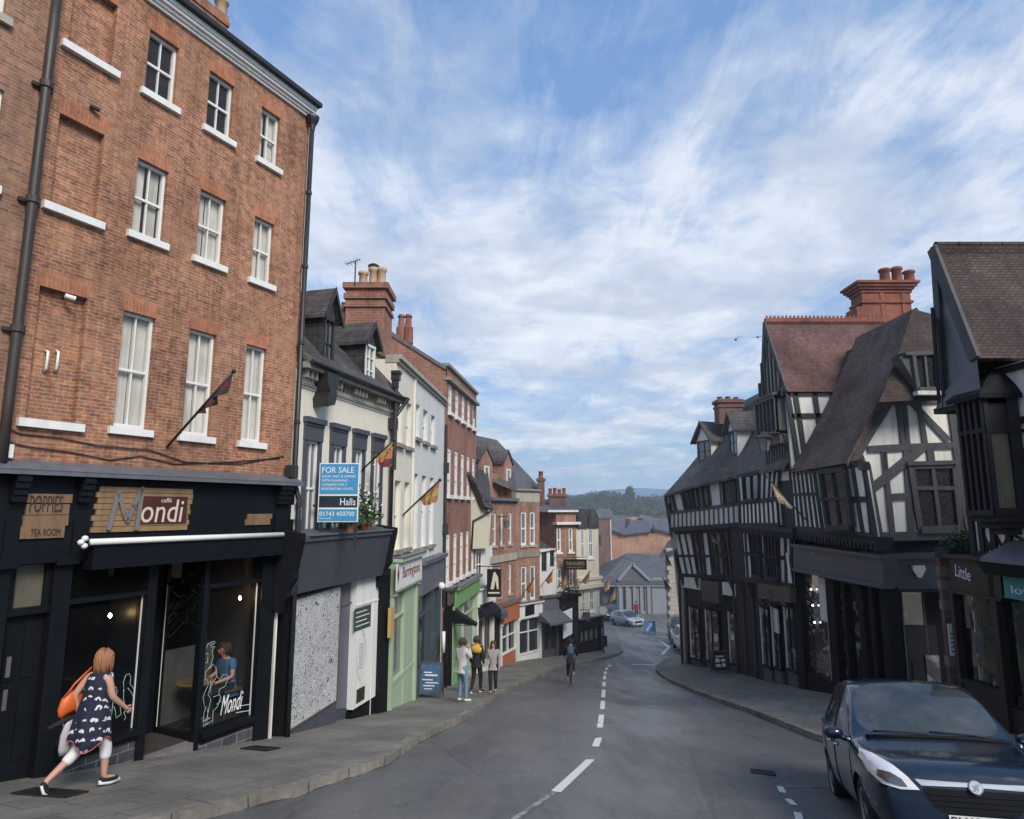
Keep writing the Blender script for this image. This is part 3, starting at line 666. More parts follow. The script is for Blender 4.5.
# cornice and gutter
m = MB()
for k, (a, b, d) in enumerate(((0, .05, .05), (.052, .10, .09), (.104, .16, .14), (.162, .24, .17))): m.box(L1, sP, sE+.03, tC+a, tC+b, -.05, d)
m.build('cornice', M['white'], r1)
m = MB(); m.box(L1, sP, sE+.08, tC+.245, tC+.33, .05, .27); m.build('gutter', M['pipe'], r1)
m = MB(); pr = Pl(L1.P(0, tC+.3, .22), L1.a, (V((0, 0, 1))*.64-L1.n*.77)); m.box(pr, sP, sE+.02, 0, 4.2, -.06, 0); m.build('roof', M['slate'], r1)
ch = stack(L1, *[L1.hit(184, 8, -2.0)[0], L1.hit(220, 20, -2.0)[0]], tC, L1.hit(200, 6, -2.0)[1], -2.6, -1.8, 'brickA', r1)
pc = L1.P(L1.hit(208, 5, -2.2)[0], L1.hit(200, 6, -2.0)[1]+.05, -2.2); pots(pc, 2, .35, .5, .6, .14, 'buffpot', ch)
# ground floor cafe front
tT = L1.hit(150, 478, .18)[1]; tB_ = L1.hit(150, 556, .12)[1]
s0, s1 = sP-.1, sE-.01
m = MB()
m.box(L1, s0-1.5, s1, tB_, tT-.02, -.02, .12); m.build('fascia', M['black'], r1)
m = MB(); pf = Pl(L1.P(0, tT+.14, 0.0), L1.a, (V((0, 0, -.42))+L1.n).normalized(), None); m.prism(pf, [(s0-1.5, -.02), (s1+.04, -.02), (s1+.04, .34), (s0-1.5, .34)], -.03, .012)
m.box(L1, s0-1.5, s1+.04, tT-.03, tT+.02, .24, .33)
m.build('flashing', M['lead'], r1)
m = MB()
def pil(x0, y0, x1, y1, d1=.1, d0=-.1, mi=0): return m.pbox(L1, x0, y0, x1, y1, d0, d1, mi)
gb = TB
def vbox(xa, xb, y, ytop, d0, d1, tbot=None):
    a = L1.hit(xa, y, d1)[0]; b = L1.hit(xb, y, d1)[0]; t1 = L1.hit((xa+xb)/2, ytop, d1)[1]
    m.box(L1, a, b, gb if tbot is None else tbot, t1, d0, d1); return a, b
# pilasters: left of door, between door and window, window/recess, recess corner, right end
pa = vbox(-14, 4, 640, 540, -.2, .07); pb = vbox(48, 66, 640, 557, -.2, .07); pcx = vbox(144, 153, 640, 556, -.2, .05); pd = vbox(201, 205.5, 640, 556, -.1, .03); pe = vbox(259, 273, 640, 545, -.2, .07)
for a, b in (pb, pe, pa):   # panelled edges
    m.box(L1, a-.03, b+.03, tB_-.04, tB_+.05, -.1, .16)
m.builds('pilaster', M['black'], r1)
m = MB()
for x0, x1, yt in ((27/2.22+0, 60/2.22, 491), (80, 92, 490), (279, 291, 484)):
    a = L1.hit(x0, yt, .2)[0]; b = L1.hit(x1, yt, .2)[0]
    for k in range(7): m.box(L1, a, b, tT-.12-.085*k, tT-.04-.085*k, .1, .30-.03*k-(.05 if k > 3 else 0))
    m.box(L1, a, b, tB_, tT-.6, .1, .15)
m.builds('console', M['black'], r1, size=48)
rL = (pb[1], pcx[0]); rR = (pd[1], pe[0])
tbl = L1.hit(110, 597)[1]; tsl = L1.hit(110, 729, .1)[1]+.02; tsr = L1.hit(230, 724, .1)[1]
tsl = L1.hit(149, 724.7, .1)[1]; tbr = L1.hit(237, 583)[1]
for (a, b), tb, ts, nm in ((rL, tbl, tsl, 'l'), (rR, tbr, tsr, 'r')):
    m = MB()
    m.box(L1, a, b, tb-.03, tb+.03, -.08, .06); m.box(L1, a, b, ts-.09, ts, -.15, .13); m.box(L1, a, b, ts-.16, ts-.09, -.1, .08)
    m.box(L1, a, a+.03, ts, tb, -.06, .02); m.box(L1, b-.03, b, ts, tb, -.06, .02); m.box(L1, a, b, tB_-.02, tB_+.06, -.1, .05)
    w = m.build('shop_window', M['black'], r1)
    m = MB(); q4 = lambda z0, z1, dd: m.face([L1.P(a, z0, dd), L1.P(b, z0, dd), L1.P(b, z1, dd), L1.P(a, z1, dd)], [(0, 0), (1, 0), (1, 1), (0, 1)]); q4(ts, tb, -.02); q4(tb, tB_, -.04); m.build('pane', M['shopglass'], w)
    m = MB(); m.box(L1, b-.05, b-.038, ts, tb, -.02, .0); m.build('glazing_strip', M['greypl'], w)
    m = MB(); m.box(L1, a-.0, b+.0, gb, ts-.16, -.15, .04); m.build('stall_riser', M['grnslab'], r1)
# recess with side glass, door and step
ra, rb = pcx[1], pd[0]; fl = gz(L1.P(ra, 0).y)+.10
m = MB(); q = Pl(L1.P(rb, 0, 0), -L1.n, V((0, 0, 1)), -L1.a)
m.box(q, 0, .95, tsr-.09, tsr, -.05, .02); m.box(q, .9, .98, gb, tB_, -.05, .02); m.box(q, 0, .95, tbr-.02, tbr+.02, -.05, .02); w = m.build('shop_window', M['black'], r1)
m = MB(); m.face([q.P(0, tsr, -.02), q.P(.9, tsr, -.02), q.P(.9, tB_, -.02), q.P(0, tB_, -.02)], [(0, 0), (1, 0), (1, 1), (0, 1)]); m.build('pane', M['shopglass'], w)
m = MB(); m.box(q, .87, .88, tsr, tbr, .02, .03); m.build('glazing_strip', M['greypl'], w)
m = MB(); m.box(q, 0, .95, gb, tsr-.09, -.08, .0); m.build('stall_riser', M['grnslab'], r1)
m = MB(); m.box(L1, ra, rb, fl-1, fl, -1.0, .02); m.build('step', M['stoneD'], r1)
m = MB(); m.box(L1, ra, rb, fl, tB_+.3, -1.05, -.98); m.box(L1, ra+.1, ra+.13, fl, tbr, -.98, -.95); m.box(L1, ra+.12, rb-.12, fl+.9, fl+.95, -.98, -.94)
m.box(L1, ra-.04, ra, gb, tB_, -.98, 0.0); dd_ = m.build('door', M['black'], r1)
# street door with fanlight, left
da, db = pa[1], pb[0]; tdf0 = L1.hit(30, 607)[1]; tdf1 = L1.hit(30, 565)[1]
m = MB(); m.box(L1, da, db, gb, tdf0-.09, -.12, -.08)
for z0, z1 in ((tdf0-.9, tdf0-.2), (tdf0-1.9, tdf0-1.0)):
    for a, b in ((da+.08, (da+db)/2-.04), ((da+db)/2+.04, db-.08)): m.box(L1, a, b, z0, z1, -.08, -.065)
dr = m.build('door', M['black'], r1, bevel=.004)
m = MB(); m.box(L1, da+.12, da+.17, tdf0-.85, tdf0-.6, -.065, -.05); m.box(L1, da+.12, da+.17, tdf0-1.25, tdf0-1.0, -.065, -.05); m.builds('door_plate', M['steel'], dr)
m = MB(); m.box(L1, da, db, tdf0-.09, tdf0, -.12, .03); m.box(L1, da, db, tdf1, tB_+.1, -.12, .0); m.box(L1, da, da+.1, tdf0, tdf1, -.1, -.02); m.box(L1, db-.06, db, tdf0, tdf1, -.1, -.02)
fn = m.build('fanlight', M['black'], r1)
M['fanglass'] = paint('frosted_beige_glass', (.13, .115, .085), .3, .3, 2, streak=.2, spec=.6)  # dull beige tint, no emission
m = MB(); m.box(L1, da+.1, db-.06, tdf0, tdf1, -.09, -.08); m.build('pane', M['fanglass'], fn)
m = MB(); m.box(L1, s0-1.5, s1+0, TB, tB_, -.5, -.16); 
# interior shell behind the glass
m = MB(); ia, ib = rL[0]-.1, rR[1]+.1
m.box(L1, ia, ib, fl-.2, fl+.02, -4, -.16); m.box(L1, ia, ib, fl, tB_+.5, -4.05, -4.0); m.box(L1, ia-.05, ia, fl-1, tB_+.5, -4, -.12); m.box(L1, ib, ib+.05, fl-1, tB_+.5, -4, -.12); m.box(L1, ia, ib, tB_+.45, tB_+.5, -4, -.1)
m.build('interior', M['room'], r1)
M['warmwall'] = paint('cafe_wall', (.13, .125, .115), .8, .3, 3)
m = MB(); m.box(L1, rL[0]+.35, rL[0]+.5, fl, tbl, -1.6, -1.55); m.box(L1, rR[0]-.6, rR[1]+.05, fl+.0, fl+1.25, -1.2, -1.15); m.builds('partition', M['warmwall'], r1)
m = MB(); R9 = random.Random(21)
for k in range(26):
    x = rR[0]-.3+R9.random()*(rR[1]-rR[0]+.2); z = fl+1.5+R9.random()*.9; P_ = [L1.P(x, z, -1.4)]
    for j in range(5): P_.append(P_[-1]+L1.a*R9.choice((-.12, 0, .12, .18))+V((0, 0, R9.choice((-.12, 0, .1, .15)))))
    m.tube(P_, .005, 4)
m.build('wall_drawing', M['text_grey'], r1)
# small lit bulbs in the cafe
M['bulb'] = emis('lamp_bulb', (1, .62, .25), 150)
for i, (x, y) in enumerate(((110, 615.5), (240, 598))):
    dq = -.7 if i == 0 else -.2; p = L1.P(*L1.hit(x, y, dq), dq); l = thing('pendant_lamp', 'small glowing bulb hanging '+('behind the cafe window nearest the black street door' if i == 0 else 'above the seated man in the cafe window'), 'lamp', p)
    m = MB(); m.ball(p, .022, .022, .035, 10, 8); m.build('bulb', M['bulb'], l, smooth=True); m = MB(); m.tube([p+V((0, 0, .03)), p+V((0, 0, .7))], .005, 5); m.build('cord', M['pipe'], l)
# wooden signs on the fascia
def boardsign(rows, mat, d0=.12, d1=.16):
    m = MB()
    for x0, y0, x1, y1 in rows: m.pbox(L1, x0, y0, x1, y1, d0, d1)
    return m
sg = thing('shop_sign', 'slatted wooden cafe sign with a large grey M on a brown panel', 'sign', L1.P(1, tB_, .2))
a0, b0 = L1.hit(91, 533, .16); a1, b1 = L1.hit(195, 489, .16)
m = MB(); n = 8; R2 = random.Random(5)
for i in range(n):
    z0 = b0+(b1-b0)*i/n; o = [.0, .03, -.0, .05, .02, .06, .03, .07][i]; m.box(L1, a0+o, a1-.05+[-.03, -.01, -.03, .0, -.01, .02, .03, .02][i], z0+.004, z0+(b1-b0)/n-.004, .12, .15+.006*(i % 2))
m.build('board', M['wood'], sg, bevel=.003)
pa_ = L1.rect(141, 496, 186, 523, .17); m = MB(); m.box(L1, pa_[0], pa_[1], pa_[2], pa_[3], .15, .17); m.build('panel', M['maroon'], sg)
# the grey M, drawn as one bent ribbon
m = MB(); pts = [(109, 530), (119, 492), (125, 515), (128, 521), (134, 506), (143, 488.5), (137, 530)]
h = L1.hits(pts, .19)
for p, q_ in zip(h, h[1:]): m.beam(L1, p, q_, .062, .165, .19)
for p in h[1:-1]: m.lathe(L1.P(p[0], p[1], .165), [(.03, 0), (.03, .025)], 12, ax=(L1.a, L1.b, L1.n))
m.build('letter', M['text_grey'], sg)
r = L1.rect(142, 499, 181, 522, .18); text('ondi', L1, r[0], r[2], r[1]-r[0], (r[3]-r[2]), 'text_cream', sg, d=.171, shear=.1)
r = L1.rect(162, 498, 172, 502.5, .18); text('caffè', L1, r[0], r[2], r[1]-r[0], (r[3]-r[2]), 'text_cream', sg, d=.171)
sg = thing('shop_sign', 'small faded wooden plank sign with dark hand painted lettering above the street door', 'sign', L1.P(0, tB_, .2))
m = MB()
for x0, y0, x1, y1 in ((28, 493.5, 72, 503), (27, 504, 69, 514.5), (24, 515.5, 68, 525.5), (21, 526.5, 64, 537.5)): m.pbox(L1, x0, y0, x1, y1, .12, .155)
m.build('board', M['woodD'], sg, bevel=.003)
r = L1.rect(31, 494.5, 62, 513, .16); text('POPPIES', L1, r[0], r[2]+.01, r[1]-r[0], (r[3]-r[2])-.02, 'text_dark', sg, d=.156)
r = L1.rect(31, 529, 60, 535.5, .16); text('TEA ROOM', L1, r[0], r[2], r[1]-r[0], (r[3]-r[2]), 'text_dark', sg, d=.156)
sg = thing('shop_sign', 'tiny pale wooden plaque at the right end of the black fascia', 'sign', L1.P(3, tB_, .2))
m = MB(); m.pbox(L1, 248, 514, 272, 518.6, .12, .15); m.pbox(L1, 246, 519.2, 270, 524.5, .12, .15); m.build('board', M['woodD'], sg)
# awning: white roller bar, motor, black valance
aw = thing('awning', 'rolled up shop awning with white front bar and black valance', 'awning', L1.P(1, tB_, .3))
p0 = L1.P(*L1.hit(90, 542, .36), .36); p1 = L1.P(*L1.hit(283, 534.5, .36), .36)
m = MB(); m.tube([p0, p1], .042, 12); m.build('front_bar', M['white'], aw, smooth=True)
m = MB(); 
for k in range(3): m.ball(p0+L1.a*(-.07-.05*(k % 2))+V((0, 0, .05*(k-1))), .045, .045, .04, 8, 6)
m.build('end_bracket', M['white'], aw, smooth=True)
a = L1.hit(94, 545, .33); b = L1.hit(284, 536, .33)
m = MB(); m.box(L1, a[0], b[0], tB_-.12, (a[1]+b[1])/2-.02, .10, .33); m.build('valance', M['black'], aw)
# neon outline drawings painted on the glass and the second name
M['neon'] = paint('window_paint', (.34, .46, .42), .6, .1, 3, streak=0)
def scribble(pts, parent, r=.0042, mat='neon', name='outline'):
    m = MB()
    for line in pts:
        P = [L1.P(*L1.hit(x, y, -.012), -.012) for x, y in line]; Q = [P[0]]
        for u, v in zip(P, P[1:]): Q += [u.lerp(v, .5), v]
        m.tube(Q, r, 6); m.build(name, M[mat], parent, smooth=True); m = MB()
def zz_(ox, oy, k, L): return [[(ox+x*k, oy+y*k) for x, y in l] for l in L]
dec = thing('window_drawing', 'white outline drawing of city figures on the right hand cafe window', 'window drawing', L1.P(2.2, fl, 0))
scribble(zz_(150, 560, .2322, [
 [(240, 385), (250, 362), (275, 350), (285, 356), (262, 366), (262, 376), (280, 372), (268, 388), (272, 420), (262, 452), (250, 470)], [(232, 432), (240, 405), (250, 400), (248, 442), (232, 445)],
 [(236, 520), (240, 480), (262, 462), (272, 448), (286, 470), (288, 500), (276, 520), (262, 540), (250, 580), (262, 600), (236, 720)], [(286, 500), (300, 515), (318, 492), (332, 495), (336, 515), (322, 545), (300, 555), (296, 575), (310, 600)],
 [(262, 520), (262, 580)], [(300, 600), (292, 630), (272, 650), (268, 712)], [(242, 630), (232, 660), (230, 722)], [(222, 520), (246, 515), (252, 535), (240, 560), (228, 590), (236, 640)], [(272, 590), (300, 580), (306, 610), (285, 622)], [(250, 640), (246, 700)]]), dec)
tx = L1.rect(222, 696.5, 241, 709, 0); text('Mondi', L1, tx[0], tx[2], tx[1]-tx[0], tx[3]-tx[2], 'text_white', dec, d=-.015, ext=.003, shear=.15)
for k, (x0, y0, x1, y1) in enumerate(((230, 703.5, 256, 708), (236, 710, 254, 713))):
    q1 = L1.P(*L1.hit(x0, y1, -.01), -.012); q2 = L1.P(*L1.hit(x1, y0, -.01), -.012); m = MB(); m.tube([q1.lerp(q2, j/12)+V((0, 0, .008*(j % 2))) for j in range(13)], .005, 5); m.build('small_text', M['text_white'], dec)
dec = thing('window_drawing', 'white outline drawing on the left hand cafe window behind the walking woman', 'window drawing', L1.P(.6, fl, 0))
scribble(zz_(30, 640, .1954, [
 [(480, 250), (478, 215), (490, 180), (508, 172), (516, 190), (512, 225), (528, 245), (552, 300), (556, 330), (530, 345), (498, 352), (480, 370), (490, 395), (482, 410)], [(480, 250), (478, 300), (486, 340), (520, 330)], [(500, 245), (520, 270), (535, 310)], [(530, 345), (532, 410)],
 [(428, 250), (440, 240), (446, 262), (436, 300), (460, 330), (466, 380), (440, 400), (436, 360), (428, 340)], [(440, 300), (424, 320), (416, 400)], [(160, 390), (170, 440), (186, 445), (196, 395), (176, 380), (160, 390)]]), dec)
# downpipes, camera, brackets, cables
m = MB(); c0 = L1.P(*L1.hit(304, 116, .16), .16); hp = thing('downpipe', 'long black downpipe with hopper at the right corner of the brick house', 'downpipe', L1.P(sE, gz(12.5), .1))
sx_ = sE-.04; tt = c0.z
m.tube([L1.P(sx_, tt, .12), L1.P(sx_, L1.hit(286, 480, .12)[1], .12), L1.P(sx_+.05, L1.hit(284, 500, .12)[1], .22), L1.P(sx_+.05, gz(12.6), .22)], .05, 10); m.build('pipe', M['pipe'], hp, smooth=True)
m = MB()
for z in [tt-1.6*k for k in range(1, 7)]: m.lathe(L1.P(sx_ if z > tF else sx_+.05, z, .12 if z > tF else .22), [(.05, 0), (.066, .01), (.066, .07), (.05, .08)], 10)
m.builds('collar', M['pipe'], hp, size=32)
m = MB(); m.lathe(L1.P(sx_, tt-.05, .13), [(.05, -.12), (.07, 0), (.12, .10), (.14, .16), (.14, .2), (.1, .2)], 8); m.build('hopper', M['pipe'], hp)
m = MB(); a = L1.hit(274.5, 650, .09)[0]; m.box(L1, a, a+.035, gb, tB_+.05, .03, .09); o = m.build('conduit', M['curtain']); tag(o, 'cream conduit strip running down beside the black downpipe', 'conduit')
hp = thing('downpipe', 'thick brown downpipe between the two brick houses at the far left', 'downpipe', L1.P(sP, gz(9), .1))
m = MB(); P_ = [L1.P(*L1.hit(x, y, .12), .12) for x, y in ((48, -40), (44, 60), (18, 262), (7, 335), (2, 400), (-3, 470))]; P_ = [L1.P(sP+.0, p.z, .12) for p in P_]; m.tube(P_, .062, 12); m.build('pipe', M['pipeB'], hp, smooth=True)
m = MB()
for y in (79, 202, 335): z = L1.hit(28, y, .12)[1]; m.lathe(L1.P(sP, z, .12), [(.06, 0), (.085, .01), (.085, .1), (.06, .11)], 12); m.box(L1, sP-.13, sP+.13, z+.02, z+.07, .0, .05)
m.builds('collar', M['pipeB'], hp, size=44)
for (x, y, lab) in ((67, 297, 'small white security camera in the lower blind window'), (92, 108, 'small dark lamp fixture on the brickwork above the middle blind window')):
    p = L1.P(*L1.hit(x, y, .0), .0); t_ = thing('security_camera' if x == 67 else 'wall_lamp', lab, 'camera' if x == 67 else 'lamp', p)
    m = MB(); m.tube([p-L1.n*.1, p+L1.n*.04], .012, 6); m.build('bracket', M['pipe'], t_); m = MB(); m.tube([p+L1.n*.04-L1.a*.05, p+L1.n*.08+L1.a*.07-V((0, 0, .02))], .035, 10); m.build('housing', M['white' if x == 67 else 'pipeB'], t_)
for x in (44.5, 55):
    p = L1.P(*L1.hit(x, 362, -.09), -.09); m = MB(); m.tube([p+V((0, 0, .16))+L1.n*.0, p+V((0, 0, .14))+L1.n*.06, p-V((0, 0, .10))+L1.n*.06, p-V((0, 0, .13))], .018, 8); tag(m.build('wall_bracket', M['white'], smooth=True), 'small white iron bracket in the lower blind window', 'bracket', 'white iron brackets')
m = MB()
for pts in ([(0, 440), (30, 447), (70, 452), (110, 460), (140, 456), (175, 464), (230, 462), (280, 458)], [(0, 424), (20, 434), (60, 438), (100, 446), (150, 450), (185, 462), (240, 464), (284, 456)]):
    P_ = [L1.P(*L1.hit(x, y, .02), .02) for x, y in pts]; m.tube(P_, .009, 5)
tag(m.build('cable', M['pipe'], smooth=True), 'dark cables looping along the brick wall above the black cafe front', 'cable')
# ---- neighbouring brick house at the far left edge
r0 = thing('brick_house', 'weathered brick house cut off by the left edge of the photo', 'house', L1.P(-3, gz(7), 0))
wl = [(sP-1.3, sP-.42, zr[0][0]+.05, zr[0][1]+.1), (sP-1.3, sP-.42, zr[1][0]-.1, zr[1][1]), (sP-1.3, sP-.42, zr[2][0], zr[2][1])]
wr = L1.rect(-20, -60, 4, 17); wl[0] = (wr[1]-.62, wr[1], wr[2], wr[2]+1.4)
m = MB(); m.wall(L1, -8, sP, tF-.9, tC+1.2, [w+(.13, 1) for w in wl], d=.0); m.shell(L1, -8, sP, tF-.9, tC+1.2, 7); m.build('wall', M['brickA2'], r0)
for i, w in enumerate(wl): window(L1, w, r0, d=-.1, glass='glassM', sill=True, sillm='stone' if i == 0 else 'white')
m = MB(); m.pbox(L1, -30, 441, 13, 458, .0, .12); m.build('string_course', M['white'], r0, bevel=.02)
m = MB(); m.box(L1, -8, sP-.05, TB, tF-.9, -.3, -.02); m.box(L1, -8, sP-.1, tF-.95, tF-.85, 0, .12); m.build('shop_front', M['black'], r0)
m = MB(); pr = Pl(L1.P(0, tC+1.2, .2), L1.a, (V((0, 0, 1))*.64-L1.n*.77)); m.box(pr, -8, sP, 0, 4.2, -.06, 0); m.build('roof', M['slate'], r0)
M['flagA'] = paint('flag_maroon', (.14, .03, .035), .8, .2, 8, streak=0); M['flagB'] = paint('flag_gold', (.46, .31, .12), .8, .2, 8, streak=0); M['flagC'] = paint('flag_orange', (.42, .17, .08), .8, .2, 8, streak=0); M['flagD'] = paint('flag_dark', (.05, .04, .035), .8, .2, 8, streak=0)
b_ = L1.P(*L1.hit(167, 447, .02), .02); t_ = atY(234, 371, b_.y-.55)
flag('flag_pole', b_, t_, (.45, .99, .20, (.0, .0)), [M['flagD'], M['flagA'], M['flagD']], 'angled flag pole with a limp dark flag on the orange brick house', r=.02)

# ================================================================== cream house FOR SALE
A2 = L1.P(sE+.02, 0, 0); L2 = Pl.fac((A2.x, A2.y), (-2.95, 18.0)); e2 = L2.hit(394, 450)[0]
r2 = thing('cream_house', 'cream painted house with two slate dormers over a dark grey boarded shop', 'house', L2.P(2, gz(15), 0))
tE = (L2.hit(300, 356)[1]+L2.hit(395, 412)[1])/2; tS = L2.hit(350, 534, .1)[1]
ww = [(L2.hit(a, 425)[0], L2.hit(b, 425)[0], L2.hit(a, 530)[1], L2.hit(a, y)[1]) for a, b, y in ((304.5, 321, 417.5), (330.7, 345.3, 425), (353.4, 365, 431), (372.2, 382.6, 436))]
zt = sum(w[3] for w in ww)/4; ww = [(w[0], w[1], tS-.05, zt) for w in ww]
m = MB(); m.wall(L2, -.05, e2, tS-.8, tE, [w+(.12, 1) for w in ww]); m.shell(L2, -.05, e2, tS-.8, tE, 6); m.build('wall', M['cream'], r2)
for w in ww:
    W = w[1]-w[0]; u = window(L2, (w[0]+W*.18, w[1]-W*.12, w[2]+.05, w[3]-.42), r2, d=-.06, fw=.05, cols=2, rows=2, glass='glassM')
    m = MB(); m.box(L2, w[0]-.02, w[0]+W*.17, w[2], w[3]-.3, -.08, .04); m.box(L2, w[1]-W*.11, w[1]+.02, w[2], w[3]-.3, -.08, .04); m.box(L2, w[0]-.03, w[1]+.03, w[3]-.42, w[3]-.06, -.08, .06); m.box(L2, w[0]-.06, w[1]+.06, w[3]-.06, w[3]+.05, -.08, .12); m.box(L2, w[0]-.035, w[1]+.035, w[3]-.12, w[3]-.06, -.08, .08)
    m.build('window_surround', M['greyshop'], u, bevel=.006)
# cornice with brackets
m = MB(); m.box(L2, -.05, e2, tE-.03, tE+.10, -.05, .27); m.box(L2, -.05, e2, tE-.34, tE-.29, -.05, .06)
k = .06
while k < e2-.05: m.prism(L2, [(k, tE-.2), (k+.05, tE-.2), (k+.05, tE-.03), (k, tE-.03)], -.02, .10 if int(k*10) % 2 else .2); k += .17
m.build('cornice', M['stoneC'], r2)
m = MB(); m.box(L2, -.05, e2, tE-.38, tE-.05, -.03, .03); m.build('frieze', M['cream'], r2)
sl_ = math.radians(47); bb = (V((0, 0, 1))*math.sin(sl_)-L2.n*math.cos(sl_))
rf2 = Pl(L2.P(0, tE+.1, .3), L2.a, bb); m = MB(); m.box(rf2, -.05, e2+.0, 0, 3.6, -.08, 0); m.build('roof', M['slateB'], r2)
m = MB(); m.tube([L2.P(0, tE+.1, .33), L2.P(e2, tE+.1, .33)], .05, 8); m.build('gutter', M['pipe'], r2)
def dormer(pl, parent, s0, s1, z0, z1, apex, dfront, dep, roofm='slateB', cheek='slate', frame='pipe', over=.12, rows=1, glass='glassM', bargem=None):
    m = MB(); sc = (s0+s1)/2
    m.box(pl, s0, s0+.09, z0-.6, z1, dfront-dep, dfront); m.box(pl, s1-.09, s1, z0-.6, z1, dfront-dep, dfront); m.prism(pl, [(s0, z1), (s1, z1), (sc, apex-.03)], dfront-.08, dfront)
    m.box(pl, s0+.05, s1-.05, z0-.6, z0, dfront-.3, dfront-.02)
    d = m.build('dormer', M[cheek], parent)
    r = MB()
    for a, b in (((s0-over, z1-over*.6), (sc, apex)), ((s1+over, z1-over*.6), (sc, apex))): r.prism(pl, [a, b, (b[0], b[1]+.07), (a[0], a[1]+.07)], dfront-dep-.5, dfront+over)
    r.build('roof', M[roofm], d)
    w = MB(); f = .06
    w.box(pl, s0+.05, s0+.05+f, z0, z1, dfront-.06, dfront+.02); w.box(pl, s1-.05-f, s1-.05, z0, z1, dfront-.06, dfront+.02); w.box(pl, s0+.05, s1-.05, z0, z0+f, dfront-.06, dfront+.05); w.box(pl, s0+.05, s1-.05, z1-f, z1, dfront-.06, dfront+.03); w.box(pl, sc-.02, sc+.02, z0, z1, dfront-.05, dfront)
    for j in range(1, rows+1): z = z0+(z1-z0)*j/(rows+1); w.box(pl, s0+.08, s1-.08, z-.015, z+.015, dfront-.05, dfront)
    ww_ = w.build('window', M[frame], d); g = MB(); g.box(pl, s0+.08, s1-.08, z0, z1, dfront-.045, dfront-.035); g.build('pane', M[glass], ww_)
    b = MB()
    for a, bq in (((s0-over, z1-over*.6), (sc, apex)), ((s1+over, z1-over*.6), (sc, apex))): b.prism(pl, [(a[0], a[1]-.05), (bq[0], bq[1]-.07), (bq[0], bq[1]+.09), (a[0], a[1]+.09)], dfront+over, dfront+over+.03)
    b.build('bargeboard', M[bargem or frame], d); return d
fd = -.02
a = L2.hit(322, 345, fd); b = L2.hit(334.5, 345, fd); dormer(L2, r2, a[0], b[0], L2.hit(328, 369, fd)[1], L2.hit(328, 318, fd)[1], L2.hit(333, 293, fd)[1], fd, 2.2)
a = L2.hit(364, 360, fd); b = L2.hit(375.5, 360, fd); dormer(L2, r2, a[0], b[0], L2.hit(370, 384, fd)[1], L2.hit(370, 345, fd)[1], L2.hit(371, 325, fd)[1], fd, 2.2, frame='white', bargem='pipe', rows=2)
# large chimney between the cream houses
cs0 = L2.hit(352, 300, -2.4)[0]; cs1 = e2+.15
D3 = Pl(L2.P(e2+.1, 0, 0), V((1, 0, 0)), V((0, 0, 1)), V((0, -1, 0)))   # plane facing up the street
x0 = D3.hit(346, 300, 0); x1 = D3.hit(385, 300, 0)
m = MB(); zt_ = D3.hit(366, 283)[1]
m.box(D3, x0[0], x1[0], tE+.3, zt_-.45, -1.1, 0); m.box(D3, x0[0]-.06, x1[0]+.06, zt_-.45, zt_-.3, -1.16, .06); m.box(D3, x0[0]-.0, x1[0]+.0, zt_-.3, zt_-.16, -1.1, .0); m.box(D3, x0[0]-.09, x1[0]+.09, zt_-.16, zt_, -1.19, .09)
m.box(D3, x0[0]-.05, x1[0]+.05, D3.hit(366, 307)[1], D3.hit(366, 304)[1], -1.15, .05)
m.box(D3, D3.hit(340.5, 300)[0], x0[0], tE, D3.hit(342, 301)[1], -1.1, -.1); m.prism(D3, [(x0[0]-.9, tE), (x0[0], tE), (x0[0], D3.hit(350, 330)[1]), (x0[0]-.12, D3.hit(350, 330)[1])], -1.1, .0)
chm = m.build('chimney', M['brickB'], r2)
for i, (x, h_) in enumerate(((363.2, .5), (373.3, .62), (381.5, .62))):
    p = D3.P(D3.hit(x, 280, -.5)[0], zt_, -.5); m = MB(); m.lathe(p, [(.15, 0), (.13, .05), (.115, h_*.8), (.15, h_*.85), (.15, h_), (.1, h_)], 12); m.build('chimney_pot', M['buffpot'], chm, smooth=True)
p = D3.P(D3.hit(373.3, 280, -.5)[0], zt_+.62, -.5); m = MB(); m.lathe(p, [(.02, 0), (.16, .02), (.17, .07), (.1, .12)], 10); m.build('pot_cap', M['pipe'], chm)
p = D3.P(D3.hit(355.8, 283, .0)[0], zt_-.1, .1); pt = D3.P(D3.hit(356.5, 262, 0)[0], D3.hit(356.5, 262)[1], .1)
ae = thing('television_aerial', 'thin television aerial on the big chimney of the cream house', 'aerial', p); m = MB(); m.tube([p, pt], .02, 6); m.tube([pt+V((-.28, .1, -.06)), pt+V((.14, -.05, .02))], .012, 5)
for k in range(5): q_ = pt+V((-.28+.09*k, .1-.035*k, -.06+.018*k)); m.tube([q_+V((.04, .12, 0)), q_-V((.04, .12, 0))], .008, 4)
m.build('mast', M['pipe'], ae)
# shop front of the cream house: deep grey fascia, hoardings
tf0 = L2.hit(340, 586, .36)[1]; tf1 = L2.hit(350, 533, .36)[1]
sb = L2.hit(387, 600, .36)[0]; sa = L2.hit(292, 590, .30)[0]
m = MB(); m.prism(Pl(L2.P(0, 0, 0), L2.n, V((0, 0, 1)), -L2.a), [(0, tf0), (.22, tf0), (.42, tf1-.1), (.46, tf1-.1), (.46, tf1), (0, tf1+.12)], -sb, -sa); m.build('fascia', M['greyshop'], r2)
m = MB(); pc2 = Pl(L2.P(0, 0, 0), L2.n, V((0, 0, 1)), -L2.a)
for s_ in (sa-.14, sb):
    m.prism(pc2, [(0, tf0-.25), (.14, tf0-.3), (.2, tf0-.1), (.3, tf0), (.28, tf0+.12), (.42, tf0+.32), (.4, tf0+.42), (.52, tf1-.05), (.52, tf1+.06), (0, tf1+.14)], -(s_+.16), -s_)
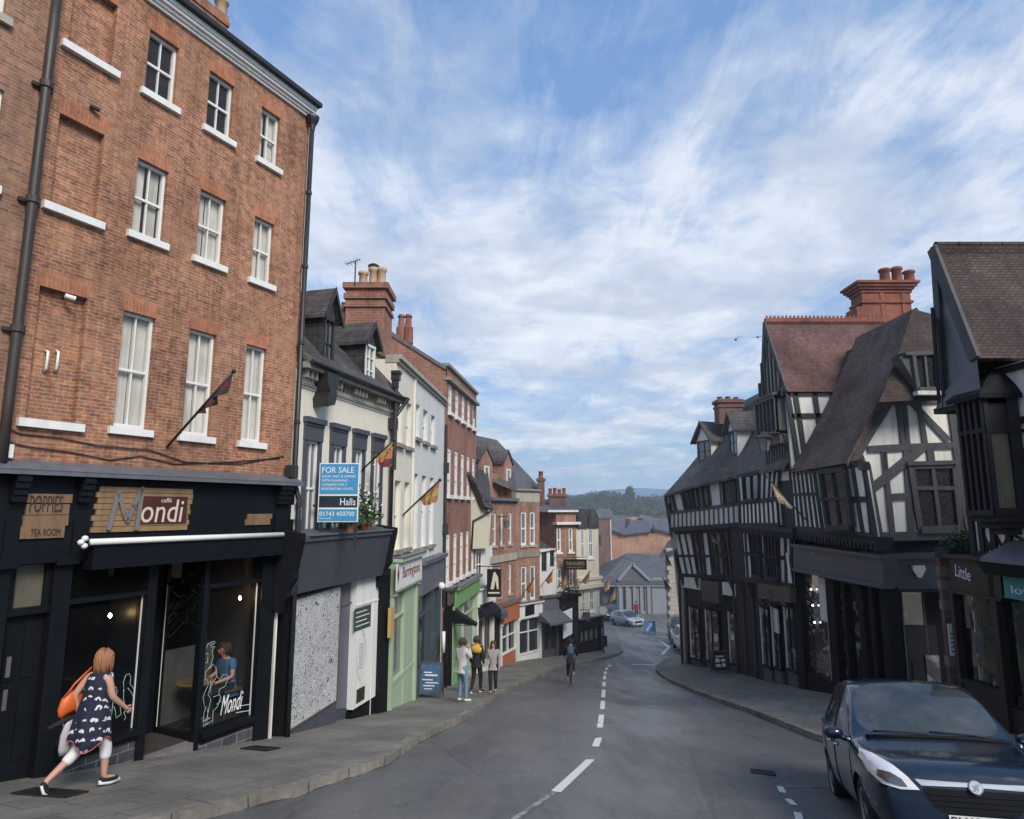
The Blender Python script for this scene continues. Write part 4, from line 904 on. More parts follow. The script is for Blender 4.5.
m.builds('console', M['blackm'], r2, size=12, bevel=.01)
m = MB(); m.box(L2, -.02, sb+.2, tf1-.0, tf1+.03, 0, .50); m.build('fascia_roof', M['lead'], r2)
hb = L2.rect(290, 597, 334.5, 722, .0); gA = L2.hit(336, 640, 0)[0]; gB = L2.hit(353, 640, 0)[0]; wb0 = gB; wb1 = L2.hit(378.5, 640, 0)[0]; pA = L2.hit(378.8, 640, .1)[0]; pB = L2.hit(387.5, 640, .1)[0]
def slopebox(m, pl, a, b, o, t1, d0, d1):   # lower edge follows the pavement, o above it
    m.prism(pl, [(a, gz(pl.P(a, 0).y)+o), (b, gz(pl.P(b, 0).y)+o), (b, t1), (a, t1)], d0, d1)
m = MB(); slopebox(m, L2, .0, e2-.1, -1.5, tf0+.1, -.3, -.12); m.build('shop_wall', M['greyshop'], r2)
sh0 = L2.hit(288.5, 660, .03)[0]; sh1 = gA; lowL = L2.hit(286.5, 733, .03)[1]; lowR = L2.hit(333, 703, .03)[1]
m = MB(); m.prism(L2, [(sh0-.08, -6), (sh1, -6), (sh1, lowR), (sh0-.08, lowL)], -.2, .06); m.build('plinth', M['greyshop'], r2)
m = MB(); m.box(L2, sh0-.2, sh0-.02, -6, tf0, -.2, .1); m.box(L2, pA, pB, -6, tf0+.1, -.2, .14); m.builds('pilaster', M['blackm'], r2)
def doodle(name):
    m_, nt, b = newmat(name); P = geo(nt)
    w1 = nd(nt, 'ShaderNodeTexNoise', Scale=5.0, Detail=3.0); lk(nt, P, w1.inputs['Vector'])
    va = nd(nt, 'ShaderNodeVectorMath', operation='MULTIPLY_ADD'); lk(nt, w1.outputs[1], va.inputs[0]); va.inputs[1].default_value = (.35, .35, .35); lk(nt, P, va.inputs[2])
    vo = nd(nt, 'ShaderNodeTexVoronoi', Scale=17.0, feature='DISTANCE_TO_EDGE'); lk(nt, va.outputs[0], vo.inputs['Vector'])
    v2 = nd(nt, 'ShaderNodeTexVoronoi', Scale=36.0, feature='DISTANCE_TO_EDGE'); lk(nt, va.outputs[0], v2.inputs['Vector'])
    c = mixc(nt, 1.0, ramp(nt, vo.outputs[0], [(.03, .15), (.09, 1.0)]), ramp(nt, v2.outputs[0], [(.03, .35), (.07, 1.0)]), 'MULTIPLY')
    n_ = noise(nt, P, 2.5, 4, .6); c = mixc(nt, ramp(nt, n_, [(.45, 0.0), (.7, .6)]), c, (.9, .9, .9))
    n5 = noise(nt, P, 7.0, 2, .5); c = mixc(nt, ramp(nt, n5, [(.68, 0.0), (.71, 1.0)]), c, (.03, .03, .03))
    c = mixc(nt, 1.0, c, (.60, .61, .60), 'MULTIPLY'); lk(nt, c, b.inputs['Base Color']); b.inputs['Roughness'].default_value = .7; return m_
M['doodle'] = doodle('doodled_hoarding'); M['brown_frame'] = paint('brown_batten', (.10, .07, .05), .7, .2, 3)
hb_t = L2.hit(313, 594, .07)[1]
m = MB(); m.prism(L2, [(sh0, lowL+.03), (sh1, lowR+.03), (sh1, hb_t+.05), (sh0, hb_t-.02)], -.1, .07); hd = m.build('hoarding', M['doodle'], r2)
m = MB(); q_ = [(sh0, lowL+.03), (sh1, lowR+.03), (sh1, hb_t+.05), (sh0, hb_t-.02)]
for p, q2 in zip(q_, q_[1:]+q_[:1]): m.beam(L2, p, q2, .035, .07, .085)
m.build('edge_batten', M['brown_frame'], hd)
m = MB(); slopebox(m, L2, gA, gB, .35, tf0+.1, -.25, -.1); m.box(L2, gA, gB, L2.hit(345, 605, 0)[1]-.02, L2.hit(345, 605, 0)[1]+.02, -.1, -.06); m.build('door', M['greyshopL'], r2)
wt1 = tf0+.05
m = MB(); m.prism(L2, [(wb0, L2.hit(351, 711, .05)[1]), (wb1, L2.hit(377, 695, .05)[1]), (wb1, wt1), (wb0, wt1)], -.1, .05)
zb = L2.hit(366, 603, .05)[1]; m.box(L2, wb0, wb1, zb-.02, zb+.02, .05, .07); x_ = L2.hit(372, 640, .05)[0]; m.box(L2, x_-.01, x_+.01, zb-3, zb, .05, .065)
wbd = m.build('hoarding', M['white2'], r2)
m = MB(); slopebox(m, L2, wb0, wb1, -1.5, L2.hit(364, 706, .04)[1], -.2, .04); m.build('plinth', M['blackm'], r2)
for (x0, y0, x1, y1, mt) in ((355, 609, 370.5, 626, 'pgreen'), (357, 690, 364.5, 699, 'text_dark')):
    if mt == 'pgreen' and 'pgreen' not in M: M['pgreen'] = paint('poster_dark_green', (.045, .07, .06), .5, .1, 3, streak=0)
    m = MB(); r = m.pbox(L2, x0, y0, x1, y1, .05, .06); po = m.build('poster', M[mt], wbd)
    if mt == 'pgreen':
        m = MB()
        for k in range(4): z = r[2]+(r[3]-r[2])*(.18+.2*k); m.box(L2, r[0]+.06, r[1]-.08-(.12*(k % 2)), z, z+.02, .06, .063)
        m.build('printed_line', M['text_white'], po)
M['faintink'] = paint('faint_print', (.38, .42, .40), .7, .2, 5, streak=0)
m = MB(); cc = L2.hit(361, 655, .05)
for rr in (.55, .48): m.tube([L2.P(cc[0]+.42*rr*math.cos(a_), cc[1]+rr*math.sin(a_), .052) for a_ in [2*math.pi*k/24 for k in range(25)]], .008, 4)
for k in range(9): m.box(L2, cc[0]-.12, cc[0]+.12, cc[1]-.3+.065*k, cc[1]-.27+.065*k, .05, .054)
m.box(L2, cc[0]-.15, cc[0]+.15, cc[1]-.85, cc[1]-.8, .05, .054); m.box(L2, cc[0]-.2, cc[0]+.2, cc[1]-1.02, cc[1]-.95, .05, .054)
m.build('emblem', M['faintink'], wbd)
# black downpipe and hoppers of the cream house
hp = thing('downpipe', 'black downpipe between the two cream houses', 'downpipe', L2.P(e2-.05, gz(18), .1)); sq = L2.hit(391, 470, .08)[0]
m = MB(); m.tube([L2.P(e2-.1, tE+.1, .42), L2.P(sq, tE-.5, .1), L2.P(sq, tf1, .1)], .055, 10); m.build('pipe', M['pipe'], hp, smooth=True)
m = MB(); m.box(L2, sq-.1, sq+.1, tE-.75, tE-.45, 0, .2); m.build('hopper', M['pipe'], hp)
c_ = L2.hit(331, 390, .3); m = MB(); pr_ = [(-.28, .35), (.28, .35), (.3, .15), (.16, .05), (.2, -.12), (.12, -.3), (-.2, -.38), (-.24, -.2), (-.12, -.05), (-.25, .1)]
m.prism(L2, [(c_[0]+x*.85, c_[1]+y) for x, y in pr_], .0, .35); tag(m.build('rainwater_head', M['pipe'], bevel=.02), 'large dark rainwater head under the eaves between the two dormers', 'rainwater head')
# burglar alarm boxes
m = MB(); m.pbox(L2, 291.5, 465, 298, 478, 0, .14); tag(m.build('alarm_box', M['pipe'], bevel=.01), 'dark grey box on the cream wall just right of the brick house corner', 'alarm box')
m = MB(); m.pbox(L2, 292.5, 505, 301, 519, 0, .12); tag(m.build('alarm_box', M['curtain'], bevel=.02), 'cream wall box beside the first window of the for sale house', 'alarm box')
# FOR SALE board
BP = Pl((0, 13.35, 0), (1, 0, 0), (.0, 0, 1), (0, -1, 0)); b0_ = BP.hit(317.2, 522); b1_ = BP.hit(359.8, 463)
M['saleblue'] = paint('board_blue', (.055, .26, .47), .45, .06, 2, streak=.05); M['saledark'] = paint('board_navy', (.012, .022, .038), .45, .1, 2, streak=0)
fs = thing('for_sale_board', 'blue and white FOR SALE board standing on the grey shop fascia', 'sign', BP.P((b0_[0]+b1_[0])/2, b0_[1], 0))
X0, X1, Z0, Z1 = b0_[0], b1_[0], b0_[1], b1_[1]; HH = Z1-Z0; WW = X1-X0
m = MB(); m.box(BP, X0, X1, Z0, Z1, -.03, .0); m.build('board', M['white'], fs)
m = MB(); m.box(BP, X0+.02, X1-.02, Z0+HH*.47, Z1-.02, 0, .006); m.box(BP, X0+.02, X1-.02, Z0+.02, Z0+HH*.215, 0, .006); m.build('blue_panel', M['saleblue'], fs)
m = MB(); m.box(BP, X0+.02, X1-.02, Z0+HH*.245, Z0+HH*.44, 0, .006); m.build('navy_panel', M['saledark'], fs)
T = lambda s_, x, z, w, h: text(s_, BP, X0+WW*x, Z0+HH*z, WW*w, HH*h, 'text_white', fs, d=.007, ext=.003)
T('FOR SALE', .07, .83, .80, .10); T('SHOP UNIT & UPPERS', .07, .75, .84, .04); T('WITH PLANNING', .07, .68, .64, .04); T('CONSENT FOR 3', .07, .61, .62, .04); T('RESIDENTIAL FLATS', .07, .54, .78, .04); T('Halls', .55, .28, .38, .12); T('01743 450700', .05, .10, .86, .075); T('halls.co.uk', .05, .05, .3, .025)
m = MB()
for x in (X0+.06, X1-.06): m.box(BP, x-.025, x+.025, tf1-.3, Z1-.1, -.09, -.03)
m.box(BP, X0-.12, X0+.06, Z0+.3, Z0+.35, -.09, -.05); m.build('post', M['pipe'], fs)
# plants in a trough on the fascia
def bush(name, label, cat, c, rx, ry, rz, n, seed, mat='green_leaf', leaf=.05, flowers=None, group=None, pot=None):
    r = random.Random(seed); root = thing(name, label, cat, c, group); m = MB(); c = V(c)
    for k in range(n):
        d = V((r.gauss(0, .45)*rx, r.gauss(0, .45)*ry, abs(r.gauss(0, .5))*rz)); p = c+d; s = leaf*r.uniform(.6, 1.5)
        x = V((r.gauss(0, 1), r.gauss(0, 1), r.gauss(0, .7))).normalized()*s; y = x.cross(V((r.gauss(0, 1), r.gauss(0, 1), r.gauss(0, 1)))).normalized()*s*.6
        m.face([p-x, p-y, p+x, p+y])
    m.build('foliage', M[mat], root)
    m = MB()
    for k in range(6): a_ = k*1.05; m.tube([c-V((0, 0, .05)), c+V((math.cos(a_)*rx*.5, math.sin(a_)*ry*.5, rz*.8))], .008, 4)
    m.build('stem', M['bark'], root)
    if flowers:
        m = MB()
        for k in range(n//14): p = c+V((r.gauss(0, .5)*rx, r.gauss(0, .5)*ry, abs(r.gauss(0, .6))*rz)); m.ball(p, leaf*.6, leaf*.6, leaf*.5, 6, 4)
        m.build('flower', M[flowers], root)
    if pot: m = MB(); m.lathe(c-V((0, 0, .18)), [(pot*.7, 0), (pot, .18), (pot*1.08, .2), (pot*.8, .2)], 12); m.build('pot', M['terracotta'], root)
    return root
p = L2.P(L2.hit(366, 520, .25)[0], tf1+.2, .25); bush('potted_plant', 'straggly green plant growing on the grey fascia right of the for sale board', 'plant', p, .3, .8, .62, 420, 3, leaf=.055, flowers='curtain', pot=.16)
p = L2.P(L2.hit(349, 530, .28)[0], tf1+.18, .28); bush('potted_plant', 'low leafy plant under the for sale board', 'plant', p, .25, .5, .25, 220, 4, leaf=.05, pot=.13)
b_ = L2.P(*L2.hit(362, 470, .02), .02); t_ = atY(394, 440, b_.y-.3)
flag('flag_pole', b_, t_, (.42, .98, .55, (.0, 0)), [M['flagB'], M['flagC'], M['flagA']], 'angled flag pole with a yellow and maroon flag on the cream house', r=.022)
# ================================================================== cream and pale blue rendered house
A3 = L2.P(e2, 0, 0); L3 = Pl.fac((A3.x, A3.y), (-2.58, 24.6)); e3 = L3.L
s3m = L3.hit(412, 500)[0]; tP3 = (L3.hit(394.2, 356)[1]+L3.hit(438, 397)[1])/2
r3 = thing('rendered_house', 'plain tall rendered house painted half cream and half pale blue with small recessed windows', 'house', L3.P(3, gz(21), 0))
def cols_rows(pl, cl, rowz, hw=None):
    return [(pl.hit(a, y, 0)[0], pl.hit(b, y, 0)[0], z0, z1) for a, b in cl for (y, z0, z1) in rowz]
zz0 = [L3.hit(417, 438)[1], L3.hit(417, 404)[1], L3.hit(417, 548)[1], L3.hit(417, 474)[1]]
hB = [(L3.hit(a, 430)[0], L3.hit(b, 430)[0]) for a, b in ((414.6, 419.5), (423, 427.6), (431, 435))]
hA = [(L3.hit(a, 430)[0], L3.hit(b, 430)[0]) for a, b in ((396.5, 402.5), (406, 411.2))]
zz1 = [L3.hit(400, 444)[1], L3.hit(400, 375)[1]+.3, L3.hit(400, 549)[1], L3.hit(400, 481)[1]]
wB = [(a, b, zz0[0], zz0[1]) for a, b in hB]+[(a, b, zz0[2], zz0[3]) for a, b in hB]
wA = [(a, b, zz1[0], zz1[0]+1.3) for a, b in hA]+[(a, b, zz1[2], zz1[3]) for a, b in hA]
m = MB(); m.wall(L3, 0, s3m, .0, tP3, [w+(.16,) for w in wA]); m.shell(L3, 0, s3m, -5, tP3, 6); m.build('wall', M['cream'], r3)
m = MB(); m.wall(L3, s3m, e3, .0, tP3-.02, [w+(.16,) for w in wB]); m.shell(L3, s3m, e3, -5, tP3-.02, 6); m.build('wall', M['paleblue'], r3)
for w in wA+wB: window(L3, w, r3, d=-.14, fw=.05, cols=2, rows=2, glass='glassM', sill=True, sillm='stoneC', silld=.10)
m = MB(); m.box(L3, -.02, e3, tP3, tP3+.12, -.3, .14); m.box(L3, -.02, e3, tP3-.1, tP3, -.3, .07); m.build('cornice', M['stone'], r3)
m = MB(); pr = Pl(L3.P(0, tP3+.05, -.25), L3.a, (V((0, 0, 1))*.5-L3.n*.86)); m.box(pr, 0, e3, 0, 3, -.06, 0); m.build('roof', M['slateB'], r3)
m = MB(); m.box(L3, s3m-.05, s3m+.05, 0, tP3, 0, .05); m.build('pilaster', M['cream'], r3)
hp = thing('downpipe', 'tall black downpipe with ornate hopper on the corner of the cream rendered house', 'downpipe', L3.P(.15, gz(19), .1))
sz = L3.hit(395.5, 380, .1)[0]; tz = L3.hit(395.5, 371, .1)[1]
m = MB(); m.tube([L3.P(sz, tz, .12), L3.P(sz, tz-2.6, .12)], .06, 8); m.build('pipe', M['pipe'], hp); m = MB(); m.box(L3, sz-.07, sz+.07, tz-.45, tz-.25, .02, .18); m.box(L3, sz-.09, sz+.09, tz-.25, tz-.08, .0, .22); m.box(L3, sz-.12, sz+.12, tz-.08, tz, .0, .25); m.build('hopper', M['pipe'], hp)
hp = thing('downpipe', 'black downpipe where the pale blue house meets the red brick house', 'downpipe', L3.P(e3, gz(24), .1))
m = MB(); m.tube([L3.P(e3, L3.hit(438, 420)[1], .08), L3.P(e3, gz(24.6)+3, .08)], .05, 8); m.build('pipe', M['pipe'], hp)
m = MB()
for y in (466, 530): z = L3.hit(438, y)[1]; m.box(L3, e3-.08, e3+.08, z-.2, z+.2, .0, .2)
m.builds('collar', M['pipe'], hp)
b_ = L3.P(*L3.hit(403, 515, .02), .02); t_ = atY(440, 480, b_.y-.6)
flag('flag_pole', b_, t_, (.45, .99, .5, (0, 0)), [M['flagC'], M['flagB'], M['flagC']], 'angled flag pole with an orange and yellow flag on the pale blue house', r=.026)
def shopfront(pl, parent, a, b, tf0, tf1, frame, fasc, base=.45, riser=None, dd=.12, mull=2, glass='glassD', door=None, pw=.16, fd=.22):
    """one shopfront between a and b along the facade: pilasters, fascia, mullions, panes, riser that follows the slope"""
    m = MB(); m.box(pl, a, b, tf0, tf1, -.05, fd); m.box(pl, a-.04, b+.04, tf1, tf1+.09, -.05, fd+.12); fo = m.build('fascia', M[fasc], parent, bevel=.01)
    m = MB(); m.box(pl, a-.04, b+.04, tf1+.09, tf1+.13, -.05, fd+.14); m.build('fascia_roof', M['lead'], fo)
    for x0, x1 in ((a, a+pw), (b-pw, b)):
        m = MB(); slopebox(m, pl, x0, x1, -1, tf1+.05, -.15, dd); m.box(pl, x0-.02, x1+.02, tf0-.1, tf0+.04, 0, dd+.06); m.build('pilaster', M[frame], parent)
    ga, gbb = gz(pl.P(a, 0).y), gz(pl.P(b, 0).y); lv = ga+.12+base
    m = MB(); slopebox(m, pl, a+pw, b-pw, -1, lv-.05, -.15, .03); m.build('stall_riser', M[riser or frame], parent)
    m = MB(); m.box(pl, a+pw, b-pw, lv-.05, lv+.02, -.15, .07); m.box(pl, a+pw, b-pw, tf0-.08, tf0, -.1, .04); m.box(pl, a+pw, b-pw, tf0-.75, tf0-.7, -.1, .02)
    for k in range(mull+1): x = a+pw+(b-a-2*pw)*k/mull; m.box(pl, x-.03, x+.03, lv, tf0, -.1, .03)
    w = m.build('shop_window', M[frame], parent)
    m = MB(); m.box(pl, a+pw, b-pw, lv, tf0, -.09, -.06); m.build('pane', M[glass], w)
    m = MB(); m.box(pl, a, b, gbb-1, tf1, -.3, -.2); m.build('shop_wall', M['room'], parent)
    if door:
        x0, x1, mat_ = door; m = MB(); g0 = gz(pl.P(x1, 0).y); m.box(pl, x0, x1, g0-.2, tf0-.02, -.1, .045); m.build('door', M[mat_], parent)
ta, tb = L3.hit(400, 590, .15)[1], L3.hit(400, 561, .15)[1]
sA, sB = L3.hit(388, 600, .1)[0], L3.hit(417.5, 600, .1)[0]
shopfront(L3, r3, max(sA, -.1), sB, ta, tb, 'greenp', 'greenp', base=.55, mull=1, glass='glassM', door=(sB-1.35, sB-.2, 'greenp'))
r = L3.rect(395.5, 566, 416, 590, .23); m = MB(); m.box(L3, sA+.25, sB-.12, ta+.06, tb-.03, .22, .24); sg = m.build('sign_board', M['white2'], r3)
text('Barringtons', L3, sA+.9, ta+.22, sB-sA-1.35, (tb-ta)*.5, 'text_red', sg, d=.241)
m = MB(); m.prism(L3, [(sA+.42, ta+.2), (sA+.52, ta+.45), (sA+.42, ta+.7), (sA+.32, ta+.45)], .24, .246); m.build('emblem', M['text_red'], sg)
q = L3.hit(388.5, 623, .14); m = MB(); m.box(L3, q[0]-.0, q[0]+.34, q[1]-.35, q[1]+.35, .12, .2); tag(m.build('wall_sign', M['flagB']), 'small yellow sign fixed to the pale green shopfront', 'sign')
tc_, td_ = L3.hit(430, 591, .2)[1], L3.hit(430, 562, .2)[1]; sC, sD = sB+.02, L3.hit(442, 600, .15)[0]
shopfront(L3, r3, sC, min(sD, e3+.1), tc_, td_, 'teal', 'greyshopL', base=.6, mull=2, door=(sC+2.2, sC+3.1, 'teal'))

# ================================================================== tall Georgian brick house
L4 = Pl.fac((-2.52, 24.62), (-1.72, 31.0)); e4 = L4.L
r4 = thing('brick_house', 'tall red brick house with a parapet and rows of narrow white framed windows', 'house', L4.P(3, gz(28), 0))
tP4 = (L4.hit(437, 357)[1]+L4.hit(469, 387)[1])/2
xs4 = [(440.2, 444.2), (448.4, 451.6), (455.2, 458), (460.2, 462.7), (465.4, 467.8)]
def zmid(pl, x0, y0, x1, y1): return (pl.hit(x0, y0)[1]+pl.hit(x1, y1)[1])/2
rows4 = [(zmid(L4, 445, 408, 467, 425), zmid(L4, 445, 378, 467, 401)), (zmid(L4, 445, 493, 467, 498), zmid(L4, 445, 445, 467, 457)), (zmid(L4, 444, 584, 466, 573), zmid(L4, 444, 535, 466, 531))]
dvl = e4/5
cl4 = [(.35+dvl*k, .35+dvl*k+.66) for k in range(5)]
w4 = [(a, b, z0, z1) for z0, z1 in rows4 for a, b in cl4]
m = MB(); m.wall(L4, 0, e4, L4.hit(447, 592)[1]-.6, tP4, [w+(.12,) for w in w4]); m.shell(L4, 0, e4, -6, tP4-.6, 7); m.build('wall', M['brickB'], r4)
for w in w4: window(L4, w, r4, d=-.07, fw=.13, cols=2, rows=3, glass='glassM', sill=True, silld=.12, sillh=.14)
m = MB(); m.box(L4, -.05, e4+.05, tP4, tP4+.12, -.35, .1); m.box(L4, -.05, e4+.05, tP4-.55, tP4-.42, -.1, .16); m.build('parapet', M['stoneC'], r4)
hv = L4.hits([(386, 328), (432, 354)], 0)
D4 = Pl(L4.P(-.02, 0, 0), -L4.n*-1.0, V((0, 0, 1)), -L4.a)
g = D4.hits([(376, 470), (376, 322), (389, 329), (434, 357), (436, 470)])
m = MB(); m.prism(D4, [(g[0][0], 0), (g[0][0], g[1][1]-.1), (g[2][0], g[2][1]), (-.05, tP4-.2), (-.05, 0)], -.4, 0); m.build('gable_wall', M['brickB'], r4)
m = MB(); m.beam(D4, (g[2][0]-.9, g[2][1]+.45), (-.02, tP4-.1), .12, -.45, .06); m.build('coping', M['stoneD'], r4)
zr4 = g[2][1]; bk = -g[2][0]
m = MB(); 
m.face([L4.P(0, tP4-.3, -.3), L4.P(e4, tP4-.3, -.3), L4.P(e4, zr4+.3, -3.6), L4.P(0, zr4+.3, -3.6)], [(0, 0), (e4, 0), (e4, 4), (0, 4)])
m.face([L4.P(0, tP4-.3, -7), L4.P(e4, tP4-.3, -7), L4.P(e4, zr4+.3, -3.6), L4.P(0, zr4+.3, -3.6)], [(0, 0), (e4, 0), (e4, 4), (0, 4)]); m.build('roof', M['slate'], r4)
c_ = D4.hit(404, 336, -.9); 
for x in (401, 408):
    q = D4.hit(x, 337, -1.2); m = MB(); m.lathe(D4.P(q[0], q[1]-.3, -1.2), [(.22, 0), (.2, .7), (.14, .75), (.12, 1.1), (.17, 1.15), (.12, 1.25)], 10); m.build('chimney_pot', M['brickchim' if x > 404 else 'brickB'], r4)
ce = L4.hit(474, 418, 0); m = MB(); m.box(L4, e4-.6, e4+.15, tP4-1.2, L4.hit(472, 405)[1], -1.5, -.02); m.build('chimney', M['brickD'], r4)
tg0 = L4.hit(447, 607, .15)[1]; tg1 = L4.hit(447, 592, .15)[1]
m4 = L4.hit(455, 610, .2)[0]
shopfront(L4, r4, .15, m4-.05, tg0, tg1, 'blackm', 'brown_frame', base=.5, mull=2, fd=.2)
q = L4.hit(441.5, 586, .3); m = MB(); m.ball(L4.P(q[0], q[1], .3), .13, .13, .13, 10, 8); m.build('finial', M['white'], r4, smooth=True)
tg2 = L4.hit(465, 600, .15)[1]; tg3 = L4.hit(465, 584, .15)[1]
shopfront(L4, r4, m4, e4-.05, tg2, tg3, 'greenp', 'green', base=.4, mull=2, fd=.25, glass='glassM')
m = MB(); m.box(L4, m4+.2, m4+1.4, gz(28)-.3, tg2-.4, .0, .06); m.build('door', M['green'], r4)
def awning(pl, a, b, t1, drop, proj, mat, label, valance=.18):
    r = thing('awning', label, 'awning', pl.P((a+b)/2, t1, 0))
    m = MB(); p = Pl(pl.P(0, 0, 0), pl.n, V((0, 0, 1)), -pl.a)
    m.prism(p, [(.05, t1), (.05, t1-.06), (proj-.02, t1-drop-.05), (proj, t1-drop)], -b, -a); m.prism(p, [(.05, t1-.06), (proj-.02, t1-drop-.05), (.05, t1-drop*.9)], -a-.02, -a); m.prism(p, [(.05, t1-.06), (proj-.02, t1-drop-.05), (.05, t1-drop*.9)], -b, -b+.02)
    m.build('canopy', M[mat], r)
    m = MB(); m.box(pl, a, b, t1-drop-valance, t1-drop+.01, proj-.03, proj); m.build('valance', M[mat], r)
    m = MB()
    for s in (a+.03, b-.03): m.tube([pl.P(s, t1-drop*1.1, .06), pl.P(s, t1-drop-.04, proj-.03)], .018, 6)
    m.build('bracket', M['pipe'], r); return r
aa = L4.hit(438, 618, .9)[0]; ab = L4.hit(464, 612, .0)[0]
awning(L4, 1.1, m4+.4, L4.hit(452, 609, .1)[1], .55, 1.0, 'blackm', 'black fabric canopy sticking out over the shop next to the green shopfront', .1)
p = L4.P(*L4.hit(443.5, 642, .3), .3); m = MB(); m.tube([p-V((0, 0, .35)), p+V((0, 0, .35))], .06, 8); tag(m.build('wall_light', M['white'], smooth=True), 'tall slim white wall light beside the black canopy', 'wall light')
# A-board outside
def aboard(label, base, ang, w, h, tilt, mat, frame, lines, glyph=None):
    r = thing('pavement_sign', label, 'pavement sign', base)
    for sgn in (1, -1):
        a = V((math.cos(ang), math.sin(ang), 0)); nn = V((a.y, -a.x, 0))*sgn; a = a*sgn
        b = (V((0, 0, 1))*math.cos(tilt)-nn*math.sin(tilt)); p = Pl(V(base)+nn*(h*math.sin(tilt)+.01), a, b)
        m = MB(); m.box(p, -w/2, -w/2+.05, 0, h, -.03, 0); m.box(p, w/2-.05, w/2, 0, h, -.03, 0); m.box(p, -w/2+.05, w/2-.05, .12, .18, -.03, 0); m.box(p, -w/2+.05, w/2-.05, h-.06, h, -.03, 0)
        f = m.build('frame', M[frame], r)
        m = MB(); m.box(p, -w/2+.05, w/2-.05, .18, h-.06, -.025, -.012); m.build('panel', M[mat], r)
        if sgn == 1:
            m = MB()
            for (x0, x1, z0, z1) in lines: m.box(p, -w/2+w*x0, -w/2+w*x1, h*z0, h*z1, -.012, -.008)
            m.build('printed_panel', M['text_white'], r)
            if glyph: text(glyph[0], p, -w/2+w*glyph[1], h*glyph[2], w*glyph[3], h*glyph[4], 'text_white', r, d=-.012)
    return r
M['posterblue'] = paint('poster_blue', (.05, .12, .22), .5, .6, 9, streak=0)
g_ = ghit(431, 697, .12); aboard('blue poster A board in a wooden frame on the left pavement', (g_.x, g_.y, g_.z), -.12, .72, 1.05, .22, 'posterblue', 'timberG', [(.2, .55, .70, .73), (.25, .8, .62, .66), (.15, .6, .5, .53), (.3, .85, .42, .45), (.2, .7, .34, .37), (.25, .6, .26, .285)])

# ================================================================== cream gabled house with swooping roof (behind the bend)
L5 = Pl.fac((-1.72, 31.0), (-.97, 32.9)); e5 = L5.L
r5 = thing('cream_cottage', 'narrow cream house with a steep dark swept roof above a white shopfront', 'house', L5.P(1, gz(32), 0))
q = lambda x, y: L5.hit(x, y)
g5 = L5.hits([(471, 486), (483.5, 503.5), (491.5, 511), (489, 548), (471, 549)], .3)
m = MB(); m.prism(L5, g5, -4, .3); m.build('upper_wall', M['creamD'], r5)
m = MB(); m.wall(L5, 0, e5, L5.hit(480, 592)[1], q(480, 549)[1]+.1, [L5.rect(476.5, 552, 482.5, 577)+(.1,)]); m.build('wall', M['white2'], r5)
window(L5, L5.rect(476.5, 552, 482.5, 577), r5, d=-.08, fw=.06, glass='glassD')
m = MB()
ed = L5.hits([(470, 476), (478, 489), (484.5, 506), (493, 510)], .6); eu = [(a, b+.18) for a, b in ed]
for i in range(3): m.prism(L5, [ed[i], ed[i+1], eu[i+1], eu[i]], -3.5, .62)
m.build('roof', M['slateB'], r5)
rb5 = [L5.P(*e, .5) for e in L5.hits([(470, 474), (486, 505), (499, 499)], .5)]
m = MB(); a_, b_, c_ = atY(470, 434, 34.2), atY(470, 480, 31.6), atY(492, 508, 32.6); d_ = atY(488, 470, 34.4)
m.face([b_, c_, d_, a_], [(0, 0), (3, 0), (3, 3), (0, 3)]); m.build('roof', M['slate'], r5)
hp = L5.hits([(492, 510), (486, 514), (473, 521), (471.5, 549)], .35); m = MB(); m.tube([L5.P(a, b, .36) for a, b in hp], .045, 6); m.build('pipe', M['pipe'], r5)
t0_ = L5.hit(480, 605, .2)[1]; t1_ = L5.hit(480, 590, .2)[1]
shopfront(L5, r5, .0, e5, t0_, t1_, 'white2', 'white2', base=.3, mull=2, fd=.2, pw=.2)
m = MB(); m.prism(L5, L5.hits([(476, 585), (483, 580), (483, 590), (476, 595)], .42), .2, .225); m.build('sign_plate', M['text_dark'], r5)
awning(L5, .1, e5-.05, t0_, .45, .5, 'blackm', 'short black awning on the white shopfront of the cream house', .2)
def hangsign(label, c, w, h, mat, parentpl=None, lines=(), name='hanging_sign', arm=True, depth=.06):
    r = thing(name, label, 'sign', c); p = Pl(V(c), V((1, 0, 0)), V((0, 0, 1)), V((0, -1, 0)))
    m = MB(); m.box(p, -w/2, w/2, -h, 0, -depth/2, depth/2); m.build('board', M[mat], r, bevel=.01)
    m = MB(); m.tube([p.P(-w/2-.5, .12, 0), p.P(w/2, .12, 0)], .025, 6); m.tube([p.P(-w*.35, .12, 0), p.P(-w*.35, 0, 0)], .012, 5); m.tube([p.P(w*.35, .12, 0), p.P(w*.35, 0, 0)], .012, 5); m.build('bracket', M['pipe'], r)
    for s_, x, z, ww_, hh_, mt in lines: text(s_, p, -w/2+w*x, -h+h*z, w*ww_, h*hh_, mt, r, d=depth/2)
    return r, p
def px_size(x0, y0, x1, y1, Y): a, b = atY(x0, y0, Y), atY(x1, y1, Y); return V(((a.x+b.x)/2, Y, a.z)), b.x-a.x, a.z-b.z
c, w, h = px_size(487, 569, 501, 597, 31); hs, p = hangsign('black pictorial hanging sign with a pale standing figure', c, w, h, 'blackm')
m = MB(); m.prism(p, [(-w*.25, -h*.72), (-.02, -h*.12), (w*.08, -h*.1), (w*.3, -h*.3), (w*.34, -h*.72), (w*.22, -h*.72), (w*.1, -h*.4), (0, -h*.72)], .03, .036); m.build('picture', M['text_cream'], hs)
m = MB(); m.box(p, -w*.4, w*.4, -h*.88, -h*.82, .03, .034); m.build('lettering', M['text_cream'], hs)

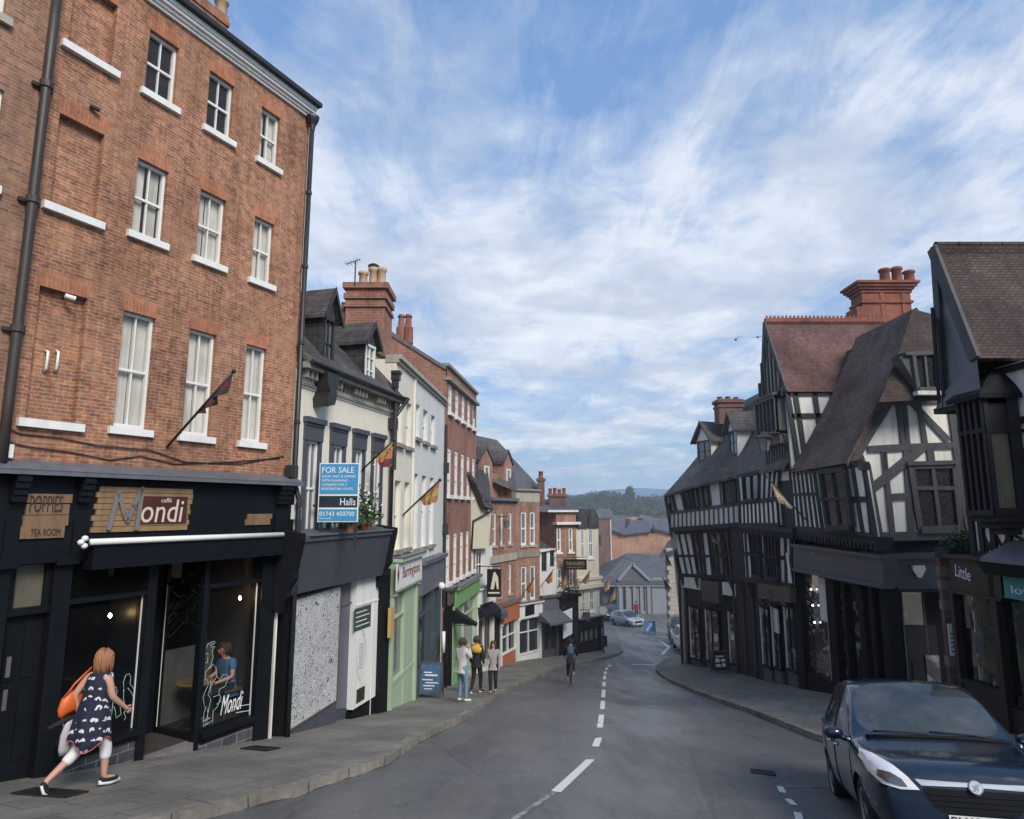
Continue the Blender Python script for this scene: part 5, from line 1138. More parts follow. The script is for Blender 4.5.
# ================================================================== red brick house with two brick dormers
L6 = Pl.fac((-.97, 32.9), (.21, 35.8)); e6 = L6.L
r6 = thing('brick_house', 'red brick house with two small pointed brick dormers and an orange shopfront', 'house', L6.P(1.5, gz(34), 0))
tp6 = L6.hit(506, 500)[1]; tb6 = L6.hit(500, 556)[1]
xs6 = [(492.6, 496.2), (500.5, 503), (508.6, 511.8)]
w6 = [(L6.hit(a, 525)[0], L6.hit(b, 525)[0], L6.hit(500, 545)[1], L6.hit(500, 513)[1]) for a, b in xs6]+[(L6.hit(a, 580)[0], L6.hit(b, 580)[0], L6.hit(508, 594)[1], L6.hit(508, 565)[1]) for a, b in ((498, 500.5), (508.6, 511.4))]
m = MB(); m.wall(L6, -.3, e6, L6.hit(509, 606)[1], tp6, [w+(.12,) for w in w6]); m.shell(L6, -.3, e6, -6, tp6, 6); m.build('wall', M['brickC'], r6)
for i, w in enumerate(w6): window(L6, w, r6, d=-.08, fw=.09, cols=1, rows=2, glass='glassM', sill=True, sillm='stone')
m = MB(); m.box(L6, -.3, e6, tb6-.3, tb6+.05, 0, .07); m.build('string_course', M['stone'], r6)
m = MB(); m.box(L6, -.3, e6+.05, tp6-.05, tp6+.1, -.2, .2); m.build('cornice', M['lead'], r6)
tq = L6.hit(500, 474, -1.0)[1]
m = MB(); m.box(L6, -.2, e6, tp6, tq, -1.4, -1.0); m.build('upper_wall', M['brickC'], r6)
for (x0, x1, ya, yb, wy0, wy1) in ((479, 492.5, 448, 462, 466, 482), (503.5, 512, 452, 464, 469, 485)):
    a, b = L6.hit(x0, 470, -.8)[0], L6.hit(x1, 470, -.8)[0]; z = lambda y: L6.hit((x0+x1)/2, y, -.8)[1]
    m = MB(); ap = (a+b)/2; m.prism(L6, [(a, tp6), (b, tp6), (b, z(yb)), (ap, z(ya)), (a, z(yb))], -2.6, -.8); d = m.build('dormer', M['brickC'], r6)
    m = MB(); m.prism(L6, [(a-.1, z(yb)-.05), (ap, z(ya)), (ap, z(ya)+.14), (a-.1, z(yb)+.12)], -2.6, -.72); m.prism(L6, [(b+.1, z(yb)-.05), (ap, z(ya)), (ap, z(ya)+.14), (b+.1, z(yb)+.12)], -2.6, -.72); m.build('roof', M['slateB'], d)
    window(L6, (ap-.28, ap+.28, z(wy1), z(wy0)), d, d=-.77, fw=.08, cols=1, rows=1, glass='glassM')
def roof4(px, mat, parent, uvw=4):
    P_ = [atY(x, y, Y) for x, y, Y in px]; m = MB(); U = (P_[1]-P_[0]).normalized(); Vv = (P_[-1]-P_[0]); Vv = (Vv-U*Vv.dot(U)).normalized()
    m.face(P_, [((p-P_[0]).dot(U), (p-P_[0]).dot(Vv)) for p in P_]); return m.build('roof', M[mat], parent)
roof4([(474, 474, 34.1), (517, 492, 36.2), (509, 453, 39.5), (497, 440, 39.5), (470, 434, 39)], 'slateB', r6)
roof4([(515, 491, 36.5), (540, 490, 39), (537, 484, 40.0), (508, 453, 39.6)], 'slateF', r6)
tt0, tt1 = L6.hit(509, 622, .2)[1], L6.hit(509, 604, .2)[1]; so0 = L6.hit(501, 640, .1)[0]
shopfront(L6, r6, so0, e6, tt0, tt1, 'white2', 'orange', base=.5, mull=2, riser='orange', fd=.22, pw=.14)
m = MB(); slopebox(m, L6, -.1, so0-.02, -1, tt0+.3, -.2, .05); m.build('shop_wall', M['blackm'], r6)
awning(L6, .0, so0-.1, L6.hit(493, 606, .1)[1], .35, .5, 'greyshop', 'dark grey awning between the hanging picture sign and the orange shop', .3)
c, w, h = px_size(503, 519, 509.5, 528, 33.4)
ln = thing('wall_lantern', 'square glass lantern on a long iron bracket from the brick dormer house', 'lantern', c)
m = MB(); m.lathe(c-V((0, 0, h)), [(w*.3, 0), (w*.5, h*.8), (w*.6, h*.82), (w*.15, h*1.1), (.02, h*1.15)], 4); m.build('lamp_head', M['glassM'], ln); m = MB(); m.tube([c+V((-1.3, .2, .12)), c+V((0, 0, .12)), c+V((0, 0, 0))], .025, 6); m.build('bracket', M['pipe'], ln)

# ================================================================== taller red brick house
L7 = Pl.fac((.21, 35.8), (1.55, 37.3)); e7 = L7.L
r7 = thing('brick_house', 'red brick house with a plain stone band at the top and paired white windows', 'house', L7.P(1, gz(36.5), 0))
z7 = lambda y: L7.hit(530, y)[1]
w7 = [(L7.hit(a, 530)[0], L7.hit(b, 530)[0], z7(y1), z7(y0)) for (a, b) in ((521, 526.6), (530, 535.2)) for (y0, y1) in ((512, 545), (566, 600))]
m = MB(); m.wall(L7, 0, e7, z7(604), z7(502), [w+(.12,) for w in w7]); m.shell(L7, 0, e7, -8, z7(490), 5); m.build('wall', M['brickC'], r7)
m = MB(); m.box(L7, -.02, e7+.02, z7(502), z7(491), -.3, .02); m.build('attic_band', M['stone'], r7); m = MB(); m.box(L7, -.05, e7+.05, z7(491), z7(490)+.05, -.3, .15); m.build('cornice', M['stoneC'], r7)
for w in w7: window(L7, w, r7, d=-.08, fw=.09, cols=1, rows=2, glass='glassM', sill=True, sillm='stone')
m = MB(); m.box(L7, -.02, e7+.02, z7(557), z7(551), 0, .05); m.build('string_course', M['stoneC'], r7)
c, w, h = px_size(537.5, 478, 544.5, 506, 38.5); m = MB(); m.cube(c-V((0, 0, h*.5)), w, .6, h); m.cube(c-V((0, 0, .12)), w+.15, .7, .12); chx = m.build('chimney', M['brickD'], r7); pots(c, 1, 0, 0, .4, .14, 'terracotta', chx)
tw0, tw1 = z7(617), z7(603); shopfront(L7, r7, .0, e7, tw0, tw1, 'white2', 'white2', base=.3, mull=2, fd=.2, pw=.16)
m = MB(); m.prism(L7, L7.hits([(526, 606.5), (535, 604), (535, 614), (526, 616.5)], .26), .2, .225); m.build('sign_plate', M['blackm'], r7)
for i, (x0, y0, x1, y1) in enumerate(((521, 597, 534, 578), (540.5, 587, 553, 570))):
    L_ = L7; b_ = L7.P(*L7.hit(x0, y0, .02), .02); t_ = atY(x1, y1, b_.y-.8)
    flag('flag_pole', b_, t_, (.4, .98, .55, (0, 0)), [M['flagC'], M['flagB'], M['flagC']], ('faded orange flag between the paired windows of the brick house' if i == 0 else 'small orange flag on the little white gabled house'), r=.02)

# ================================================================== little white house
L8 = Pl.fac((1.55, 37.3), (2.55, 38.2)); e8 = L8.L; z8 = lambda y: L8.hit(548, y)[1]
r8 = thing('white_house', 'small white rendered house with dark windows and a low slate roof', 'house', L8.P(.6, gz(37.7), 0))
w8 = [(L8.hit(541.5, 560)[0], L8.hit(546.8, 560)[0], z8(571), z8(552)), (L8.hit(550, 560)[0], L8.hit(554.3, 560)[0], z8(567), z8(550))]
m = MB(); m.wall(L8, 0, e8, z8(598), z8(549), [w+(.12,) for w in w8]); m.shell(L8, 0, e8, -8, z8(549), 4); m.build('wall', M['white2'], r8)
for w in w8: window(L8, w, r8, d=-.08, fw=.05, frame='teal', cols=2, rows=2, glass='glassD')
roof4([(539.5, 553, 37.2), (557.5, 550, 38.1), (552, 537, 40.5), (540, 535, 40)], 'slateB', r8)
shopfront(L8, r8, 0, e8, z8(611), z8(597), 'greyshop', 'greyshopL', base=.3, mull=2, fd=.18)
awning(L8, -.3, e8+.1, z8(611)+.1, .55, 1.1, 'greyshopL', 'sloping grey canopy over the shop of the small white house', .12)

# ================================================================== wine merchant's brick building
L9 = Pl.fac((2.55, 38.2), (3.78, 39.0)); e9 = L9.L; z9 = lambda y: L9.hit(565, y)[1]
r9 = thing('brick_house', 'red brick building with white cornices and a black shopfront under the TANNERS sign', 'house', L9.P(.8, gz(38.6), 0))
w9 = [(L9.hit(a, 540)[0], L9.hit(b, 540)[0], z9(y1), z9(y0)) for (a, b) in ((556.8, 561.2), (568.8, 573)) for (y0, y1) in ((528, 552), (568, 589))]
m = MB(); m.wall(L9, 0, e9, -8, z9(512), [w+(.12,) for w in w9]); m.shell(L9, 0, e9, -8, z9(512), 5); m.build('wall', M['brickC'], r9)
for w in w9: window(L9, w, r9, d=-.08, fw=.09, cols=1, rows=2, glass='glassM', sill=True)
m = MB(); m.box(L9, -.7, e9+.05, z9(512), z9(510), -4, .2); m.box(L9, -.15, e9+.15, z9(524.5), z9(522), -.1, .28); m.build('cornice', M['white2'], r9)
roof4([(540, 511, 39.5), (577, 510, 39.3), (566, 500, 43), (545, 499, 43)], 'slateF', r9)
c, w, h = px_size(548.5, 494, 566, 511, 41.5); m = MB(); m.cube(c-V((0, 0, h*.5)), w, .8, h); m.cube(c-V((0, 0, .1)), w+.15, .95, .15); chx = m.build('chimney', M['brickD'], r9); pots(c, 4, .29, 0, .36, .12, 'terracotta', chx)
m = MB(); slopebox(m, L9, -.1, e9+.02, -1, z9(597), -.3, .1); m.box(L9, -.12, e9+.1, z9(597), z9(594), -.2, .3); m.build('shop_front', M['blackm'], r9)
m = MB()
for k in range(3): x = .25+.42*k; m.box(L9, x, x+.3, gz(38.4)+.9, z9(606), .1, .11)
m.build('shop_window', M['glassD'], r9)
m = MB(); a_ = L9.hits([(564, 612), (573, 608), (573, 634), (564, 639)], .5); m.prism(L9, a_, .40, .44); o = m.build('banner', M['text_white']); tag(o, 'white banner hung on the black shopfront', 'banner')
c, w, h = px_size(563.3, 559.3, 586.8, 569.6, 38); hangsign('black hanging sign reading TANNERS in gold letters', c, w, h, 'blackm', lines=[('TANNERS', .1, .42, .8, .36, 'text_gold'), ('WINE MERCHANTS', .15, .14, .7, .14, 'text_gold')])
c = L9.P(.75, z9(594)+.1, .3); bush('flower_box', 'long flower box of trailing plants above the black shopfront', 'planter', c, .55, .25, .35, 260, 9, leaf=.06, flowers='white')
for i, (x0, y0, x1, y1) in enumerate(((556, 590, 567, 573), (577, 588, 590, 571))):
    b_ = atY(x0, y0, 38.3); t_ = atY(x1, y1, 37.6); flag('flag_pole', b_, t_, (.4, .98, .5, (0, 0)), [M['flagC'], M['flagB']], 'orange flag left of the windows under the TANNERS sign' if i == 0 else 'orange flag on the curved cream corner building', r=.02)

# ================================================================== cream corner building
L10 = Pl.fac((3.78, 39.0), (5.3, 40.6)); e10 = L10.L; z10 = lambda y: L10.hit(588, y)[1]
r10 = thing('cream_house', 'cream corner house with two steep dark dormers and projecting bands', 'house', L10.P(1, gz(40), 0))
w10 = [(L10.hit(a, 540)[0], L10.hit(b, 540)[0], z10(y1), z10(y0)) for (a, b) in ((580.5, 584.5), (588.5, 593)) for (y0, y1) in ((529, 558), (590, 612))]
m = MB(); m.wall(L10, 0, e10, z10(620), z10(528), [w+(.12,) for w in w10]); m.shell(L10, 0, e10, -8, z10(528), 5); m.build('wall', M['creamD'], r10)
for w in w10: window(L10, w, r10, d=-.06, fw=.08, cols=2, rows=2, glass='glassM', sill=True)
m = MB()
for k in range(2):
    a = e10*(.02+.5*k); b = a+e10*.46; c_ = (a+b)/2; m.prism(L10, [(a, z10(528)), (b, z10(528)), (b-.05, z10(516)), (c_+.1, z10(509)), (c_-.1, z10(509)), (a+.05, z10(516))], -3, .1)
m.build('roof', M['slate'], r10)
m = MB(); m.box(L10, -.1, e10+.1, z10(588), z10(584), 0, .25); m.box(L10, -.1, e10+.1, z10(580), z10(577), 0, .2); m.box(L10, -.05, e10+.05, z10(584), z10(580), 0, .12); m.build('balcony_band', M['creamD'], r10)
shopfront(L10, r10, -.02, e10, z10(628), z10(619), 'blackm', 'blackm', base=.5, mull=4, fd=.15, glass='glassM')
c, w, h = px_size(582.5, 612, 590, 621, 39.2); hangsign('small dark square hanging sign low on the cream corner house', c, w, h, 'greyshop')
# post with round sign on the corner
g_ = ghit(603.5, 653, .12); t_ = atY(603, 604, g_.y)
r = thing('traffic_sign', 'round sign on a grey post at the street corner', 'traffic sign', g_)
m = MB(); m.tube([g_, t_], .05, 8); m.build('post', M['pipe'], r)
c = atY(603, 610, g_.y); ax = (V((1, 0, 0)), V((0, 0, 1)), V((0, -1, 0)))
m = MB(); m.lathe(c+V((0, -.06, 0)), [(.30, 0), (.30, .02), (.0, .02)], 20, ax=ax); m.build('plate', M['text_white'], r)
M['signred'] = paint('sign_red', (.45, .04, .04), .5, .1, 3, streak=0)
m = MB(); m.tube([c+V((.28*math.cos(a), -.09, .28*math.sin(a))) for a in [2*math.pi*k/24 for k in range(25)]], .022, 5); m.build('ring', M['signred'], r)
m = MB(); c2 = atY(604.5, 641, g_.y); m.cube(c2, .3, .15, .6); m.build('box', M['pipe'], r)
# ================================================================== RIGHT SIDE OF THE STREET (timber framed)
def bil(c, u, v):
    (a, b, d, e) = c   # TL TR BR BL
    tp = (a[0]+(b[0]-a[0])*u, a[1]+(b[1]-a[1])*u); bt = (e[0]+(d[0]-e[0])*u, e[1]+(d[1]-e[1])*u)
    return (tp[0]+(bt[0]-tp[0])*v, tp[1]+(bt[1]-tp[1])*v)
def tpanel(pl, px, parent, n=5, sw=.12, rails=(), d=0.0, back='offwhite', tim='timber', diag=(), border=.14, proud=.05, us=None):
    c = pl.hits(px, d+proud)
    if back: m = MB(); m.prism(pl, c, d-.12, d); m.build('plaster_panel', M[back], parent)
    m = MB(); B = lambda p, q, w: m.beam(pl, bil(c, *p), bil(c, *q), w, d-.02, d+proud)
    if border:
        B((0, 0), (1, 0), border); B((0, 1), (1, 1), border)
    for u in (us if us is not None else [k/n for k in range(n+1)]): B((u, 0), (u, 1), sw)
    for v in rails: B((0, v), (1, v), sw)
    for (u0, v0, u1, v1) in diag: B((u0, v0), (u1, v1), sw*1.15)
    return m.build('timber_frame', M[tim], parent)
def qwin(pl, px, parent, cols=2, rows=1, d=0.0, fw=.08, frame='timber', glass='glassD', name='window', lead=False, raw=None):
    c = raw or pl.hits(px, d+.05); m = MB(); B = lambda p, q, w, dd=.05: m.beam(pl, bil(c, *p), bil(c, *q), w, d-.08, d+dd)
    B((0, 0), (1, 0), fw); B((0, 1), (1, 1), fw*1.3, .09); B((0, 0), (0, 1), fw); B((1, 0), (1, 1), fw)
    for k in range(1, cols): B((k/cols, 0), (k/cols, 1), fw*.7, .03)
    for k in range(1, rows): B((0, k/rows), (1, k/rows), fw*.7, .03)
    w = m.build(name, M[frame], parent); m = MB(); m.prism(pl, c, d-.06, d-.03); m.build('pane', M['leaded'] if lead else M[glass], w); return w
def leaded(name):
    m_, nt, b = newmat(name); P = geo(nt); mp = nd(nt, 'ShaderNodeMapping'); mp.inputs['Rotation'].default_value = (0, math.radians(45), 0); lk(nt, P, mp.inputs[0])
    ck = nd(nt, 'ShaderNodeTexVoronoi', Scale=26.0); lk(nt, P, ck.inputs['Vector'])
    c = ramp(nt, ck.outputs[1], [(.2, .014), (.7, .035), (.95, .06)]); lk(nt, c, b.inputs['Base Color']); b.inputs['Roughness'].default_value = .12
    bump(nt, b, ck.outputs[1], .2, .01); return m_
M['leaded'] = leaded('leaded_glass')
# ---------------- long timber row (far)
Ra = Pl.fac((8.8, 35.2), (10.3, 31.6)); Rb = Pl.fac((10.3, 31.6), (10.45, 24.15))
R4 = thing('timber_row', 'long low timber framed row with a sweeping dark roof and two dormers', 'house', (9.6, 33, gz(33)))
m = MB(); slopebox(m, Ra, 0, Ra.L, -1.5, Ra.hit(700, 530)[1], -4, 0); slopebox(m, Rb, 0, Rb.L, -1.5, Rb.hit(760, 530)[1], -4, 0); m.build('wall', M['timberB'], R4)
m = MB()
for pl in (Ra, Rb):
    k = .55
    while k < pl.L-.2:
        g0 = gz(pl.P(k, 0).y); t1 = pl.hit(700 if pl is Ra else 770, 578 if pl is Ra else 588)[1]
        m.box(pl, k-.08, k+.08, g0-.3, t1, -.05, .09); m.prism(Pl(pl.P(k-.06, 0, 0), pl.n, V((0, 0, 1)), -pl.a), [(.08, t1-.7), (.3, t1-.05), (.3, t1), (.08, t1)], -.12, 0); k += 1.15
m.build('shop_post', M['timber'], R4)
# quoined stone corner at the far end
m = MB(); qz = gz(35.2); k = 0
while qz < Ra.hit(672, 535)[1]:
    w_ = .55 if k % 2 else .34; m.box(Ra, -.06, w_, qz-.01, qz+.30, -.5, .04); qz += .315; k += 1
m.build('quoins', M['stone'], R4, bevel=.012)
c1 = [(672, 533), (741, 529), (744, 579), (681, 575)]
tpanel(Ra, c1, R4, d=.12, back='greypl', tim='timberB', us=[0, .1, .2, .3, .42, .58, .72, .86, 1], rails=(.55,), border=.18)
for px in ([(690.5, 534), (701, 533), (705, 574), (697, 574)], [(707, 533), (720, 532), (724, 576), (712, 575)], [(722, 531), (731, 531), (735, 577), (727, 576)]): qwin(Ra, px, R4, cols=2, rows=2, d=.16, frame='timberB')
# second floor band with the window strip (jettied)
ub = [(669.7, 513), (738, 504), (739, 524.7), (669.7, 529.6)]
tpanel(Ra, ub, R4, n=15, sw=.07, d=.45, back='greypl', tim='timberG', border=.16)
us = [(665, 496), (737, 476), (738, 504), (669.7, 513)]
tpanel(Ra, us, R4, d=.42, back='greypl', tim='timberG', us=[0, .12, .24, .38, .5, .64, .78, .9, 1], border=.12, sw=.10)
c = Ra.hits(us, .50)
for a, b in ((.02, .10), (.26, .36), (.40, .47), (.54, .62), (.82, .98)): qwin(Ra, None, R4, cols=1, d=.49, fw=.05, frame='timberB', raw=[bil(c, a, .05), bil(c, b, .05), bil(c, b, .93), bil(c, a, .93)])
m = MB(); j = Ra.hits([(669.7, 529.6), (741, 524.7)], .5); m.beam(Ra, j[0], j[1], .22, 0, .55)
m.build('jetty_beam', M['timberB'], R4)
ub2 = [(739.5, 503), (776, 499), (778, 525), (740, 525)]
tpanel(Rb, ub2, R4, n=9, sw=.09, d=.55, back='offwhite', tim='timberB', border=.16)
us2 = [(737, 476), (779, 467), (776, 499), (739.5, 503)]
tpanel(Rb, us2, R4, d=.5, back='greypl', tim='timberB', us=[0, .12, .55, .68, .8, .9, 1], border=.12)
c = Rb.hits(us2, .58); qwin(Rb, None, R4, cols=2, d=.56, frame='timberB', raw=[bil(c, .14, .06), bil(c, .55, .06), bil(c, .55, .95), bil(c, .14, .95)])
c2 = [(741, 528), (790, 532), (791, 586), (744, 579)]
tpanel(Rb, c2, R4, d=.3, back='greypl', tim='timberB', us=[0, .08, .2, .3, .42, .5, .6, .7, .78, .9, 1], sw=.16, rails=(.5,), border=.2)
for px in ([(748, 533), (757, 534), (760, 577), (752, 576)], [(763, 535), (774, 536), (777, 580), (767, 578)]): qwin(Rb, px, R4, cols=3, rows=2, d=.42, frame='timberB')
m = MB(); j = Rb.hits([(739, 526), (793, 531)], .6); m.beam(Rb, j[0], j[1], .2, .0, .62)
for k in range(22): u = k/21; x = j[0][0]+(j[1][0]-j[0][0])*u; z = j[0][1]+(j[1][1]-j[0][1])*u; m.box(Rb, x-.05, x+.05, z-.28, z-.06, .2, .66)
m.build('jetty_beam', M['timberB'], R4)
# ground floor shops of the row
def rshop(pl, xs, ytop, ybot, parent, d=.1, glass='shopdisp', frame='blackm', low=.5):
    a, b = pl.hit(xs[0], (ytop+ybot)/2, d)[0], pl.hit(xs[1], (ytop+ybot)/2, d)[0]; t1 = pl.hit(sum(xs)/2, ytop, d)[1]; t0 = gz(pl.P((a+b)/2, 0).y)+.12+low
    m = MB()
    for s in (a, b, (a+b)/2): m.box(pl, s-.04, s+.04, t0, t1, -.05, d+.03)
    m.box(pl, a, b, t0-.06, t0, -.05, d+.08); m.box(pl, a, b, t1-.05, t1+.05, -.05, d+.04)
    w = m.build('shop_window', M[frame], parent); m = MB(); m.box(pl, a, b, t0, t1, d-.03, d); m.build('pane', M[glass], w)
    m = MB(); m.box(pl, a, b, t0-1.2, t0-.06, -.05, d); m.build('stall_riser', M['timberG'], parent); m = MB(); m.box(pl, a+.02, a+.07, t0, t1, d, d+.04); m.build('glazing_strip', M['greypl'], parent); return a, b, t0, t1
def dispmat(name, base, cols, sc=3.5):
    m_, nt, b = newmat(name); P = geo(nt); vo = nd(nt, 'ShaderNodeTexVoronoi', Scale=sc); mp = nd(nt, 'ShaderNodeMapping'); mp.inputs['Scale'].default_value = (1, 1, 1.6); lk(nt, P, mp.inputs[0]); lk(nt, mp.outputs[0], vo.inputs['Vector'])
    sp = nt.nodes.new('ShaderNodeSeparateColor'); lk(nt, vo.outputs[1], sp.inputs[0])
    c = ramp(nt, sp.outputs[0], [(0, base), (.55, base), (.6, cols[0]), (.78, cols[1]), (.9, cols[2])]); n_ = noise(nt, P, 1.1, 4, .6); c = mixc(nt, ramp(nt, n_, [(.4, 1.0), (.6, .3)]), c, base)
    lk(nt, c, b.inputs['Base Color']); b.inputs['Roughness'].default_value = .05; b.inputs['Specular IOR Level'].default_value = 1.0; b.inputs['IOR'].default_value = 1.9; return m_
M['shopdisp'] = dispmat('shop_display', (.04, .042, .048), ((.34, .28, .22), (.16, .19, .22), (.55, .52, .46)))
for xs, yt, yb in (((690, 700), 607, 652), ((706, 719), 610, 655), ((729, 745), 612, 660)): rshop(Ra, xs, yt, yb, R4, .12, low=.35)
for xs, yt, yb in (((762, 770), 608, 672), ((773, 780), 607, 676), ((786, 796), 607, 680)): rshop(Rb, xs, yt, yb, R4, .12, low=.6)
m = MB(); r_ = Ra.rect(700.7, 580, 719, 604, .3); m.box(Ra, r_[0], r_[1], r_[2], r_[3], 0, .3); m.build('fascia', M['brown_frame'], R4)
m = MB(); r_ = Ra.rect(682, 576, 699.6, 590, .15); m.box(Ra, r_[0], r_[1], r_[2], r_[3], 0, .15); r_ = Ra.rect(722, 582, 743, 598, .25); m.box(Ra, r_[0], r_[1], r_[2], r_[3], 0, .25); m.builds('fascia', M['greypl'], R4)
m = MB(); a_ = Ra.hits([(744, 615), (751, 620), (755, 676), (750, 676)], .35); m.prism(Ra, a_, 0, .35); m.build('pilaster', M['stoneD'], R4, bevel=.02)
m = MB(); q_ = Rb.hits([(757.7, 583), (790, 588), (790, 603), (758, 598)], .45); m.prism(Rb, q_, .1, .45); sg = m.build('fascia', M['brown_frame'], R4)
z_ = q_[0][1]-.52; text('THE', Rb, q_[0][0]+.9, q_[0][1]-.32, .5, .18, 'text_red', sg, d=.46); text('TOWN', Rb, q_[0][0]+.9, q_[0][1]-.56, .9, .2, 'text_faint', sg, d=.46)
m = MB()
for x0, x1 in ((.3, .7), (2.1, 2.6)): m.box(Rb, q_[0][0]+x0, q_[0][0]+x1, q_[0][1]-.5, q_[0][1]-.47, .45, .462)
m.build('rule', M['text_grey'], sg)
p0, p1 = Rb.P(*Rb.hit(787, 553, .5), .5), Rb.P(*Rb.hit(791, 583, .5), .5); m = MB(); m.tube([p0, p1], .05, 8); tag(m.build('white_tube', M['white']), 'slim white tube fixed to the black timber wall between two shops', 'light')  # plain white painted strip, no emission
m = MB(); r_ = Ra.rect(736, 634, 745, 648, .26); m.box(Ra, r_[0], r_[1], r_[2], r_[3], .14, .16); m.build('window_poster', M['text_grey'], R4)
m = MB(); r_ = Rb.rect(771.5, 608, 778, 634, .2); m.box(Rb, r_[0], r_[1], r_[2], r_[3], .13, .15); m.build('window_poster', M['greypl'], R4)
# roof of the row
e_ = [Ra.P(*Ra.hit(663.5, 495.5, .75), .75), Ra.P(*Ra.hit(684, 488, .75), .75), Ra.P(*Ra.hit(733, 476.5, .75), .75), Rb.P(*Rb.hit(780, 466.5, .8), .8), V((9.75, 23.35, 3.3))]
rdg = [V((12.5, 36.3, 7.6)), V((12.5, 34.5, 7.65)), V((12.5, 31, 7.7)), V((12.6, 27, 7.75)), V((12.6, 23.4, 7.75))]
m = MB(); L = 0
for i in range(4):
    l = (e_[i+1]-e_[i]).length
    N = 6
    for k in range(N):
        f0, f1 = k/N, (k+1)/N; sg0 = lambda f: -.22*math.sin(math.pi*f)
        g = lambda E, Rr, f: E.lerp(Rr, f)+V((0, 0, sg0(f)))
        W_ = 5.0; m.face([g(e_[i], rdg[i], f0), g(e_[i+1], rdg[i+1], f0), g(e_[i+1], rdg[i+1], f1), g(e_[i], rdg[i], f1)], [(L, f0*W_), (L+l, f0*W_), (L+l, f1*W_), (L, f1*W_)])
    m.face([e_[i], e_[i+1], e_[i+1]-V((0, 0, .12)), e_[i]-V((0, 0, .12))], [(0, 0), (l, 0), (l, .1), (0, .1)])
    m.face([rdg[i], rdg[i+1], rdg[i+1]+V((3, 0, -4)), rdg[i]+V((3, 0, -4))], [(0, 0), (l, 0), (l, 4), (0, 4)])
    L += l
m.build('roof', M['slateB'], R4)
m = MB(); m.face([e_[0]-V((-.2, 0, .1)), rdg[0]-V((0, 0, .2)), V((12.5, 36.2, -6)), V((8.9, 35.2, -6))]); m.build('end_wall', M['greypl'], R4)
for (x0, x1, ya, yb, yt, dd_) in ((697.5, 703.5, 441, 462, 423, -.75), (729.5, 738, 430, 455, 411.5, -1.0)):
    dd_ = -.75 if x0 < 710 else -.35; pl = Ra if x0 < 710 else Rb; a, b = pl.hit(x0, yb, dd_)[0], pl.hit(x1, yb, dd_)[0]; z = lambda y: pl.hit((x0+x1)/2, y, dd_)[1]
    if b-a < 1.1: b = a+1.15
    dormer(pl, R4, a, b, z(yb), z(ya), z(yt), dd_, 1.7, roofm='slateB', cheek='offwhite', frame='timberG', over=.22)
c, w, h = px_size(716, 400, 741, 425, 33.5); m = MB(); m.cube(c-V((0, 0, h/2)), w, .8, h); m.cube(c-V((0, 0, .12)), w+.16, .95, .16); m.cube(c-V((0, 0, .4)), w+.1, .9, .1); chx = m.build('chimney', M['brickD'], R4); pots(c, 3, .42, 0, .16, .14, 'terracotta', chx)
p0 = Ra.P(*Ra.hit(665, 498, .6), .6); p1 = Ra.P(*Ra.hit(679, 574, .2), .2); m = MB(); m.tube([p0, Ra.P(*Ra.hit(669, 520, .55), .55), Ra.P(*Ra.hit(673, 545, .25), .25), p1, V((p1.x, p1.y, gz(35)))], .06, 8); tag(m.build('downpipe', M['pipe'], smooth=True), 'dark downpipe at the far end of the long timber row', 'downpipe')
# A board and flags on the right
g_ = ghit(720, 673, .12); aboard('brown menu A board standing on the right hand pavement', (g_.x, g_.y, g_.z), .15, .68, 1.0, .2, 'timberB', 'brown_frame', [(.2, .8, .72, .78), (.15, .45, .5, .66), (.55, .85, .52, .64), (.15, .5, .3, .42), (.6, .82, .3, .46)])
b_ = Rb.P(*Rb.hit(806, 520, .5), .5); t_ = atY(765, 475, 22.2); b_ = V((9.9, 23.0, b_.z-.2)); b_ = atY(806, 520, 22.3)
flag('flag_pole', b_, t_, (.3, .85, .45, (0, 0)), [M['flagB'], M['curtain'], M['flagB']], 'long flag pole with a pale yellow flag on the black and white gabled house', r=.025)
b_ = Ra.P(*Ra.hit(722, 546, .3), .3); t_ = atY(710, 532, b_.y-.8); flag('flag_pole', b_, t_, (.3, .98, .35, (0, 0)), [M['flagB'], M['creamD']], 'small pale yellow flag on the far timber row', r=.02)
for i, (x0, y0, x1, y1) in enumerate(((672, 566, 665, 552), (672, 590, 663, 578))):
    b_ = atY(x0, y0, 38); t_ = atY(x1, y1, 37.4); flag('flag_pole', b_, t_, (.2, .98, .5, (0, 0)), [M['flagA'], M['flagB']], ('upper' if i == 0 else 'lower')+' of two red and yellow flags by the stone corner of the timber row', r=.02)

# ---------------- gabled timber house with red tiled roof
R3 = thing('timber_house', 'black and white timber house with a tall street gable under a red tiled roof', 'house', (11, 24.5, gz(24)))
E3 = Pl.fac((10.0, 23.3), (14, 23.3)); S3 = Pl.fac((9.95, 26.2), (10.0, 23.3))
apx, nr, fr_ = atY(765, 322, 24.45), atY(787, 391.5, 23.15), atY(762, 405, 25.75)
apx2, nr2, fr2 = apx+V((4.6, 0, 0)), nr+V((4.6, 0, 0)), fr_+V((4.6, 0, 0))
def slope(m, a, b, c, d, th=.1):
    U = (b-a).normalized(); n = U.cross(d-a).normalized(); Vv = n.cross(U); q = [a, b, c, d]; uv = [((p-a).dot(U), (p-a).dot(Vv)) for p in q]
    if n.z < 0: n = -n
    m.face(q, uv); m.face([p-n*th for p in q][::-1], uv)
    for i in range(4): p, r = q[i], q[(i+1) % 4]; l = (r-p).length; m.face([p, r, r-n*th, p-n*th], [(0, 0), (l, 0), (l, th), (0, th)])
m = MB(); slope(m, nr, nr2, apx2, apx); slope(m, fr2, fr_, apx, apx2); m.build('roof', M['tileRed'], R3)
m = MB(); n = 30
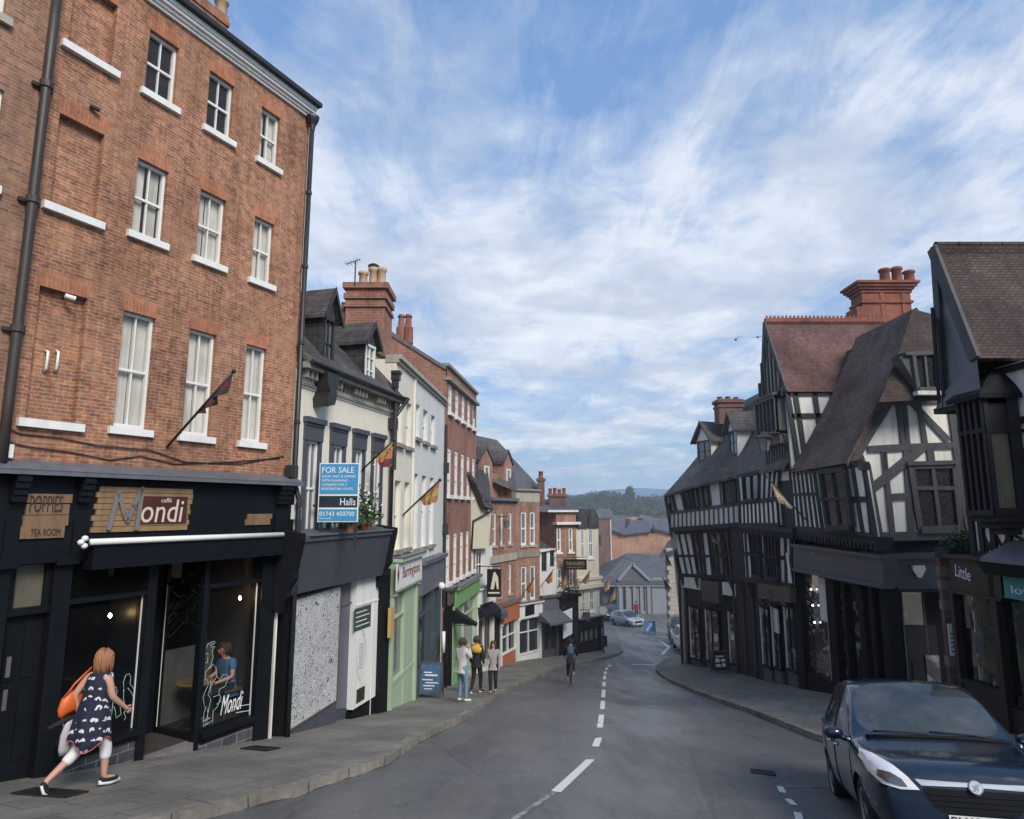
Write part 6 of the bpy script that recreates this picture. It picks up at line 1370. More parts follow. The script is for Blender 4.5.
for k in range(n):
    p = apx.lerp(apx2, (k+.5)/n); m.cube(p+V((0, 0, .06)), 4.6/n*.96, .22, .16); m.cube(p+V((0, 0, .19)), 4.6/n*.42, .06, .12)
m.build('ridge_tiles', M['brickchim'], R3)
m = MB(); th = V((-.06, 0, 0))
for a, b in ((apx, nr), (apx, fr_)):
    pl_ = None; e = (b-a).normalized(); o = e.cross(V((1, 0, 0))).normalized()*.14
    if o.z < 0: o = -o
    q = [a+o*.6, b+o*.6, b-o, a-o]; m.face([p+th for p in q]); m.face(q[::-1])
    for i in range(4): p, r = q[i], q[(i+1) % 4]; m.face([p+th, r+th, r, p])
m.build('bargeboard', M['timberG'], R3)
in_ = V((.05, 0, 0)); 
m = MB(); m.face([apx+in_-V((0, 0, .15)), nr+in_+V((0, .2, 0)), fr_+in_-V((0, .2, 0))]); m.build('gable_panel', M['offwhite'], R3)
GP = Pl((apx.x+.04, fr_.y, 0), V((0, -1, 0)), V((0, 0, 1)))
m = MB(); W_ = fr_.y-nr.y
for k in range(1, 8):
    u = W_*k/8; zt2 = nr.z+(apx.z-nr.z)*(1-abs(u-W_/2)/(W_/2)); m.beam(GP, (u, nr.z-.1), (u, zt2), .12, 0, .06)
m.beam(GP, (.1, nr.z), (W_-.1, nr.z), .2, 0, .1); m.beam(GP, (.1, fr_.z), (W_-.1, fr_.z+.05), .2, 0, .1); m.build('gable_frame', M['timber'], R3)
m = MB(); S_ = lambda a, b, c, d, e, f: m.box(Pl((10.0, 25.6, 0), V((0, -1, 0)), V((0, 0, 1))), a, b, c, d, e, f)
zB = 2.6; S_(0, 2.3, 2.9, nr.z+.1, -4.5, 0); m.build('wall', M['greypl'], R3); m = MB(); S_(0, 2.3, 1.0, 2.9, -3, .0); m.build('wall', M['timberB'], R3)
# oriel of the street gable
op = Pl((9.62, 25.35, 0), V((0, -1, 0)), V((0, 0, 1))); oz1, oz0 = atY(787, 397, 24).z, atY(790, 434, 23.6).z
m = MB(); m.box(op, 0, 1.9, oz0, oz0+.12, -.4, .06); m.box(op, 0, 1.9, oz1-.12, oz1, -.4, .06); m.prism(op, [(0, oz0-.35), (1.9, oz0-.35), (1.9, oz0), (0, oz0)], -.4, -.08)
for k in range(6): x = .04+1.82*k/5; m.box(op, x-.04, x+.04, oz0, oz1, -.08, .04)
m.box(op, 0, 1.9, oz1, oz1+.1, -.5, .1); m.box(op, 1.82, 1.9, oz0, oz1, -.4, .0)
w = m.build('oriel_window', M['timberG'], R3); m = MB(); m.box(op, .04, 1.86, oz0+.1, oz1-.1, -.35, -.04); m.build('pane', M['leaded'], w)
tpanel(E3, [(788, 393), (852, 392), (862, 470), (800, 470)], R3, d=.02, us=[0, .12, .42, .68, .98], rails=(.30,), sw=.17, border=.2, proud=.06)
m = MB(); S2 = Pl((10.0, 25.6, 0), V((0, -1, 0)), V((0, 0, 1))); 
for k in range(9): x = .15+2.0*k/8; m.box(S2, x-.05, x+.05, oz0-1.3, oz0-.3, 0, .05)
m.box(S2, 0, 2.3, oz0-1.35, oz0-1.2, 0, .06); m.build('timber_frame', M['timber'], R3)
# ---------------- corner house: steep roof, end gable facing up the street
R2 = thing('timber_house', 'black and white corner house with a great steep brown roof, red chimney and corner shop', 'house', (11.5, 20.5, gz(20)))
SF = Pl.fac((10.42, 24.15), (10.60, 19.8)); RE = Pl.fac((10.6, 19.8), (13.8, 19.62))
RN = V((12.65, 19.6, 8.1)); RF = V((12.65, 23.2, 8.1)); EN = V((9.98, 19.45, 3.22)); EF = V((9.9, 23.25, 3.15))
m = MB()
def swept(m, e0, e1, r0, r1, N=7, k=.22, W_=5.4):
    l = (e1-e0).length
    for i in range(N):
        f0, f1 = i/N, (i+1)/N; g = lambda E, Rr, f: E.lerp(Rr, f)+V((0, 0, -k*math.sin(math.pi*f)))
        a, b, c, d = g(e0, r0, f0), g(e1, r1, f0), g(e1, r1, f1), g(e0, r0, f1)
        m.face([a, b, c, d], [(0, f0*W_), (l, f0*W_), (l, f1*W_), (0, f1*W_)]); dn = V((.08, 0, -.12))
        m.face([a, d, d+dn, a+dn], [(0, 0), (1, 0), (1, .1), (0, .1)]); m.face([a+dn, b+dn, c+dn, d+dn], [(0, 0), (1, 0), (1, .1), (0, .1)])
swept(m, EN, EF, RN, RF); m.face([RN, RF, V((15.6, 23.2, 3.3)), V((15.6, 19.6, 3.3))], [(0, 0), (3.6, 0), (3.6, 5), (0, 5)])
m.build('roof', M['tileR2'], R2)
# upper hip and skirt roof on the end, with dormer
yE = 19.6
h1 = [atY(x, y, Y) for x, y, Y in ((912.7, 309, 19.6), (940, 316, 19.7), (940, 352, 18.9), (898, 355, 18.9))]
h2 = [atY(x, y, Y) for x, y, Y in ((898, 355, 19.3), (940, 352, 19.3), (962, 398, 18.75), (879, 402, 18.75))]
m = MB(); slope(m, h1[3], h1[2], h1[1], h1[0], .06); slope(m, h2[3], h2[2], h2[1], h2[0], .08); m.build('end_roof', M['tileR'], R2)
DP = Pl((0, 18.7, 0), V((1, 0, 0)), V((0, 0, 1)), V((0, -1, 0)))
qwin(DP, [(914, 354), (937, 353), (939, 389), (919, 389.5)], R2, cols=2, rows=1, d=.02, fw=.10, frame='timberG', lead=True, name='dormer_window')
m = MB(); m.prism(DP, DP.hits([(905, 352), (940, 350), (940, 354), (907, 355)], .08), -.6, .08); m.prism(DP, DP.hits([(900, 356), (915, 355), (920, 391)], 0), -.5, -.02); m.build('dormer_cheek', M['timberG'], R2)
m = MB(); m.prism(DP, DP.hits([(918, 390.5), (958, 391), (959, 395), (918, 394.5)], .12), -.3, .12); m.build('flashing', M['greypl'], R2)
# end wall
ew = RE.hits([(893, 396), (962, 392), (988, 536), (880, 537), (868, 466), (862, 452)], 0)
m = MB(); m.prism(RE, ew, -.25, 0); m.build('plaster_panel', M['offwhite'], R2)
m = MB()
BP_ = lambda x0, y0, x1, y1, w=.2, d=.06: m.pbeam(RE, x0, y0, x1, y1, w, -.02, d)
for a in ((893, 402, 962, 399, .22), (868, 449, 975, 444, .20, .065), (880, 537, 990, 534, .26, .07), (867, 464, 880, 537, .20, .062), (888, 400, 851, 462, .36, .12), (898, 403, 904, 446, .15), (919, 403, 926, 446, .15), (912, 402, 949, 441, .2, .05), (951, 402, 957, 446, .22), (884, 450, 893, 535, .16), (905, 404, 909, 450, .12), (925, 446, 866, 494, .26, .075), (906, 446, 912, 537, .17, .055), (957, 446, 971, 537, .22, .066), (930, 446, 932, 462), (892, 497, 910, 496), (965, 494, 985, 493, .14), (884, 449, 886, 470, .1)): BP_(*a)
m.build('timber_frame', M['timberG'], R2)
qwin(RE, [(911.5, 466), (955, 465.5), (961.5, 529), (921, 530)], R2, cols=2, rows=1, d=.06, fw=.16, frame='timberG', lead=True)
m = MB(); m.pbeam(RE, 916, 488, 957, 488, .12, .0, .10); m.pbeam(RE, 908, 463.5, 957, 462, .12, 0, .16); m.build('window_rail', M['timberG'], R2)
EQ0 = RE.hit(912, 590, .35)[1]
# street face first floor
tpanel(SF, [(789, 471), (813, 468.5), (822, 530), (794, 528)], R2, n=6, sw=.10, d=.45, back='offwhite', tim='timber', rails=(.42,), border=.14)
tpanel(SF, [(813, 468.5), (862, 463), (874, 537), (822, 531)], R2, d=.45, back='offwhite', tim='timber', us=[0, .62, .80, 1], rails=(.5,), border=.2, sw=.16)
qwin(SF, [(818, 472), (842, 469.5), (850, 527), (826, 528)], R2, cols=2, rows=2, d=.62, fw=.14, frame='timber', lead=True, name='bay_window')
m = MB(); m.box(SF, 0, SF.L-1.25, -8, 3.1, -3.5, -.1); m.box(SF, SF.L-1.25, SF.L, EQ0, 3.1, -3.5, -.1); m.build('wall', M['blackm'], R2)
m = MB(); j0, j1 = SF.hit(790, 531, .5), SF.hit(876, 541, .5); m.beam(SF, j0, j1, .2, 0, .5)
for k in range(26): u = k/25; x = j0[0]+(j1[0]-j0[0])*u; z = j0[1]+(j1[1]-j0[1])*u; m.box(SF, x-.045, x+.045, z-.26, z-.08, .1, .55)
m.build('jetty_beam', M['timberB'], R2)
m = MB(); p = SF.P(*SF.hit(864, 466, .5), .5); m.cube(p, .22, .22, .24); m.tube([p, p+V((.05, 0, -2.2))], .05, 8); tag(m.build('downpipe', M['pipe']), 'black square hopper and downpipe on the timber corner of the house', 'downpipe')
# chimney
m = MB(); cx0 = atY(865, 320, 25.0); cx1 = atY(914, 320, 25.0); ct = atY(885, 282, 25.0).z; x0, x1 = cx0.x, cx1.x; Yc = 25.5; zc0 = 7.0
def cb(xa, xb, za, zb, e): m.cube(V(((xa+xb)/2, Yc, (za+zb)/2)), xb-xa+2*e, .85+2*e, zb-za)
cb(x0, x1, zc0, ct-.3, 0); cb(x0, x1, ct-.42, ct-.32, .05); cb(x0, x1, ct-.30, ct-.2, .12); cb(x0, x1, ct-.2, ct-.08, .2); cb(x0, x1, ct-.08, ct+.02, .28); cb(x0, x1, ct-.85, ct-.75, .07); cb(x0-.25, x0, zc0, ct-1.0, 0); cb(x0+.75, x0+.85, zc0, ct-.4, .03); cb(x1-.35, x1-.25, zc0, ct-.4, .03)
chx = m.build('chimney', M['brickchim'], R2); pots(V((atY(899, 283, 25.4).x, Yc, ct+.02)), 3, .50, 0, .72, .21, 'brickchim', chx)
# corner shop
a_, b_ = SF.hit(793, 560, .35), SF.hit(882.5, 572, .35)
ft, fb = (SF.hit(793, 545, .35)[1]+SF.hit(882, 557, .35)[1])/2, (SF.hit(793, 569, .35)[1]+SF.hit(882.5, 586.4, .35)[1])/2
fs_ = SF.hit(793, 558, .35)[0]; fe = SF.L+.38
fq = SF.hits([(793, 545), (883, 557), (883, 586.5), (793, 569)], .35)
m = MB(); m.prism(SF, fq, -.1, .35); m.beam(SF, fq[3], fq[2], .12, .0, .42); m.beam(SF, fq[0], fq[1], .10, .0, .45); fo = m.build('fascia', M['greyshop'], R2)
tl = SF.hits([(809, 551), (857, 557.5), (857, 574), (809, 566)], .36); text('CathKidston', SF, tl[0][0], tl[3][1]+.05, tl[1][0]-tl[0][0], .42, 'text_faint', fo, d=.352, drop=(tl[3][1]-tl[2][1])*.8)
EQ = RE.hits([(882.5, 557), (942, 555), (945, 587), (882.5, 587)], .35); rl = SF.P(fq[1][0], 0, .35)
m = MB(); m.prism(RE, EQ, -.1, .35); m.beam(RE, EQ[3], EQ[2], .1, 0, .42); m.beam(RE, EQ[0], EQ[1], .14, 0, .5); m.build('fascia', M['greyshop'], R2)
m = MB(); c = RE.hit(918.4, 571, .4); m.prism(RE, [(c[0]-.16, c[1]+.16), (c[0]+.16, c[1]+.16), (c[0]+.18, c[1]+.04), (c[0]+.05, c[1]-.18), (c[0]-.05, c[1]-.18), (c[0]-.18, c[1]+.04)], .36, .46); ab_ = m.build('alarm_box', M['cream'], bevel=.02); tag(ab_, 'cream burglar alarm box on the grey corner fascia', 'alarm box')
m = MB(); RE_ = RE; m.box(RE, -.1, 3.4, -8, EQ[3][1]+.1, -3, -1.1); m.box(RE, -.3, 3.4, EQ[3][1]-.05, EQ[3][1]+1.2, -3, -.1); m.build('porch', M['blackm'], R2)
posts = [(793, 800), (826, 834), (841.5, 844.5), (857, 862), (868, 872), (879, 886)]
m = MB(); zf = fq[3][1]
for a, b in posts:
    s0_, s1_ = SF.hit(a, 585, .15)[0], SF.hit(b, 585, .15)[0]; m.box(SF, s0_, s1_, -8, zf+.0, -.2, .18)
zl = gz(22)+.7
m.box(SF, 0, SF.L, -8, gz(23)+.62, -.1, .12); m.build('shop_post', M['blackm'], R2)
M['disp2'] = dispmat('shop_display_warm', (.055, .05, .048), ((.48, .17, .09), (.28, .31, .33), (.75, .68, .56)), 5)
for (a, b), g in (((801, 826), 'disp2'), ((845, 857), 'shopdisp'), ((862, 868), 'disp2'), ((872, 879), 'disp2'), ((834, 841), 'shopdisp')):
    s0_, s1_ = SF.hit(a, 585, 0)[0], SF.hit(b, 585, 0)[0]; m = MB(); m.box(SF, s0_, s1_, gz(23)+.6, zf, -.08, -.05); m.build('shop_window', M[g], R2)
for x in (802, 824.5, 846, 856, 863, 873):
    a = SF.hit(x, 585, 0)[0]; m = MB(); m.box(SF, a, a+.05, gz(23)+.62, zf, -.05, -.01); m.build('glazing_strip', M['greypl'], R2)
m = MB(); s0_ = SF.hit(818, 600, .02)[0]; m.box(SF, s0_, s0_+.9, zf-1.6, zf-.1, -.05, -.03); m.build('reflection_panel', M['greypl'], R2)  # pale panel set on the pane as a painted reflection
M['warmbulb'] = emis('string_light', (1, .95, .85), 6)
for k, y in enumerate((589.3, 605.4, 622.4)):
    p = SF.P(*SF.hit(811+k*1.8, y, .05), .05); l = thing('fairy_light', ['top', 'middle', 'bottom'][k]+' one of three small white lights in the corner shop window', 'light', p); m = MB(); m.ball(p, .035, .035, .035, 8, 6); m.build('bulb', M['warmbulb'], l); m = MB(); m.tube([p+V((0, 0, .04)), p+V((0, 0, .12))], .008, 5); m.build('cord', M['pipe'], l)
m = MB(); d0 = RE.hit(922, 660, -.9); m.box(RE, d0[0]-.35, d0[0]+.55, -6, d0[1]+1.0, -1.08, -1.0); m.box(RE, d0[0]-.25, d0[0]+.1, gz(19.8)+.3, gz(19.8)+1.0, -1.0, -.97); m.build('door', M['timberB'], R2)
for k, x in enumerate((.05, .62, 1.35, 2.0)):
    m = MB(); m.box(RE, x, x+.05, gz(19.8), EQ[3][1]-.25, -1.06, -1.0); m.build('door_frame', M['timberG'], R2)
m = MB(); m.box(RE, .1, .6, gz(19.8)+.7, EQ[3][1]-.3, -1.08, -1.03); m.box(RE, 1.4, 2.0, gz(19.8)+.9, EQ[3][1]-.3, -1.08, -1.03); m.builds('shop_window', M['shopdisp'], R2)
m = MB(); m.box(RE, 0, 2.6, EQ[3][1]-.3, EQ[3][1]-.22, -1.08, -.98); m.build('transom', M['timberG'], R2)
m = MB(); m.box(RE, .3, .8, gz(19.8)+.2, gz(19.8)+2.4, -1.0, -.95); m.box(RE, 1.9, 2.3, gz(19.8)+.2, gz(19.8)+1.2, -1.0, -.95); m.build('shop_window', M['shopdisp'], R2)
# street lantern hanging in front
c, w, h = px_size(757, 438, 772, 451, 21.5)
ln = thing('street_lantern', 'old glass street lantern hanging on a bracket in front of the sweeping roof', 'lantern', c-V((0, 0, h)))
m = MB(); m.lathe(c-V((0, 0, h)), [(w*.28, 0), (w*.5, h*.98)], 4); m.build('glass', M['glassM'], ln); m = MB(); m.lathe(c, [(w*.62, 0), (w*.6, .04), (w*.3, h*.25), (w*.15, h*.45), (.02, h*.5)], 8)
for k in range(4): a = math.pi/4+k*math.pi/2; 
for k in range(4):
    a = k*math.pi/2; m.tube([c+V((math.cos(a)*w*.5, math.sin(a)*w*.5, 0)), c-V((-math.cos(a)*w*.28, -math.sin(a)*w*.28, h))], .015, 5)
m.tube([c+V((0, 0, h*.4)), c+V((.6, .2, h*.45)), V((9.95, 23.4, c.z+.2))], .025, 6); m.tube([c+V((.8, .4, h*.4)), V((9.95, 23.4, c.z-.4))], .018, 6); m.build('bracket', M['pipe'], ln)

# ---------------- nearest house on the right edge
R1 = thing('timber_house', 'dark timber house at the right edge with a black hooded oriel and tall half gable', 'house', (10.8, 13, gz(13)))
N1 = Pl.fac((10.45, 16.0), (10.75, 6.0))
ap, nr, fr_ = atY(935, 247, 14.2), atY(978, 358, 13.3), atY(944, 390, 14.9)
ex = V((7, 0, 0)); m = MB(); slope(m, nr, nr+ex, ap+ex, ap, .12); slope(m, fr_+ex, fr_, ap, ap+ex, .12); m.build('roof', M['tileR'], R1)
m = MB()
for k in range(14): p = ap+V((7*(k+.5)/14, 0, .04)); m.tube([p-V((.24, 0, 0)), p+V((.24, 0, .0))], .09, 8)
m.build('ridge_tiles', M['tileR'], R1)
m = MB(); th = V((-.08, 0, 0))
for a, b, w_ in ((ap, nr, .22), (ap, fr_, .16)):
    e = (b-a).normalized(); o = e.cross(V((1, 0, 0))).normalized()*w_
    if o.z < 0: o = -o
    q = [a+o*.4, b+o*.4, b-o*.8, a-o*.8]; m.face([p+th for p in q]); m.face(q[::-1])
    for i in range(4): p, r = q[i], q[(i+1) % 4]; m.face([p+th, r+th, r, p])
m.build('bargeboard', M['timberG'], R1)
m = MB(); i_ = V((.02, 0, 0)); lowz = atY(960, 396, 13.8).z-.14; m.face([ap+i_, V((ap.x+.02, nr.y, nr.z)), V((ap.x+.02, nr.y+.0, lowz)), V((ap.x+.02, fr_.y-.1, lowz)), fr_+i_]); m.build('gable_panel', M['greyshopL'], R1)
m = MB(); 
for dy in (.12, .28): m.tube([V((ap.x+.05, fr_.y-.1-dy, lowz)), V((ap.x+.05, fr_.y-.2-dy, lowz+2.6-dy*2))], .045, 4)
m.box(Pl((ap.x+.1, fr_.y, 0), V((0, -1, 0)), V((0, 0, 1))), 0, fr_.y-nr.y, lowz-.1, lowz+.03, -.6, .05); m.build('gable_frame', M['timberB'], R1)
# walls above the shop
zt1 = nr.z-.1; zs1 = N1.hit(1000, 556, .1)[1]
m = MB(); m.box(N1, 0.9, 9.5, zs1-.2, zt1, -6, 0); m.build('wall', M['offwhite'], R1)
m = MB()
for x in (1.0, 1.28, 1.62, 2.05, 3.4, 4.6, 5.8, 7.0): m.box(N1, x-.07, x+.07, zs1-.2, zt1, -.05, .07)
for z in (zt1-.1, zs1, zs1+1.0, zs1+2.0, zs1+2.8): m.box(N1, .9, 9.5, z-.07, z+.07, -.05, .06)
m.build('timber_frame', M['timberB'], R1)
m = MB()   # quatrefoil braces: short curved diagonals in every panel
xs_ = [1.28, 1.62, 2.05, 3.4]; zs_ = [zs1, zs1+.5, zs1+1.0, zs1+1.5, zs1+2.0, zs1+2.4, zs1+2.8]
for a, b in zip(xs_, xs_[1:]):
    for c, d in zip(zs_, zs_[1:]):
        for (p, q) in (((a, c), (b, d)), ((a, d), (b, c))):
            mid = ((p[0]+q[0])/2+(.06 if p[1] < q[1] else -.06), (p[1]+q[1])/2); m.beam(N1, p, mid, .05, -.02, .045); m.beam(N1, mid, q, .05, -.02, .045)
m.build('decorative_brace', M['timberB'], R1)
# hooded oriel
OS = Pl((9.75, 14.07, 0), V((0, -1, 0)), V((0, 0, 1))); OE = Pl((9.75, 13.3, 0), V((1, 0, 0)), V((0, 0, 1)), V((0, -1, 0)))
oz1 = OE.hit(980, 394)[1]; oz0 = OE.hit(995, 516)[1]; Lo = .77; We = .62
m = MB()
for k in range(5): x = .03+(Lo-.06)*k/4; m.box(OS, x-.035, x+.035, oz0, oz1, -.08, .03)
zm_ = oz1-(oz1-oz0)*.30; m.box(OS, 0, Lo, zm_-.04, zm_+.04, -.08, .035); m.box(OS, 0, Lo, oz0, oz0+.12, -.3, .05); m.box(OS, 0, Lo, oz1-.1, oz1, -.3, .05)
m.box(OE, 0, .09, oz0, oz1, -.1, .03); m.box(OE, We-.14, We+.1, oz0, oz1, -.1, .03); m.box(OE, 0, We, oz0, oz0+.16, -.1, .05); m.box(OE, 0, We, zm_+.0, oz1, -.1, .0); m.box(OE, 0, We, zm_-.05, zm_+.05, -.1, .04)
ow = m.build('oriel_window', M['timberB'], R1)
m = MB(); m.box(OS, .04, Lo-.04, oz0+.1, oz1-.1, -.07, -.05); m.build('pane', M['leaded'], ow)
M['blindbrown'] = paint('drawn_blind', (.17, .14, .10), .6, .25, 5, streak=.5)
m = MB(); m.box(OE, .09, We-.14, oz0+.14, zm_-.04, -.06, -.04); m.build('pane', M['blindbrown'], ow)
pk = atY(992, 366, 13.75); m = MB(); o_ = .14
A_, B_, C_ = V((9.75-o_, 14.07+o_, oz1)), V((9.75-o_, 13.3-o_, oz1)), V((9.75+We+.12, 13.3-o_, oz1)); pk = V((10.35, 13.75, oz1+.62)); D_ = V((10.4, 14.07+o_, oz1)); pk2 = V((10.6, 13.7, oz1+.62))
for t_ in ((A_, B_, pk), (B_, C_, pk2, pk), (D_, A_, pk)): m.face(list(t_), [(0, 0), (1, 0), (1, 1), (0, 1)][:len(t_)])
for p, q in ((A_, B_), (B_, C_)): m.face([p, q, q-V((0, 0, .1)), p-V((0, 0, .1))])
m.build('hood', M['blackm'], ow)
m = MB(); m.box(OE, .03, We, oz0-.12, oz0, -.7, .02); m.box(OE, .12, We, oz0-.25, oz0-.12, -.6, -.06); m.box(OE, .22, We, oz0-.38, oz0-.25, -.5, -.14); m.build('corbel', M['timberB'], ow)
# lean-to lead canopy and shop
cy0 = N1.hit(980, 548, .6); cz = N1.hit(1000, 560, .7)[1]
m = MB(); pp = Pl(N1.P(0, 0, 0), N1.n, V((0, 0, 1)), -N1.a); m.prism(pp, [(0, cz-.02), (.75, cz-.06), (.75, cz+.02), (0, cz+.38)], -9.4, -N1.hit(979, 548, .75)[0]); m.build('canopy', M['lead'], R1)
m = MB(); xs1 = N1.hit(983, 560, .5)[0]; m.prism(pp, [(0, cz-.4), (.5, cz-.34), (.68, cz-.07), (0, cz-.03)], -9.4, -xs1); m.build('canopy_soffit', M['timberB'], R1)
f0, f1 = N1.hit(951, 575, .15)[0], N1.hit(997, 580, .15)[0]
zf0 = N1.hit(975, 594, .15)[1]; zf1 = N1.hit(975, 560, .15)[1]
M['brownfasc'] = paint('dark_brown_fascia', (.030, .022, .022), .5, .15, 2, streak=.1)
m = MB(); m.box(N1, f0, f1+.1, zf0, zf1, -.1, .15); m.box(N1, f0-.02, f1+.1, zf0-.06, zf0, -.1, .2); m.box(N1, f0-.03, f1+.1, zf1, zf1+.08, -.2, .25); fo = m.build('fascia', M['brownfasc'], R1)
tl = N1.rect(954, 564, 970, 578, .16); text('Little', N1, tl[0], tl[2], tl[1]-tl[0], tl[3]-tl[2], 'text_white', fo, d=.152, shear=.1, drop=.08)
m = MB(); w0, w1 = N1.hit(962, 640, .0)[0], N1.hit(1001, 640, .0)[0]; zs0 = N1.hit(990, 690, .1)[1]
m.box(N1, w0-.12, w0, -8, zf0, -.2, .12); m.box(N1, w1, w1+.16, -8, cz-.3, -.2, .15); m.box(N1, w0, w1, -8, zs0-.05, -.2, .08); m.box(N1, w0, w1, zs0-.05, zs0+.03, -.2, .14); m.box(N1, w1+.16, 9.4, -8, zs0-.2, -.2, .08); m.box(N1, w1+1.9, w1+2.05, -8, cz, -.2, .12)
sw_ = m.build('shop_window', M['brownfasc'], R1)
m = MB(); m.box(N1, w0, w1, zs0, zf0, -.05, -.04); m.box(N1, w1+.16, 9.4, zs0-.2, cz-.3, -.05, -.04); m.build('pane', M['shopglass'], sw_)
M['disp3'] = dispmat('gift_display', (.22, .19, .15), ((.10, .45, .48), (.55, .48, .34), (.8, .76, .66)), 6)
m = MB(); m.box(N1, w0, 9.4, zs0-.6, zs0+.02, -.36, -.1); m.box(N1, w0, w1+.1, zs0-1, zf0+.4, -.42, -.34); m.box(N1, w1+.2, 9.4, zs0-1, zf0+.6, -.3, -.22); m.build('display_back', M['disp3'], R1)
m = MB(); m.box(N1, w0+.02, w0+.14, zf0-.85, zf0-.0, -.16, -.12); m.build('blind', M['cream'], R1)
m = MB(); r_ = N1.rect(974, 632, 984, 656, -.12); m.box(N1, r_[0], r_[1], r_[2], r_[3], -.15, -.13); m.build('poster', M['posterblue'], R1)
M['tealp'] = paint('teal_sign', (.06, .26, .30), .5, .1, 3, streak=.1)
ts0 = N1.hit(1003, 580, .25)[0]; tsz = N1.hit(1008, 597, .25)[1]; tsy = N1.hit(1008, 574, .25)[1]
m = MB(); m.box(N1, ts0, ts0+1.7, tsz, tsy, .15, .25); m.box(N1, ts0-.02, ts0+1.72, tsz-.02, tsz, .15, .27); o = m.build('sign_board', M['tealp'], R1)
text('lovethe', N1, ts0+.2, tsz+.09, 1.2, .16, 'text_white', o, d=.252)
# goods in the gift window
R2_ = random.Random(8)
for k in range(9):
    s = w0+.14+(w1-w0-.24)*k/8; p = N1.P(s, zs0+.02, -.14-.07*(k % 3)); h_ = R2_.uniform(.12, .3); m = MB(); m.lathe(p, [(.045, 0), (.05, h_*.5), (.02, h_*.7), (.03, h_)], 8); o = m.build('ornament', M[['tealp', 'cream', 'wood'][k % 3]], smooth=True); tag(o, ['teal glass', 'cream', 'wooden'][k % 3]+' ornament standing in the gift shop window at the right edge', 'ornament', 'ornaments in the gift shop window')
# brick pier, notice, hedge box
bp = N1.hit(948, 620, .05)[0]
E1 = Pl((0, 16.2, 0), V((1, 0, 0)), V((0, 0, 1)), V((0, -1, 0))); bx0, bx1 = E1.hit(944, 610)[0], E1.hit(960, 610)[0]
m = MB(); m.box(E1, bx0, bx1+.3, -8, E1.hit(950, 556)[1], -.12, 0); m.build('pier', M['brickD'], R1)
m = MB()
for y in (570, 584, 604, 660): z = E1.hit(948, y)[1]; m.box(E1, bx0-.03, bx1+.3, z-.14, z+.08, -.12, .03)
m.builds('stone_block', M['stoneD'], R1)
m = MB(); m.box(E1, *E1.rect(948, 624, 961, 656, .06)[:4], .02, .05); nb = m.build('notice', M['white2']); tag(nb, 'white notice board on the brick pier beside the corner shop door', 'notice')
m = MB(); r_ = E1.rect(950, 630, 959, 652, .06)
for k in range(5): m.box(E1, r_[0], r_[1]-.05*(k % 2), r_[2]+.1*k, r_[2]+.1*k+.03, .05, .053)
m.build('printed_line', M['text_dark'], nb)
c = atY(968, 548, 15.9); bush('planter', 'dark green clipped hedge box above the brown shop fascia', 'planter', c, .55, .5, .35, 1500, 12, leaf=.04)
m = MB(); m.cube(c-V((0, 0, .12)), 1.3, .5, .25); m.build('wall_ledge', M['timberB'], R1)
# ================================================================== beyond the bottom of the street
def farhouse(name, label, X0, X1, Y, ztop_px, zb, mat, dep, roofpx=None, roofm='slateF', az=0.0):
    r = thing(name, label, 'house', ((X0+X1)/2, Y, zb)); p = Pl.fac((X0, Y), (X1, Y+az))
    return r, p
# brown brick end wall behind the cream corner
p = Pl.fac((8.0, 76.0), (12.4, 83.0)); r = thing('brick_house', 'plain brown brick house wall standing behind the cream corner house', 'house', p.P(2, gz(80), 0))
t = p.hit(604, 519)[1]; a, b = p.hit(596, 540)[0], p.hit(611, 540)[0]
m = MB(); m.box(p, a-.5, b, gz(66)-1, t, -5, 0); m.build('wall', M['brickD'], r); m = MB(); m.box(p, b-.15, b+.03, gz(66)-1, t+.1, -.2, .05); m.build('downpipe', M['greypl'], r)
m = MB(); m.box(p, a-.5, b+.1, t, t+.15, -5, .1); m.build('roof_edge', M['slateB'], r)
m = MB(); m.box(p, a+.6, a+1.4, t-3.2, t-1.9, 0, .01); m.build('window', M['glassD'], r); p2 = p
# grey portico building
PY = 71.0; pp = Pl((0, PY, 0), V((1, 0, 0)), V((0, 0, 1)), V((0, -1, 0)))
M['greystone'] = paint('painted_stone_grey', (.22, .235, .26), .8, .1, .8, streak=.2)
M['greystoneD'] = paint('painted_stone_shadow', (.10, .11, .13), .8, .15, .8, streak=.2)  # darker copy of the grey stone, shade put into its colour
r = thing('portico_building', 'low grey classical building with pilasters and a small pediment closing the street', 'building', (13, PY, gz(PY)))
zt = pp.hit(635, 581)[1]; zb = gz(PY)-.5
x0, x1 = pp.hit(604, 590)[0], pp.hit(668, 590)[0]; xa, xb = pp.hit(617, 590)[0], pp.hit(650, 590)[0]
m = MB(); m.box(pp, x0, x1, zb, zt-.3, -8, -1.2); m.box(pp, xb, x1, zb, zt-.3, -1.4, 0); m.build('wall', M['greystoneD'], r)
m = MB(); m.box(pp, xa, xb, zb, zt-.3, -1.4, -.0)
for k in range(5): x = xa+.15+(xb-xa-.5)*k/4; m.box(pp, x, x+.35, zb, zt-.45, 0, .18)
m.box(pp, xb+.2, x1-.2, zb, zb+4.2, 0, .05); m.build('portico', M['greystone'], r)
m = MB(); m.box(pp, x0-.1, x1+.1, zt-.55, zt-.2, -1.4, .25); m.box(pp, x0-.2, x1+.2, zt-.2, zt, -8, .45); m.build('entablature', M['greystone'], r)
for k, (a, b) in enumerate(((623, 628), (631.5, 636.5), (639.5, 645))):
    m = MB(); s0_, s1_ = pp.hit(a, 595)[0], pp.hit(b, 595)[0]; m.box(pp, s0_, s1_, zb+.8, pp.hit(630, 587)[1], .0, .03); m.build('window', M['glassD'], r)
